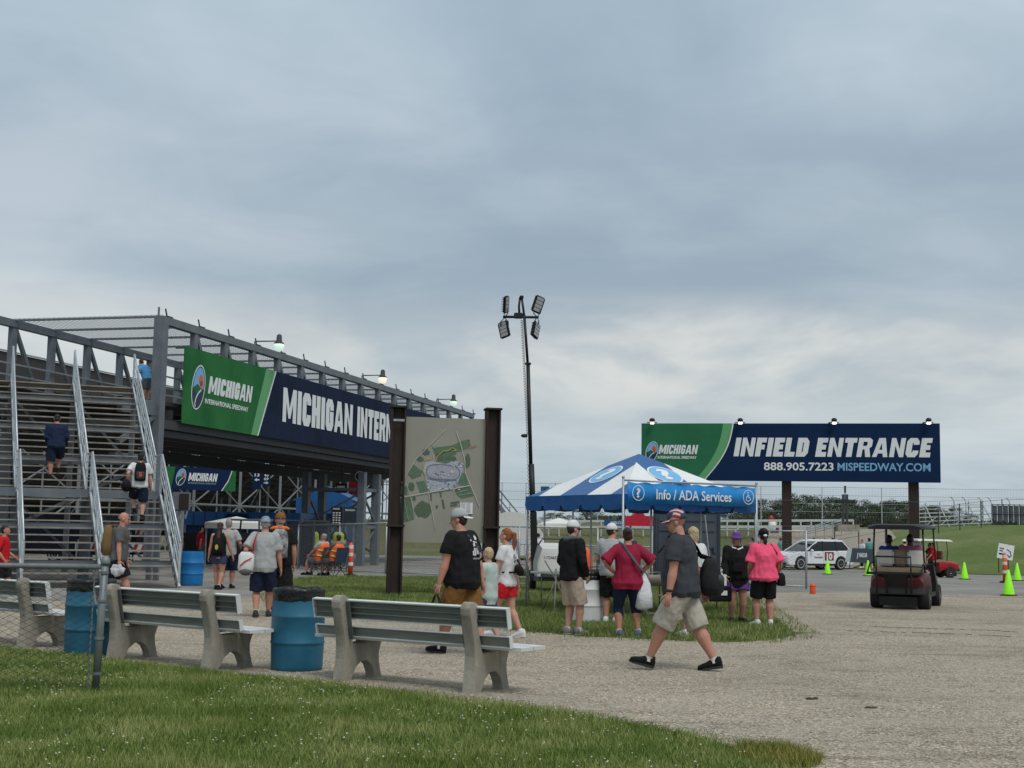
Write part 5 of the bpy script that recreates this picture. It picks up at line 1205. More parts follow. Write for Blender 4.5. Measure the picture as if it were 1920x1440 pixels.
# grey toilet cabins
M_cab = pm('grey cabin plastic', (.070, .080, .105), .5, var=.08); M_cabd = pm('dark cabin trim', (.035, .042, .065), .5)
def cabin(px, D, rz, lb):
    p = GD(px, D); t = thing('portable_toilet', lb, 'portable toilet', p, rz, 'grey portable toilets')
    MB().box((0, .55, 1.13), (1.1, 1.1, 2.05)).build('cabin', M_cab, t, bevel=.03)
    for x in (-.53, .53): MB().box((x, 0, 1.13), (.08, .06, 2.06)).build('corner_trim', M_cabd, t)
    MB().box((0, -.02, 1.25), (.86, .03, 1.55)).build('door', M_cab, t, bevel=.01)
    MB().path([(-.42, -.04, 1.0), (-.25, -.04, 1.22), (.25, -.04, 1.22), (.42, -.04, 1.0)], .02, 6).build('door_rib', M_cabd, t, True)
    MB().box((0, -.04, 1.62), (.8, .02, .025)).build('door_rib', M_cabd, t); MB().box((0, -.04, 1.9), (.8, .02, .025)).build('door_rib', M_cabd, t)
    MB().box((0, .55, .06), (1.16, 1.16, .12)).build('skid', M_black, t)
    MB().loft([[V((x*k, .55+y*k, z)) for x, y in ((-.58, -.58), (.58, -.58), (.58, .58), (-.58, .58))] for z, k in ((2.15, 1), (2.22, .95), (2.32, .6))]).build('roof', M_cabd, t)
    MB().box((.36, -.045, 1.1), (.05, .03, .16)).build('latch', M_black, t)
cabin(1312, 37.5, R(-6), 'grey portable toilet cabin behind the tent banner, partly hidden by the walking man'); cabin(1262, 38.4, R(-6), 'darker grey portable toilet cabin mostly hidden behind walking man')

# far stair at the end of the bridge
FS = pd(925, 905, 86); t = thing('far_staircase', 'grey steel stair descending from the far end of the footbridge right of the map board', 'stairs', V((FS.x, FS.y, 0)))
base = V((FS.x, FS.y, 0)); a = pd(925, 905, 86)-base; b_ = pd(1003, 1000, 86)-base
for dy in (0, 1.6):
    for k in (0, .55, 1.05): MB().bar(a+V((0, dy, k*-1)), b_+V((0, dy, k*-1)), .07 if k < 1 else .1, .07 if k < 1 else .28).build('stair_rail', M_steel, t)
    for i in range(6): p = a.lerp(b_, i/5)+V((0, dy, 0)); MB().bar(p-Z*1.1, p, .05).build('rail_post', M_steel, t)
for i in range(15): p = a.lerp(b_, i/15)-Z*1.1; MB().box(p+V((0, .8, 0)), (.28, 1.6, .04)).build('tread', M_steel, t)
MB().bar(pd(985, 925, 86)-base, pd(1000, 925, 86)-base, .05).build('landing_rail', M_steel, t)
for px in (940, 965): q = pd(px, 960, 86)-base; MB().bar(V((q.x, q.y, -.3)), q, .14).build('support_column', M_steel, t)
# ================= people =================
def skinm(n, c): return pm('skin '+n, c, .55, var=.07, scale=9, c2=tuple(x*f for x, f in zip(c, (1.12, .92, .88))), spec=.4)
SK = {'fair': skinm('fair', (.47, .28, .205)), 'tan': skinm('tan', (.40, .205, .13)), 'red': skinm('ruddy', (.44, .235, .17)), 'dark': skinm('dark', (.085, .045, .03))}
def cloth(n, c, **k):
    k.setdefault('bump', .006); k.setdefault('bscale', 9); return pm('cloth '+n, c, .85, var=k.pop('var', .08), scale=k.pop('scale', 7), spec=.2, **k)
M_sock = cloth('sock', (.62, .61, .58)); M_eye = pm('eye dark', (.02, .015, .012), .3); M_lip = pm('lips', (.33, .12, .10), .5)
def fold(me, amp, f, seed=0., zc=None):
    """cloth folds: push the surface in and out, longer vertically"""
    n = len(me.vertices); co = np.empty(n*3); no = np.empty(n*3); me.vertices.foreach_get('co', co); me.vertices.foreach_get('normal', no)
    co = co.reshape(-1, 3); no = no.reshape(-1, 3)
    d = np.array([noise.noise(V((p[0]*f, p[1]*f, p[2]*f*.55+p[0]*f*.5+seed)))+.5*noise.noise(V((p[0]*f*2.3+5, p[1]*f*2.3, p[2]*f*1.6-seed))) for p in co])
    if zc: d = d*np.clip((zc-co[:, 2])/(.09*zc), .12, 1)
    me.vertices.foreach_set('co', (co+no*(d*amp)[:, None]).ravel()); me.update()
def fin(me, name, mats, parent):
    me.name = name; me.materials.clear()
    for m in (mats if isinstance(mats, (list, tuple)) else [mats]): me.materials.append(m)
    me.polygons.foreach_set('use_smooth', [True]*len(me.polygons)); me.update()
    return mo(name, me, parent)
def ringe(c, rx, ry, M, n=18, p=2.3):
    o = []
    for j in range(n):
        a = 2*math.pi*j/n; ca, sa = math.cos(a), math.sin(a)
        o.append(c+M @ V((rx*math.copysign(abs(ca)**(2/p), ca), ry*math.copysign(abs(sa)**(2/p), sa), 0)))
    return o
def ik(a, t, l1, l2, pole):
    d = t-a; D = d.length
    if D > (l1+l2)*.999: t = a+d*((l1+l2)*.999/D); d = t-a; D = d.length
    x = (l1*l1-l2*l2+D*D)/(2*D); h = math.sqrt(max(0, l1*l1-x*x)); dn = d/D; pl = pole-dn*pole.dot(dn); pl = pl.normalized() if pl.length > 1e-5 else V((0, 1, 0))
    return a+dn*x+pl*h, t
def rlimb(b, pts, rs, n=12, flat_end=False):
    P = [V(p) for p in pts]; d0 = (P[1]-P[0]).normalized(); d1 = (P[-1]-P[-2]).normalized()
    pp = [P[0]-d0*rs[0]*.9, P[0]-d0*rs[0]*.6]+P; rr = [rs[0]*.35, rs[0]*.8]+list(rs)
    if not flat_end: pp += [P[-1]+d1*rs[-1]*.6, P[-1]+d1*rs[-1]*.9]; rr += [rs[-1]*.8, rs[-1]*.35]
    b.path(pp, rr, n)
PEOPLE = []
def person(label, pos, H, yaw, skin='fair', w=1., belly=0., fem=False, L=None, R_=None, pl=None, pr=None, fl=None, fr=None, hz=.497, lean=0., twist=0., head=(0, 0), shirt=None, sleeve=.62, hem=.475,
           shorts=None, sl=.95, sloose=1., hair=None, hairm=None, cap=None, vox=.011, shoe=None, sock=M_sock, sockh=.5, extra=None, vest=None, group=None, pants_fit=1., face=True, slw=1., kneel=None):
    pos = V(pos); t = thing('person', label, 'person', pos, yaw, group)
    k = H; sw = .098 if fem else .107; hipw = (.052 if not fem else .055)*w**.5
    L = V(L or (-.150, .005, .475)); Rr = V(R_ or (.150, .005, .475)); fl = fl or (-.055, 0, .045, 0, 8); fr = fr or (.055, 0, .045, 0, -8)
    Ml = Matrix.Rotation(-lean, 3, 'X'); Mt = Matrix.Rotation(twist, 3, 'Z'); pv = V((0, 0, hz))
    def up(p, f=1.):     # upper body point, in unit of height with standing pelvis at .497
        q = V(p)-V((0, 0, .497)); q = (Ml @ Mt) @ q if f > .5 else Matrix.Rotation(-lean*.5, 3, 'X') @ q
        return (pv+q)*k
    Mu = Ml @ Mt
    fz = lambda z: 0 if z < .5 else min(1, (z-.5)/.08)
    def trunk(grow, z0, z1, b, hemk=1.):
        fl_ = (.091, .068) if grow > .012 else (0, 0)
        prof = [(.455, .078, .060), (.497, .094, .070), (.54, .092, .068), (.60, .080, .062), (.66, .083, .064), (.72, .094, .068), (.765, .099, .066), (.80, .094, .056), (.822, .066, .045), (.842, .038, .038)]
        if fem: prof = [(.455, .082, .062), (.497, .097, .074), (.54, .093, .068), (.60, .074, .056), (.66, .078, .062), (.72, .086, .074), (.765, .089, .064), (.80, .084, .052), (.822, .058, .042), (.842, .034, .036)]
        zs = [z0]+[p[0] for p in prof if z0+.01 < p[0] < z1-.005]+[z1]; rings = []
        for z in zs:
            for a, c in zip(prof[:-1], prof[1:]):
                if z <= c[0] or c is prof[-1]: break
            f = min(1, max(0, (z-a[0])/(c[0]-a[0]))); rx = a[1]+(c[1]-a[1])*f; ry = a[2]+(c[2]-a[2])*f
            g = 1 if z < .74 else max(0, 1-(z-.74)/.09)*.7+.3
            bl = belly*math.exp(-((z-.60)/.075)**2); ww = 1+(w-1)*g
            if .49 < z < .74: rx = max(rx, fl_[0]-(.006 if fem else 0)); ry = max(ry, fl_[1])
            rx = rx*ww+grow+bl*.25; ry = ry*ww+grow+bl*.5; hk = 1+(hemk-1)*max(0, min(1, (.62-z)/.12))
            c_ = V((0, bl*.5-(.012 if .5 < z < .56 else 0)*0, z)); rings.append(ringe(up(c_, fz(z)), rx*k*hk, ry*k*hk, Mu if z > .56 else Matrix.Rotation(-lean*.5, 3, 'X')))
        b.loft(rings)
    # joints
    S = [up((-sw*(1+(w-1)*.45), 0, .802)), up((sw*(1+(w-1)*.45), 0, .802))]
    Wt = [V(L)*k, Rr*k]; 
    ua, fa = .168*k, .146*k
    El, Wr = zip(*(ik(S[i], Wt[i], ua, fa, V(p or ((-.45, .45)[i], -1, -.2))) for i, p in enumerate((pl, pr))))
    Hp = [pv*k+V((-hipw, 0, -.005))*k, pv*k+V((hipw, 0, -.005))*k]; Kn = []; An = []
    for i, f in enumerate((fl, fr)):
        a_, b2 = ik(Hp[i], V(f[:3])*k, .232*k, .222*k, V(((-.15, .15)[i], 1, .1))); Kn.append(a_); An.append(b2)
    lw = w**.45
    b = MB(); trunk(0, .462, .846, b)
    nk = up((0, .004, .835)); hd = up((0, .018, .915)); rlimb(b, [nk-V((0, 0, .02*k)), nk, nk.lerp(hd, .6)], [.040*k*w**.4, .036*k*w**.5, .034*k*w**.4])
    hr = Mu @ (Matrix.Rotation(head[0], 3, 'Z') @ Matrix.Rotation(head[1], 3, 'X'))
    HC = hd
    def hp(x, y, z): return HC+hr @ (V((x, y, z))*k)
    b.ell(hp(0, -.006, .030), (.043*k, .052*k, .052*k), 20, 14, hr); b.ell(hp(0, .016, -.006), (.034*k, .038*k, .048*k), 16, 12, hr); b.ell(hp(0, .030, -.032), (.022*k, .022*k, .020*k), 12, 8, hr)
    rlimb(b, [hp(0, .050, .014), hp(0, .060, -.004)], [.0055*k, .009*k], 8); b.ell(hp(0, .044, .022), (.026*k, .012*k, .007*k), 12, 6, hr)
    for s in (-1, 1): b.ell(hp(s*.044, -.004, .004), (.007*k, .013*k, .020*k), 10, 8, hr)
    for i in (0, 1):
        rlimb(b, [S[i], S[i].lerp(El[i], .45), El[i], El[i].lerp(Wr[i], .3), Wr[i]], [.036*k*lw, .031*k*lw, .0245*k*lw, .0272*k*lw, .0160*k*lw**.5])
        rlimb(b, [Hp[i], Hp[i].lerp(Kn[i], .5), Kn[i], Kn[i].lerp(An[i], .28), Kn[i].lerp(An[i], .6), An[i]], [.060*k*lw, .053*k*lw, .036*k*lw, .0405*k*lw, .029*k*lw, .0195*k*lw**.5])
        d = (Wr[i]-El[i]).normalized(); side = V(((-1, 1)[i], 0, 0)); pn = (side-d*side.dot(d)); pn = pn.normalized() if pn.length > .1 else V((0, 0, 1)); fw = d.cross(pn)*(1 if i else -1)  # fw: towards the thumb side
        if fw.y < 0: fw = -fw
        cpl = Wr[i]+d*.027*k; Mp = Matrix((fw, pn, d)).transposed(); b.ell(cpl, (.021*k, .0115*k, .033*k), 12, 8, Mp)
    body = remesh(b, vox)
    # fingers stay apart from each other but belong to the same skin
    bf = MB()
    for i in (0, 1):
        d = (Wr[i]-El[i]).normalized(); side = V(((-1, 1)[i], 0, 0)); pn = (side-d*side.dot(d)); pn = pn.normalized() if pn.length > .1 else V((0, 0, 1)); fw = d.cross(pn)
        if fw.y < 0: fw = -fw
        for q, (o_, ln) in enumerate(((.015, .038), (.005, .043), (-.005, .040), (-.014, .031))):
            a0 = Wr[i]+d*.048*k+fw*o_*k; a1 = a0+(d*.93-pn*.22+fw*.03*(1.5-q))*ln*.5*k; a2 = a1+(d*.75-pn*.62)*ln*.5*k
            rlimb(bf, [a0, a1, a2], [.0062*k, .0056*k, .0046*k], 6)
        a0 = Wr[i]+d*.018*k+fw*.016*k; rlimb(bf, [a0, a0+(d*.6+fw*.75-pn*.25)*.022*k, a0+(d*.95+fw*.85-pn*.55)*.036*k], [.0085*k, .0068*k, .005*k], 6)
    bm = bmesh.new(); bm.from_mesh(body); me2 = bf.mesh('x', SK[skin]); bm.from_mesh(me2); bm.to_mesh(body); bm.free(); bpy.data.meshes.remove(me2)
    fin(body, 'body', SK[skin], t)
    if shirt:
        b = MB(); trunk(.014+.005*w, hem, .845, b, 1.05*slw**.5)
        for i in (0, 1):
            if sleeve <= 0: continue
            if sleeve <= 1: e_ = S[i].lerp(El[i], sleeve); rlimb(b, [S[i]-V((S[i].x*.12, 0, 0)), S[i].lerp(e_, .5), e_], [.051*k*lw, .047*k*lw, .047*k*lw*slw], 14, True)
            else: rlimb(b, [S[i], S[i].lerp(El[i], .5), El[i], Wr[i]], [.050*k*lw, .043*k*lw, .036*k*lw, .027*k*lw], 14, True)
        me = remesh(b, vox*1.15); fold(me, .0115*k*(1+(w-1)*.5), 7.5, H, .80*k-(.497-hz)*k); fin(me, 'shirt', shirt, t)
    if vest:
        b = MB(); trunk(.026+.004*w, .50, .835, b, 1.0); me = remesh(b, vox); fin(me, 'vest', vest, t)
        for zz_ in (.60, .70): b = MB(); b.path([up((-.12*w**.7, .0, zz_)), up((-.11*w, -.085*w, zz_)), up((.11*w, -.085*w, zz_)), up((.12*w**.7, .0, zz_))], .012*k, 6); b.build('reflective_stripe', M_lampstripe, t)
    if shorts:
        b = MB(); trunk(.004+.002*w, .47, .545, b)
        for i in (0, 1):
            gr = .014*sloose
            if sl <= 1: e_ = Hp[i].lerp(Kn[i], sl); rlimb(b, [Hp[i], Hp[i].lerp(e_, .5), e_], [(.058+gr*.3)*k*lw*pants_fit, (.056+gr)*k*lw*pants_fit, (.047+gr*1.5)*k*lw*pants_fit], 16, True)
            else: e_ = Kn[i].lerp(An[i], sl-1); rlimb(b, [Hp[i], Hp[i].lerp(Kn[i], .5), Kn[i], Kn[i].lerp(e_, .5), e_], [(.064)*k*lw, (.055+gr*.5)*k*lw*pants_fit, (.038+gr*.6)*k*lw, (.037+gr*.7)*k*lw*pants_fit, (.026+gr)*k*lw], 14, True)
        me = remesh(b, vox*1.15); fold(me, .0095*k*max(.3, min(1, sloose)), 9, H+2); fin(me, 'shorts' if sl <= 1 else 'trousers', shorts, t)
    for i, f in enumerate((fl, fr)):
        pit, yw = R(f[3]), R(f[4]); Mf = Matrix.Rotation(yw, 3, 'Z') @ Matrix.Rotation(pit, 3, 'X'); A_ = An[i]
        if shoe:
            def fr_(y, z, rx, rz): return [A_+Mf @ (V((rx*math.copysign(abs(math.cos(a))**.8, math.cos(a)), y, z+rz*math.sin(a)))*k) for a in [2*math.pi*j/14 for j in range(14)]]
            b = MB(); b.loft([fr_(-.042, -.018, .014, .016), fr_(-.036, -.008, .023, .032), fr_(-.01, -.006, .027, .038), fr_(.022, -.013, .028, .031), (fr_(.055, -.021, .032, .023)), fr_(.090, -.025, .031, .018), fr_(.110, -.028, .020, .012), fr_(.112, -.031, .006, .005)])
            s_ = b.build('shoe', shoe[0], t, True)
            b = MB(); b.loft([[A_+Mf @ (V((x*k_, y, z))*k) for (y, k_) in ((-.042, .55), (-.02, 1), (.03, .95), (.065, 1.15), (.095, .9), (.115, .35))for x in (.025,)]+[A_+Mf @ (V((-x*k_, y, z))*k) for (y, k_) in ((.115, .35), (.095, .9), (.065, 1.15), (.03, .95), (-.02, 1), (-.042, .55)) for x in (.025,)] for z in (-.046, -.030)])
            b.build('sole', shoe[1], s_, False)
        if sock and sockh: 
            a2 = A_.lerp(Kn[i], sockh*.25); b = MB(); b.path([A_-V((0, 0, .01*k)), A_.lerp(a2, .5), a2], [.028*k*lw**.5, .0255*k*lw**.5, .027*k*lw], 14, False); b.build('sock', sock, t, True)
    # hair
    if hair:
        b = MB(); hm = hairm
        if hair != 'beardonly':
            b.ell(hp(0, -.012, .036 if not cap else .026), (.047*k, .054*k, (.051 if not cap else .044)*k), 20, 14, hr)
            if hair in ('short', 'long', 'pony', 'bun', 'bob'): b.ell(hp(0, -.026, .008), (.044*k, .036*k, .046*k), 16, 10, hr)
            if hair == 'bob': b.ell(hp(0, -.012, -.012), (.055*k, .046*k, .06*k), 16, 10, hr)
            if hair == 'long': rlimb(b, [hp(0, -.04, .0), hp(0, -.05, -.06), up((0, -.085, .74)), up((0, -.08, .68))], [.04*k, .042*k, .036*k, .012*k], 12)
            if hair == 'pony': rlimb(b, [hp(0, -.05, .045), hp(.0, -.085, .035), hp(.005, -.09, -.03), hp(.01, -.075, -.10), hp(.012, -.06, -.155)], [.014*k, .020*k, .024*k, .020*k, .006*k], 10)
            if hair == 'bun': b.ell(hp(0, -.058, .055), (.024*k, .022*k, .024*k), 12, 8, hr)
            me = remesh(b, vox*.8)
            if hair != 'x': fold(me, .006*k, 22, 1)
            # keep the face free
            bm = bmesh.new(); bm.from_mesh(me); inv = hr.inverted()
            dele = [v for v in bm.verts if (lambda q: q.y > .012*k and q.z < .050*k)(inv @ (v.co-HC))]
            bmesh.ops.delete(bm, geom=dele, context='VERTS'); bm.to_mesh(me); bm.free()
            fin(me, 'hair', hm, t)
    if face and vox < .014:
        for s in (-1, 1): MB().ell(hp(s*.017, .0475, .012), (.006*k, .004*k, .0042*k), 8, 6, hr).build('eye', M_eye, t, True)
        MB().ell(hp(0, .0505, -.022), (.014*k, .005*k, .0042*k), 10, 6, hr).build('mouth', M_lip, t, True)
    if cap:
        kind, cm = cap[0], cap[1]; bmm = cap[2] if len(cap) > 2 else cm
        if kind in ('cap', 'back', 'flag'):
            rings = []
            for i in range(7):
                a = i/6*math.pi*.49; rr = math.cos(a)**.8; rings.append([hp(.0535*rr*math.cos(2*math.pi*j/22), -.008+.0625*rr*math.sin(2*math.pi*j/22), .024+.068*math.sin(a)) for j in range(22)])
            c_ = MB().loft(rings, True).build('cap', cm, t, True)
            s = -1 if kind == 'back' else 1; b = MB(); tl = -.4 if kind != 'back' else -.75
            o1 = []; o2 = []
            for j in range(11):
                a = math.pi*(j/10); x = .044*math.cos(a); y = -.008+s*(.050+.050*math.sin(a)); z = .028+tl*(.052*math.sin(a))*.5-(.012*abs(math.cos(a)))
                o1.append(hp(x, y, z)); o2.append(hp(x, -.008+s*.040, .031-(.004*abs(math.cos(a)))))
            kx = len(o1); th_ = hr @ V((0, 0, .004*k)); allv = o1+o2+[p-th_ for p in o1]+[p-th_ for p in o2]
            b.add(allv, [(i, i+1, i+1+kx, i+kx) for i in range(kx-1)]+[(i+2*kx, i+3*kx, i+1+3*kx, i+1+2*kx) for i in range(kx-1)]+[(i, i+2*kx, i+1+2*kx, i+1) for i in range(kx-1)]); b.build('brim', bmm, c_, True)
        if kind in ('bucket', 'hard'):
            prof = [(.050, .030), (.048, .055), (.040, .078), (.02, .083)] if kind == 'bucket' else [(.052, .03), (.05, .06), (.035, .082), (.01, .088)]
            br_ = [(.078, .012), (.052, .033)] if kind == 'bucket' else [(.062, .028), (.052, .031)]
            rg = [[hp(r_*math.cos(2*math.pi*j/22), -.006+r_*1.12*math.sin(2*math.pi*j/22), z_) for j in range(22)] for r_, z_ in br_+prof]
            MB().loft(rg, True).build('hat', cm, t, True)
    j = {'S': S, 'E': El, 'W': Wr, 'K': Kn, 'A': An, 'hp': hp, 'up': up, 'k': k, 'root': t}
    Mw = Matrix.Translation(pos) @ Matrix.Rotation(yaw, 4, 'Z'); j['M'] = Mw; j['yaw'] = yaw; j['pos'] = pos
    return j
def held(name, label, cat, j, loc):
    """a thing carried by a person, its origin at a point given in the person's frame"""
    t = thing(name, label, cat, j['M'] @ V(loc), j['yaw']); return t
def strap(t, j, loc, pts, w, m, nm='strap'):
    P = [V(p)-V(loc) for p in pts]; b = MB(); L_ = []; 
    for i, p in enumerate(P):
        d = (P[min(i+1, len(P)-1)]-P[max(i-1, 0)]).normalized(); out = V((P[i]+V(loc)).xy.to_3d()).normalized(); sd_ = d.cross(out).normalized()*w/2; L_.append([p-sd_, p+sd_, p+sd_+out*.006, p-sd_+out*.006])
    b.loft(L_); b.build(nm, m, t, True)
def backpack(label, j, m, m2, s=1., z=.70, det=None):
    k = j['k']; loc = j['up']((0, -.118, z)); t = held('backpack', label, 'backpack', j, loc)
    b = MB(); w, d, h = .15*s, .085*s, .24*s
    b.loft([ringe(V((0, .0, zz_)), w*f, d*g, Matrix.Identity(3), 20, 3) for zz_, f, g in ((-h, .7, .6), (-h*.95, .92, .95), (-h*.3, 1, 1.12), (h*.4, .95, 1.0), (h*.8, .8, .8), (h, .4, .4))]); me = b.mesh('pack_body', m, True); fold(me, .012, 9); mo('pack_body', me, t)
    b = MB(); b.loft([ringe(V((0, -d*.85, zz_)), w*.72*f, d*.45*g, Matrix.Identity(3), 16, 3) for zz_, f, g in ((-h*.85, .7, .6), (-h*.7, 1, 1), (-h*.1, 1, .9), (h*.02, .8, .5))]); b.build('front_pocket', m2, t, True)
    MB().path([(-.03, 0, h), (-.02, 0, h+.05), (.02, 0, h+.05), (.03, 0, h)], .008, 6).build('grab_handle', m2, t, True)
    for sx in (-1, 1):
        p = [V((sx*.06, .05, h*.85)), V((sx*.07, .10, h*.95+.02)), j['up']((sx*.058, .0, .845))-loc, j['up']((sx*.066, .06, .80))-loc, j['up']((sx*.075, .085, .72))-loc, j['up']((sx*.09, .03, .645))-loc, V((sx*.10, .06, -h*.7))]
        b = MB(); b.path(p, .020, 6); o = b.build('shoulder_strap', m2, t, True)
    if det: det(t, w, d, h)
    return t
M_lampstripe = pm('reflective stripe', (.62, .66, .30), .4)
# cloth colours
C_char = cloth('charcoal', (.045, .050, .058)); C_khaki = cloth('khaki', (.40, .37, .31), bump=.01, bscale=14); C_black = cloth('black', (.010, .010, .011)); C_navy = cloth('navy', (.012, .018, .042)); C_hood = cloth('hoodie navy', (.012, .020, .050))
C_white = cloth('white', (.62, .62, .62)); C_pink = cloth('neon pink', (.85, .10, .20)); C_crim = cloth('crimson', (.26, .014, .042)); C_brn = cloth('golden brown', (.175, .082, .022)); C_red = cloth('bright red', (.48, .012, .02))
C_grey = cloth('light grey', (.36, .37, .37)); C_mgrey = cloth('mid grey', (.10, .105, .11)); C_tan = cloth('sand', (.40, .32, .25)); C_mint = cloth('pale mint', (.42, .50, .47)); C_jean = cloth('denim', (.035, .055, .10)); C_purp = cloth('purple', (.13, .05, .22)); C_olive = cloth('coyote tan', (.17, .11, .045))
C_hiv = pm('cloth hi-vis yellow', (.30, .42, .07), .7); C_ora = pm('cloth hi-vis orange', (.85, .14, .03), .7); C_blue = cloth('sky blue', (.10, .32, .60)); C_teal = cloth('teal', (.10, .30, .28))
H_brown = pm('hair brown', (.035, .018, .010), .6, bump=.006, bscale=40); H_red = pm('hair auburn', (.24, .075, .025), .55, bump=.006, bscale=40); H_blond = pm('hair blond', (.42, .33, .20), .6, bump=.006, bscale=40); H_grey = pm('hair grey', (.28, .26, .25), .6, bump=.006, bscale=40); H_black = pm('hair black', (.012, .010, .010), .5, bump=.006, bscale=40); H_pink = pm('hair pink', (.50, .12, .25), .6)
SH_b = (C_black, pm('sole dark', (.03, .03, .03), .7)); SH_w = (cloth('shoe white', (.62, .62, .60)), pm('sole white', (.62, .62, .60), .6)); SH_g = (cloth('shoe grey', (.20, .20, .19)), pm('sole pale', (.45, .45, .43), .6)); SH_bl = (cloth('shoe blue grey', (.10, .13, .20)), pm('sole pale', (.45, .45, .43), .6))
# American flag cap cloth
def flagm():
    m = bpy.data.materials.new('flag print'); m.use_nodes = True; t = m.node_tree; b = t.nodes['Principled BSDF']; tc = N(t, 'ShaderNodeTexCoord').outputs['Object']
    mp = N(t, 'ShaderNodeMapping'); mp.inputs[2].default_value = (.5, .5, .3); t.links.new(tc, mp.inputs[0])
    wv = N(t, 'ShaderNodeTexWave', inp={'Scale': 6.5, 'Distortion': 2.5, 'Detail': 2}); t.links.new(mp.outputs[0], wv.inputs[0])
    c = ramp(t, wv.outputs[1], [(.45, (.30, .018, .022)), (.55, (.50, .48, .46))], 'CONSTANT')
    n = N(t, 'ShaderNodeTexNoise', inp={'Scale': 9, 'Detail': 1}); t.links.new(tc, n.inputs[0]); f = ramp(t, n.outputs[0], [(.53, (0,)), (.58, (1,))], 'LINEAR')
    t.links.new(mixc(t, f, c, (.02, .035, .09)), b.inputs['Base Color']); b.inputs['Roughness'].default_value = .8; return m
M_flag = flagm()

# --- the walking man in front
G0 = G(1279, 1258)
jm = person('heavyset man in charcoal T-shirt, khaki cargo shorts and flag-print cap striding across gravel', G0, 1.86, R(72), 'red', 1.20, .030, L=(-.168, .050, .475), R_=(.15, -.10, .49),
    fl=(-.045, .205, .050, 14, 4), fr=(.045, -.195, .060, -10, -4), hz=.478, lean=R(3), head=(R(6), R(-4)), shirt=C_char, sleeve=.72, hem=.462, shorts=C_khaki, sl=1.0, sloose=.9, cap=('flag', M_flag), vox=.008, shoe=SH_b, sock=M_sock, sockh=.42, slw=1.05)
k = jm['k']; loc = V((.17*k*.9, -.150*k, .585*k)); t = held('shoulder_bag', 'black round duffel bag slung on the walking man\'s back', 'bag', jm, loc)
b = MB(); b.loft([ringe(V((0, 0, z)), a, c, Matrix.Identity(3), 22, 2.4) for z, a, c in ((-.25, .05, .04), (-.235, .12, .09), (-.19, .165, .13), (-.13, .18, .145), (-.06, .172, .14), (0, .155, .125), (.06, .135, .11), (.12, .115, .09), (.165, .085, .065), (.19, .04, .03))]); me = b.mesh('bag_body', cloth('black nylon', (.016, .016, .018), bump=.012, bscale=14), True); fold(me, .035, 8); mo('bag_body', me, t)
MB().ell((-.03, -.11, -.06), (.09, .05, .07), 14, 8).build('mesh_pocket', pm('grey mesh', (.04, .04, .045), .6), t, True); MB().box((.0, -.125, .05), (.06, .012, .02)).build('white_tag', M_white, t)
U = jm['up']; strap(t, jm, loc, [loc+V((0, 0, .18)), U((.13, -.105, .70)), U((.085, -.085, .77)), U((.02, -.055, .845)), U((-.03, .0, .857)), U((-.07, .055, .83))], .05, C_black)
strap(t, jm, loc, [loc+V((.02, .02, .18)), U((.155, -.03, .74)), U((.125, .0, .835)), U((.10, .06, .80)), U((.13, .08, .70)), loc+V((.05, .12, .05))], .05, C_black)
MB().lathe([(.035, -.016), (.037, 0), (.035, .016)], (0, 0, 0), 16, False).build('watch', M_black, thing('wristwatch', 'dark watch on the left wrist of the walking man in charcoal shirt', 'watch', jm['M'] @ (jm['W'][0].lerp(jm['E'][0], .10))))
# cargo pocket detail on his shorts
MB().box(V((-.168, .07, .66)), (.012, .17, .20), Matrix.Rotation(R(-5), 3, 'Y') @ Matrix.Rotation(R(-18), 3, 'X')).build('cargo_pocket', C_khaki, jm['root'], bevel=.005)
MB().box(V((-.174, .075, .745)), (.014, .18, .045), Matrix.Rotation(R(-5), 3, 'Y') @ Matrix.Rotation(R(-18), 3, 'X')).build('pocket_flap', C_khaki, jm['root'], bevel=.005)

# --- black shirt man by the map board
p = GD(868, 16.9)
jb = person('heavyset man in black T-shirt, golden brown shorts and backwards white cap beside the map board', p, 1.84, R(58), 'red', 1.24, .034, L=(-.175, .075, .475), R_=(.15, -.06, .48), fl=(-.05, .14, .046, 6, 0), fr=(.05, -.15, .055, -12, 0), hz=.485, lean=R(4), head=(R(20), R(-6)),
    shirt=C_black, sleeve=.66, hem=.45, shorts=C_brn, sl=1.0, sloose=1.3, hair='short', hairm=H_brown, cap=('back', C_grey, C_white), vox=.009, shoe=SH_b)
def flat_on(j, x0, z0, w, h, polys, m, nm, y=-.118):
    t = j['root']; o = j['up']((x0, y, z0)); 
    b = MB()
    for q in polys: b.prism([(a*w, c*h) for a, c in q], o, (1, 0, 0), (0, 0, 1), .004)
    return b.build(nm, m, t)
def rects(n, seed, s=.12):
    rr = random.Random(seed); o = []
    for i in range(n):
        x, y = rr.random()*.85, rr.random()*.85; a, c = rr.uniform(.5, 1.3)*s, rr.uniform(.4, 1.3)*s; o.append([(x, y), (x+a, y+rr.uniform(-.04, .04)), (x+a, y+c), (x+rr.uniform(-.03, .03), y+c)])
    return o
pb = jb
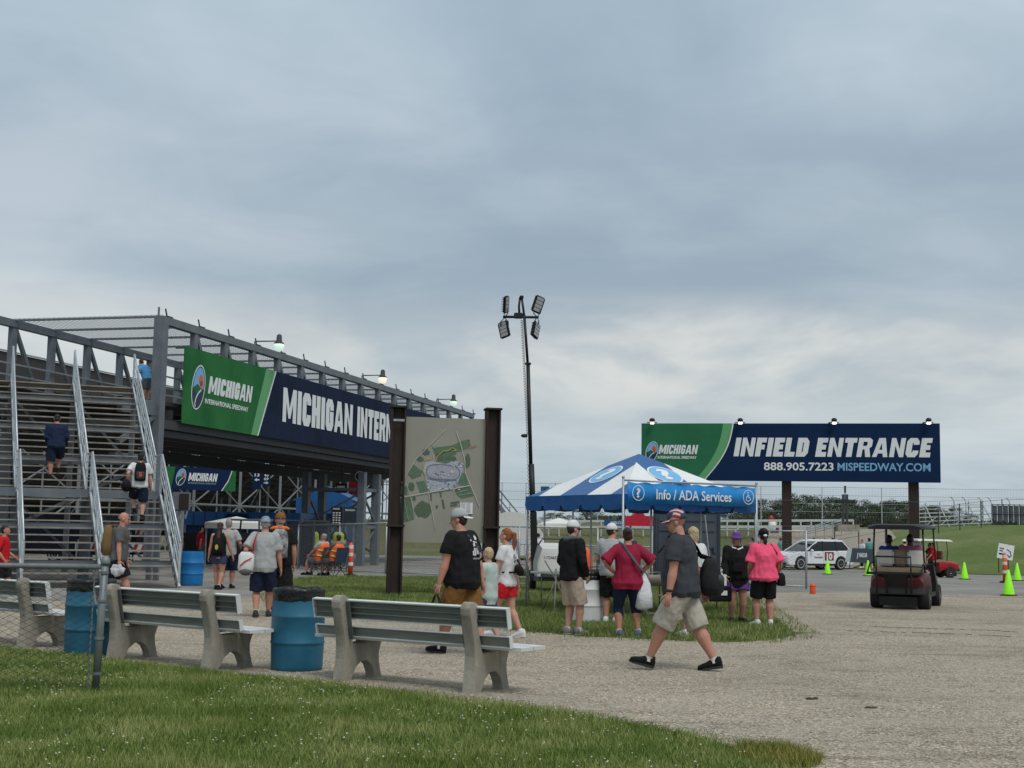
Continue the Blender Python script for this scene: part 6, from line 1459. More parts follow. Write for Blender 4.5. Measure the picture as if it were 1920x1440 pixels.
# white print on the back: projected on the shirt surface
def backprint(j, cx, cz, w, h, polys, m, nm='shirt_print', front=False, lift=.006):
    sh = [c for c in j['root'].children if c.name.startswith('shirt')][0]; from mathutils.bvhtree import BVHTree
    bv = BVHTree.FromPolygons([v.co for v in sh.data.vertices], [tuple(p.vertices) for p in sh.data.polygons]); b = MB(); k = j['k']
    for q in polys:
        # fine grid inside the quad
        n = 5; g = []
        for i in range(n+1):
            for jx in range(n+1):
                u_, v_ = jx/n, i/n; A_ = V((*q[0], 0)).lerp(V((*q[1], 0)), u_); B_ = V((*q[3], 0)).lerp(V((*q[2], 0)), u_); P = A_.lerp(B_, v_)
                s = -1 if not front else 1; o_ = V((cx*k+(P.x-.5)*w, s*1.0, cz*k+(P.y-.5)*h)); hit = bv.ray_cast(o_, V((0, -s, 0)))[0]
                g.append((hit if hit else V((o_.x, s*.15, o_.z)))+V((0, s*lift, 0)))
        b.add(g, [(i*(n+1)+jx, i*(n+1)+jx+1, (i+1)*(n+1)+jx+1, (i+1)*(n+1)+jx) for i in range(n) for jx in range(n)])
    b.build(nm, m, j['root'], True)
backprint(jb, .025, .735, .21, .26, rects(26, 3, .17), C_white)
backprint(jb, .025, .650, .20, .02, [[(i*.07, 0), (i*.07+.05, 0), (i*.07+.05, 1), (i*.07, 1)] for i in range(14)], C_grey)
def tote(label, j, w, h, m, m2, side=0, drop=.16, deco=None):
    W_ = j['W'][side]; d = (W_-j['E'][side]).normalized(); hnd = W_+d*.075*j['k']; t = held('tote_bag', label, 'bag', j, hnd)
    b = MB(); b.loft([ringe(V((0, 0, z)), a, c, Matrix.Rotation(R(90), 3, 'Z'), 18, 3) for z, a, c in ((-drop-h, w*.42, .05), (-drop-h*.97, w*.5, .07), (-drop-h*.4, w*.5, .075), (-drop, w*.47, .02))]); me = b.mesh('bag_body', m, True); fold(me, .01, 12); mo('bag_body', me, t)
    for s in (-.02, .02): MB().path([(s, -w*.25, -drop-.02), (s*.5, -.02, -.02), (s*.5, .02, -.02), (s, w*.25, -drop-.02)], .007, 6).build('handle', m2, t, True)
    return t
tote('white and navy patterned tote bag carried by the man in the black T-shirt', jb, .34, .20, pm('patterned fabric', (.02, .03, .07), .8, c2=(.75, .75, .75), scale=22, detail=1), C_black)
# sling strap of dark bag on his right
k = jb['k']; loc = jb['up']((.135, .02, .55)); t = held('sling_bag', 'small black sling bag at the hip of the man in black shirt', 'bag', jb, loc); MB().ell((0, 0, 0), (.05, .11, .15), 14, 10).build('bag_body', C_char, t, True)
strap(t, jb, loc, [loc+V((0, 0, .12)), jb['up']((.10, -.11, .66)), jb['up']((.04, -.105, .74)), jb['up']((-.04, -.075, .82))], .03, C_char)

# --- redhead girl, boy
jr = person('red-haired girl with ponytail, white T-shirt and red shorts walking beside the map board', G(948, 1196), 1.60, R(66), 'fair', .88, 0, True, L=(-.14, .085, .49), R_=(.14, -.05, .48), fl=(-.045, .12, .048, 5, 0), fr=(.045, -.13, .055, -12, 0), hz=.488, head=(R(4), 0), shirt=C_white, sleeve=.6, hem=.47, shorts=C_red, sl=.50, sloose=1.3, hair='pony', hairm=H_red, vox=.010, shoe=SH_w)
backprint(jr, .0, .72, .15, .13, rects(14, 8, .15), C_mgrey)
loc = jr['up']((.02, -.115, .62)); t = held('waist_pack', 'black crossbody pack on the back of the red-haired girl', 'bag', jr, loc); MB().ell((0, 0, 0), (.15, .05, .075), 16, 10, Matrix.Rotation(R(18), 3, 'Y')).build('pack_body', C_black, t, True)
strap(t, jr, loc, [loc+V((.12, .01, .03)), jr['up']((.095, -.05, .72)), jr['up']((.06, -.02, .835)), jr['up']((0, .06, .80))], .028, C_black); strap(t, jr, loc, [loc+V((-.12, .01, -.03)), jr['up']((-.09, .0, .60)), jr['up']((-.06, .07, .66))], .028, C_black)
person('blond boy in pale mint shirt half hidden between the black-shirted man and girl', GD(916, 18.2), 1.33, R(60), 'fair', .9, 0, fl=(-.045, .10, .048, 4, 0), fr=(.045, -.11, .055, -10, 0), L=(-.14, .09, .50), hz=.49, shirt=C_mint, sleeve=.65, hem=.42, shorts=C_jean, sl=.9, hair='short', hairm=H_blond, vox=.011, shoe=SH_g)

# --- black jacket man
jj = person('young man in black hooded jacket, sand shorts and white trucker cap facing right', G(1070, 1191), 1.72, R(-52), 'fair', .98, 0, L=(-.115, .075, .52), R_=(.125, .07, .52), pl=(-1, -1, 0), pr=(1, -1, 0), fl=(-.045, .0, .045, 0, 6), fr=(.05, .05, .045, 0, -6), head=(R(-12), R(-4)), shirt=C_black, sleeve=1.5, hem=.47, shorts=C_tan, sl=.98, sloose=1.2, hair='short', hairm=H_brown, cap=('cap', C_white, C_mgrey), vox=.009, shoe=SH_g, slw=1.12)
b = MB(); b.path([jj['up'](p) for p in ((-.05, .02, .845), (-.052, -.035, .850), (0, -.070, .835), (.052, -.035, .850), (.05, .02, .845))], [.022, .035, .045, .035, .022], 10); me = b.mesh('hood', C_mgrey, True); fold(me, .008, 14); mo('hood', me, jj['root'])
# --- grey shirt man behind crimson woman
person('man in light grey T-shirt and white trucker cap behind the woman in crimson', GD(1146, 23.0), 1.70, R(-25), 'red', 1.1, .01, L=(-.12, .12, .56), R_=(.12, .13, .57), head=(R(-35), 0), shirt=C_grey, sleeve=.7, shorts=C_black, sl=.95, hair='short', hairm=H_brown, cap=('cap', C_white, C_mgrey), vox=.011, shoe=SH_w)
# --- crimson woman
jc = person('woman in oversized crimson shirt and navy leggings with both hands on her hips', G(1176, 1195), 1.64, R(8), 'tan', 1.12, .008, True, L=(-.125, .03, .585), R_=(.135, .03, .59), pl=(-1, -.45, 0), pr=(1, -.35, 0), fl=(-.075, 0, .045, 0, 14), fr=(.105, .02, .045, 0, -22), hz=.49, head=(R(-10), R(6)), shirt=C_crim, sleeve=.98, hem=.44, shorts=C_navy, sl=1.42, sloose=.5, hair='bun', hairm=H_brown, vox=.009, shoe=SH_bl, slw=1.25)
loc = jc['W'][1]+V((.03, -.05, -.02)); t = held('plastic_bag', 'white plastic carrier bag hanging at the crimson-shirted woman\'s right hip', 'bag', jc, loc)
b = MB(); b.loft([ringe(V((0, 0, z)), a, c, Matrix.Identity(3), 18, 2.5) for z, a, c in ((-.53, .09, .06), (-.50, .13, .10), (-.32, .135, .10), (-.16, .09, .07), (-.06, .035, .03), (0, .012, .02))]); me = b.mesh('bag_body', pm('white plastic film', (.62, .63, .66), .35, bump=.02, bscale=14), True); fold(me, .025, 9); mo('bag_body', me, t)
loc = jc['up']((.09, .08, .60)); t = held('crossbody_bag', 'grey strapped crossbody bag worn over the crimson shirt', 'bag', jc, loc); MB().ell((0, 0, 0), (.09, .05, .07), 12, 8).build('bag_body', C_mgrey, t, True)
strap(t, jc, loc, [jc['up']((-.075, .02, .86)), jc['up']((-.055, -.06, .84)), jc['up']((0, -.105, .75)), jc['up']((.06, -.12, .67)), jc['up']((.12, -.09, .60)), loc+V((.05, -.03, 0))], .04, C_mgrey)
# --- blonde woman behind main man
jh = person('blond woman in white top and grey skirt mostly hidden behind the walking man', GD(1301, 20.4), 1.66, R(35), 'fair', 1.05, 0, True, L=(-.13, .08, .55), fl=(-.05, .07, .045, 0, 0), fr=(.06, -.06, .048, -4, -20), shirt=C_white, sleeve=.7, hem=.50, shorts=C_mgrey, sl=.75, sloose=1.8, hair='bob', hairm=H_blond, vox=.011, shoe=SH_w)
# --- purple hat woman facing camera
jp = person('woman in purple bucket hat and black outfit facing the camera by the tent', G(1381, 1168), 1.60, R(186), 'red', 1.15, .01, True, L=(-.17, .08, .49), R_=(.15, .11, .52), fl=(-.055, .02, .045, 0, 20), fr=(.06, 0, .045, 0, -15), head=(R(8), R(-4)), shirt=C_black, sleeve=1.5, hem=.40, shorts=C_purp, sl=.62, sloose=1.3, hair='bob', hairm=H_pink, cap=('bucket', C_purp), vox=.009, shoe=SH_b, sock=None, slw=1.2)
kk = jp['k']; MB().path([jp['up'](p) for p in ((-.05, .0, .845), (-.055, .045, .825), (0, .075, .805), (.055, .045, .825), (.05, 0, .845))], .016, 8).build('headphones', M_white, thing('headphones', 'white headphones round the neck of the purple-hatted woman', 'headphones', (0, 0, 0)))
hp_ = [o for o in bpy.data.objects if o.get('category') == 'headphones'][0]; hp_.location = jp['pos']; hp_.rotation_euler = (0, 0, jp['yaw'])
MB().box(jp['hp'](0, .050, .012), (.11, .012, .03)).build('sunglasses', M_black, jp['root'], bevel=.004)
loc = jp['up']((0.02, .13, .60)); t = held('crossbody_bag', 'black quilted crossbody bag on the purple-hatted woman\'s front', 'bag', jp, loc); MB().box((0, 0, 0), (.20, .07, .13)).build('bag_body', pm('black leather', (.015, .015, .016), .3), t, bevel=.02); strap(t, jp, loc, [loc+V((.09, 0, .05)), jp['up']((.07, .10, .70)), jp['up']((.04, .09, .80)), jp['up']((-.05, .03, .85))], .02, C_black)
# boxy bag with a long pole
loc = jp['W'][1]+V((.08, .08, -.10)); t = held('stadium_bag', 'black stadium seat bag with white label and tall rod held by purple-hatted woman', 'bag', jp, loc)
MB().box((.05, 0, -.22), (.42, .06, .26)).build('bag_body', C_black, t, bevel=.02); MB().box((-.02, .035, -.20), (.11, .004, .08)).build('white_label', M_white, t); MB().box((.08, .0, .02), (.30, .03, .2)).build('white_panel', M_white, t, bevel=.01)
MB().path([(-.14, 0, -.3), (-.14, 0, .08), (.24, 0, .08), (.24, 0, -.3)], .012, 6).build('frame', M_black, t, True); MB().tube((.18, 0, -.1), (.32, 0, 1.15), .012).build('rod', M_galv, t)
# --- pink shirt woman
jk = person('woman in neon pink T-shirt and black shorts seen from behind beside purple hat', G(1433, 1175), 1.66, R(6), 'red', 1.22, .015, True, L=(-.13, .09, .53), R_=(.15, .04, .53), fl=(-.07, .03, .045, 0, 26), fr=(.065, .0, .045, 0, -6), head=(0, R(-4)), shirt=C_pink, sleeve=.92, hem=.465, shorts=C_black, sl=.88, sloose=.7, hair='bun', hairm=H_black, cap=('cap', C_black), vox=.009, shoe=SH_w, slw=1.15)
MB().ell(jk['hp'](0, -.066, .01), (.035, .025, .022), 10, 8).build('hair_tie', M_white, jk['root'], True); b = MB(); rlimb(b, [jk['hp'](0, -.06, .0), jk['hp'](0, -.07, -.05), jk['hp'](0, -.06, -.10)], [.02, .035, .012], 8); b.build('ponytail', H_black, jk['root'], True)
loc = jk['up']((.175, -.02, .52)); t = held('handbag', 'small black handbag on long strap right of the pink shirt', 'bag', jk, loc); b = MB(); b.loft([ringe(V((0, 0, z)), a, c, Matrix.Identity(3), 14, 3) for z, a, c in ((-.17, .05, .04), (-.15, .075, .05), (0, .065, .045), (.05, .03, .02))]); b.build('bag_body', C_black, t, True)
strap(t, jk, loc, [loc+V((0, 0, .04)), jk['up']((.15, -.07, .66)), jk['up']((.11, -.075, .76)), jk['up']((.06, -.03, .85))], .018, C_black)
# --- old man & orange cap man
jo = person('older man in light grey T-shirt and navy shorts walking towards the footbridge', G(491, 1158), 1.73, R(6), 'red', 1.06, .02, L=(-.165, .02, .55), R_=(.165, .04, .48), fl=(-.06, -.04, .05, -6, 4), fr=(.055, .10, .045, 0, -4), hz=.49, head=(R(6), 0), shirt=C_grey, sleeve=.8, hem=.45, shorts=C_navy, sl=.98, sloose=1.1, hair='short', hairm=H_grey, cap=('cap', pm('faded blue print', (.12, .16, .22), .8, c2=(.35, .38, .42), scale=18)), vox=.009, shoe=(cloth('shoe brown', (.05, .042, .035)), SH_b[1]), slw=1.12)
loc = jo['up']((-.165, -.08, .545)); t = held('drawstring_bag', 'white bag with red strap hanging at the older man\'s left side', 'bag', jo, loc); b = MB(); b.loft([ringe(V((0, 0, z)), a, c, Matrix.Identity(3), 18, 2.5) for z, a, c in ((-.2, .06, .05), (-.18, .12, .09), (-.05, .14, .10), (.12, .13, .09), (.18, .09, .05))]); me = b.mesh('bag_body', C_white, True); fold(me, .015, 10); mo('bag_body', me, t)
MB().ell((0, -.02, -.15), (.125, .10, .07), 14, 8).build('dark_base', C_mgrey, t, True); flats(strip([(-.10, -.06), (-.02, .02), (.10, .08)], .02), V((0, -.105, 0)), (1, 0, 0), Z, C_red, t, 'red_stripe', .0, .004)
strap(t, jo, loc, [loc+V((0, -.03, .16)), jo['up']((-.10, -.105, .66)), jo['up']((-.095, -.09, .74)), jo['up']((-.075, -.05, .83)), jo['up']((-.06, .02, .85))], .035, C_red)
jq = person('tall man in orange-brown cap with camouflage backpack beside the older man', G(519, 1152), 1.81, R(10), 'red', 1.12, .01, L=(-.15, .05, .50), R_=(.15, .02, .49), fl=(-.05, .09, .045, 0, 0), fr=(.06, -.10, .055, -10, 0), hz=.49, head=(R(18), 0), shirt=C_black, sleeve=.7, hem=.42, shorts=C_black, sl=1.0, sloose=1.5, hair='short', hairm=H_grey, cap=('cap', cloth('rust brown', (.22, .085, .03))), vox=.010, shoe=(cloth('shoe brown', (.05, .042, .035)), SH_b[1]))
backpack('black and white camouflage backpack on the man in the rust cap', jq, pm('camo fabric', (.02, .02, .02), .7, c2=(.42, .42, .42), scale=9, detail=2), pm('camo fabric', (.02, .02, .02)), 1.05)
b = MB(); b.path([jq['up'](p) for p in ((-.095, .0, .83), (-.06, -.055, .85), (0, -.065, .853), (.06, -.055, .85), (.095, .0, .83))], [.03, .034, .036, .034, .03], 10); b.build('orange_collar', cloth('orange yoke', (.75, .18, .04)), jq['root'], True)
# --- couple
jt = person('woman in black tank top and denim shorts with drawstring backpack walking to footbridge', G(408, 1106), 1.64, R(-4), 'red', .98, 0, True, L=(-.16, .02, .48), R_=(.19, .05, .50), fl=(-.04, .06, .045, 0, 0), fr=(.035, -.07, .05, -6, 0), hz=.492, shirt=C_black, sleeve=0, hem=.50, shorts=C_jean, sl=.42, sloose=1.2, hair='long', hairm=H_brown, vox=.011, shoe=SH_b)
loc = jt['up']((0, -.105, .665)); t = held('drawstring_bag', 'black drawstring bag with yellow emblem on the tank top woman', 'bag', jt, loc); b = MB(); b.loft([ringe(V((0, 0, z)), a, c, Matrix.Identity(3), 16, 2.6) for z, a, c in ((-.2, .10, .05), (-.17, .14, .07), (0, .13, .06), (.14, .07, .04), (.18, .03, .02))]); b.build('bag_body', C_black, t, True); flats([ellipse(0, 0, .04, .065, 16)], V((0, -.065, -.05)), (1, 0, 0), Z, M_yel, t, 'yellow_emblem', 0, .004)
for s in (-1, 1): strap(t, jt, loc, [loc+V((s*.02, 0, .17)), jt['up']((s*.045, -.06, .82)), jt['up']((s*.055, .0, .85))], .012, C_black)
person('grey-haired man in pale T-shirt and dark shorts just ahead of tank top woman', GD(424, 33.4), 1.73, R(-6), 'red', 1.1, .01, L=(-.15, .12, .58), R_=(.15, .14, .60), fl=(-.05, -.08, .05, -6, 0), fr=(.05, .08, .045, 0, 0), hz=.49, shirt=C_grey, sleeve=.75, shorts=C_navy, sl=.95, hair='short', hairm=H_grey, vox=.012, shoe=SH_b)
# --- bald man with tan backpack
jx = person('bald man with sunglasses, dark grey T-shirt and tan backpack walking past the stairs', GD(218, 25.8), 1.80, R(-80), 'red', 1.05, 0, L=(-.13, .08, .48), R_=(.155, .035, .475), fl=(-.045, .14, .045, 4, 0), fr=(.045, -.15, .06, -14, 0), hz=.485, lean=R(4), shirt=C_mgrey, sleeve=.7, hem=.47, shorts=C_black, sl=.85, sloose=1.2, vox=.010, shoe=SH_g)
MB().box(jx['hp'](0, .050, .014), (.10, .02, .025), Matrix.Rotation(0, 3, 'Z')).build('sunglasses', M_black, jx['root'], bevel=.004)
backpack('large tan backpack on the bald man in front of the stairs', jx, C_olive, cloth('coyote dark', (.12, .08, .035)), 1.2, .69)
loc = jx['W'][1]+V((0, .02, -.08)); t = held('plastic_bag', 'crumpled clear plastic bag in the bald man\'s hand', 'bag', jx, loc); b = MB(); b.ell((0, -.05, -.10), (.06, .13, .10), 24, 16); me = b.mesh('bag_body', pm('clear film', (.36, .37, .42), .3, c2=(.60, .61, .65), scale=16), True); fold(me, .06, 12); mo('bag_body', me, t)
# child at left edge
person('child in red T-shirt at the left picture edge in front of the stairs', GD(2, 27.5), 1.50, R(-85), 'tan', .95, 0, L=(-.13, .12, .56), R_=(.14, .06, .52), fl=(-.045, .12, .045, 4, 0), fr=(.045, -.12, .055, -10, 0), hz=.488, shirt=C_red, sleeve=.7, hem=.43, shorts=C_black, sl=.9, hair='short', hairm=H_black, vox=.012, shoe=SH_w)
# --- people on the stairs
sy = HS
def stairpt(px, i, back=.12):
    lo_ = i < NLB; d = i*RUN if lo_ else NLB*RUN+1.0+(i-NLB)*RUN; z = (i+1)*r1 if lo_ else 2.36+(i-NLB+1)*r2
    tn_ = (px-960)/FPX; q = SB+sdir*(d+back); s = (tn_*q.y-q.x)/(e.x-tn_*e.y); p = q+e*s; p.z = z; return p
p = stairpt(107, NLB+1)
person('man in navy hoodie and navy shorts climbing the upper flight of stairs', p, 1.80, HS, 'tan', 1.15, 0, L=(-.12, .10, .53), R_=(.13, .09, .54), fl=(-.06, .0, .045, 0, 0), fr=(.055, .13, .150, 0, 0), hz=.50, lean=R(6), head=(0, R(-8)), shirt=C_hood, sleeve=1.5, hem=.46, shorts=C_navy, sl=.95, sloose=1.1, hair='short', hairm=H_black, vox=.012, shoe=SH_b, sock=C_mgrey, slw=1.15)
p = stairpt(267, 8)
jw = person('man in white T-shirt and navy shorts with black backpack climbing the lower flight', p, 1.78, HS-.1, 'fair', 1.1, .01, L=(-.16, .0, .56), R_=(.17, .06, .50), fl=(-.05, .12, .155, 0, 0), fr=(.055, -.02, .06, -25, 0), hz=.505, lean=R(6), shirt=C_white, sleeve=.7, shorts=C_navy, sl=.95, hair='short', hairm=H_black, vox=.011, shoe=SH_b, sock=C_black)
def numdet(t, w, d, h): lettering('5', V((-.04, -d*1.35, -h*.55)), (1, 0, 0), Z, 0, 0, .08, .11, M_orange, t, .0, .03)
backpack('black backpack with an orange mark on the white-shirted stair climber', jw, C_black, C_char, 1.0, .70, numdet)
loc = jw['W'][0]+V((-.05, 0, -.06)); t = held('duffel_bag', 'black duffel bag at the left side of the white-shirted stair climber', 'bag', jw, loc); b = MB(); b.ell((0, 0, -.02), (.13, .22, .17), 16, 10); me = b.mesh('bag_body', C_black, True); fold(me, .015, 9); mo('bag_body', me, t); strap(t, jw, loc, [loc+V((0, 0, .1)), jw['up']((-.13, -.03, .70)), jw['up']((-.10, -.02, .83))], .04, C_black)
# person on the bridge
p = BP(.9, .95, 5.79); person('person in light blue shirt leaning on the footbridge rail at the stair top', p, 1.60, R(60), 'tan', 1.05, 0, L=(-.1, .2, .66), R_=(.1, .2, .66), lean=R(28), shirt=C_blue, sleeve=.8, shorts=C_mgrey, sl=.9, hair='short', hairm=H_black, vox=.015, shoe=SH_b)
# --- hi-vis workers
def camp_chair(p, rz, lb, m):
    t = thing('camp_chair', lb, 'chair', p, rz, 'folding camp chairs by the road fence')
    MB().box((0, 0, .42), (.5, .46, .02)).build('seat', m, t); MB().box((0, -.26, .68), (.5, .02, .48), Matrix.Rotation(R(12), 3, 'X')).build('backrest', m, t)
    for s in (-1, 1):
        for q in (((s*.26, .24, 0), (s*.22, -.22, .42)), ((s*.26, -.24, 0), (s*.24, .22, .42)), ((s*.26, -.22, .1), (s*.26, -.32, .92)), ((s*.27, -.25, .62), (s*.27, .22, .62))): MB().tube(*q, .012, None, 6).build('frame_tube', M_dsteel, t)
    return t
for px, D, rz, lb, m, H in ((600, 43.5, 60, 'worker in orange hi-vis vest sitting in left camp chair near the road', C_mgrey, 1.75), (628, 43.2, 52, 'worker in orange hi-vis vest sitting in right camp chair next to striped bollard', C_jean, 1.72)):
    p = GD(px, D); camp_chair(p, R(rz), 'folding camp chair under the '+('left' if px < 610 else 'right')+' seated hi-vis worker', m)
    person(lb, p, H, R(rz), 'tan' if px > 610 else 'fair', 1.15, .01, L=(-.1, .25, .32), R_=(.1, .25, .32), fl=(-.09, .27, .05, 0, 0), fr=(.09, .30, .05, 0, 0), hz=.275, lean=R(-8), shirt=C_mgrey if px > 610 else C_grey, vest=C_ora, sleeve=.7, shorts=C_mgrey, sl=.9, hair='short', hairm=H_grey if px < 610 else H_brown, vox=.018, shoe=SH_b, face=False)
for px, D, yw, lb in ((589, 56, 150, 'officer in yellow hi-vis vest standing beside the dark fence'), (632, 55, 185, 'officer in yellow hi-vis vest and dark cap standing behind the seated workers')):
    j = person(lb, GD(px, D), 1.80, R(yw), 'tan', 1.15, 0, shirt=C_black, vest=C_hiv, sleeve=.8, shorts=C_black, sl=1.9, hair='short', hairm=H_black, cap=('cap', C_black) if px > 600 else None, vox=.017, shoe=SH_b, face=False, L=(-.12, .1, .55), R_=(.12, .1, .55))
# bicycle by the officer
p = GD(618, 54); t = thing('bicycle', 'dark bicycle standing beside the yellow vested officer', 'bicycle', p, R(15))
for x in (-.52, .52):
    b = MB(); b.path([(x+.33*math.cos(a), 0, .34+.33*math.sin(a)) for a in np.linspace(0, 6.283, 25)], .02, 6, False); w_ = b.build('wheel', M_rub, t, True); b = MB(); [b.tube((x, 0, .34), (x+.32*math.cos(a), 0, .34+.32*math.sin(a)), .003, None, 3) for a in np.linspace(0, 6.283, 13)[:-1]]; sp_ = b.build('spokes', M_galv, w_); sp_['kind'] = 'stuff'
b = MB(); [b.tube(a, c, .018, None, 6) for a, c in (((-.52, 0, .34), (-.1, 0, .3)), ((-.1, 0, .3), (-.22, 0, .82)), ((-.2, 0, .74), (.38, 0, .78)), ((-.1, 0, .3), (.4, 0, .72)), ((.52, 0, .34), (.38, 0, .9)), ((-.52, 0, .34), (-.2, 0, .74)))]; b.build('frame', M_black, t); MB().ell((-.23, 0, .88), (.13, .06, .03)).build('saddle', M_black, t, True); MB().path([(.36, -.28, .98), (.4, 0, .92), (.36, .28, .98)], .014, 6).build('handlebar', M_black, t, True)
# --- distant walkers
far = [(1617, 78, 1.68, R(120), C_white, C_black, H_brown, 'far walker in white top and black leggings on the hill foot', 1.9), (1631, 78, 1.78, R(20), C_teal, C_black, H_brown, 'far walker in teal shirt and black shorts beside the white-topped one', .9),
       (1548, 88, 1.75, R(10), C_hiv, C_khaki, H_blond, 'far figure in yellow vest behind the white car', 1.0), (1562, 87, 1.7, R(-20), pm('cloth coral', (.5, .08, .07), .8), C_navy, H_brown, 'far figure in coral shirt right of the yellow vest', 1.0), (1527, 87, 1.72, R(0), C_black, C_mgrey, H_black, 'far figure in black behind the white car roof', 1.0),
       (1697, 62, 1.72, R(10), C_white, C_khaki, H_brown, 'far man in white shirt and white hat right of the golf cart roof posts', 1.0), (1464, 84, 1.7, R(40), C_teal, C_khaki, H_brown, 'far figure in teal by the left billboard leg', .9),
       (1418, 52, 1.70, R(80), C_mgrey, C_black, H_brown, 'person in grey behind the fence between purple hat and pink shirt', 1.0), (1412, 58, 1.66, R(0), pm('cloth rose', (.35, .1, .15), .8), C_navy, H_brown, 'person in rose shirt behind the fence near pink shirt woman', 1.0),
       (960, 58, 1.7, R(30), C_blue, C_navy, H_brown, 'far person in blue beyond the fence right of the map board', 1.0), (1184, 60, 1.7, R(-30), C_char, C_navy, H_brown, 'far person in charcoal behind barriers near the red tent', 1.0), (1008, 62, 1.72, R(10), C_white, C_navy, H_black, 'far person in white beyond the fence behind trailer mast', 1.0),
       (330, 58, 1.7, R(60), C_white, C_navy, H_brown, 'far person in white beside the concession stand left end', 1.0), (372, 57, 1.68, R(-60), C_red, C_mgrey, H_brown, 'far person in red in front of the blue concession stand', 1.0)]
for i, (px, D, H, yw, a_, c_, h_, lb, sl_) in enumerate(far):
    person(lb, GD(px, D), H, yw, 'fair', 1.05, 0, i % 3 == 0, L=(-.15, .08, .49), R_=(.15, -.05, .48), fl=(-.05, .08, .046, 0, 0), fr=(.05, -.08, .052, -8, 0), hz=.49, shirt=a_, sleeve=.7, shorts=c_, sl=sl_, hair='short', hairm=h_, cap=('hard', C_white) if px == 1697 else None, vox=.026, shoe=SH_w, face=False, sock=None)
# ================= vehicles =================
M_maroon = pm('maroon cart body', (.075, .022, .028), .5, var=.1); M_seatw = pm('cream vinyl', (.68, .66, .60), .5, var=.05); M_seatt = pm('tan vinyl', (.26, .19, .13), .5); M_carw = pm('white car paint', (.72, .74, .76), .25, var=.03, coat=.6); M_glass = pm('dark car glass', (.015, .018, .020), .08); M_rim = pm('wheel rim', (.45, .46, .47), .35, metal=.7); M_redc = pm('red cart body', (.35, .012, .02), .35, coat=.3)
R90 = Matrix.Rotation(R(90), 3, 'Y')
def wheel(t, x, y, r, w, rimr=.6, sp=5):
    h = MB().lathe([(r*.62, -w/2), (r*.93, -w/2), (r, -w*.3), (r, w*.3), (r*.93, w/2), (r*.62, w/2)], (x, y, r), 28, rot=R90).build('wheel', M_rub, t, SM)
    b = MB(); b.lathe([(.02, -w*.42), (r*.22, -w*.52), (r*.22, w*.52), (.02, w*.42)], (x, y, r), 12, rot=R90); b.lathe([(r*.56, -w*.51), (r*rimr+.02, -w*.51), (r*rimr+.02, w*.51), (r*.56, w*.51)], (x, y, r), 24, False, rot=R90)
    for i in range(sp): a = 6.283*i/sp; b.bar((x, y, r), (x, y+math.cos(a)*r*.6, r+math.sin(a)*r*.6), w*.9, r*.16, (1, 0, 0))
    b.build('rim', M_rim, h)
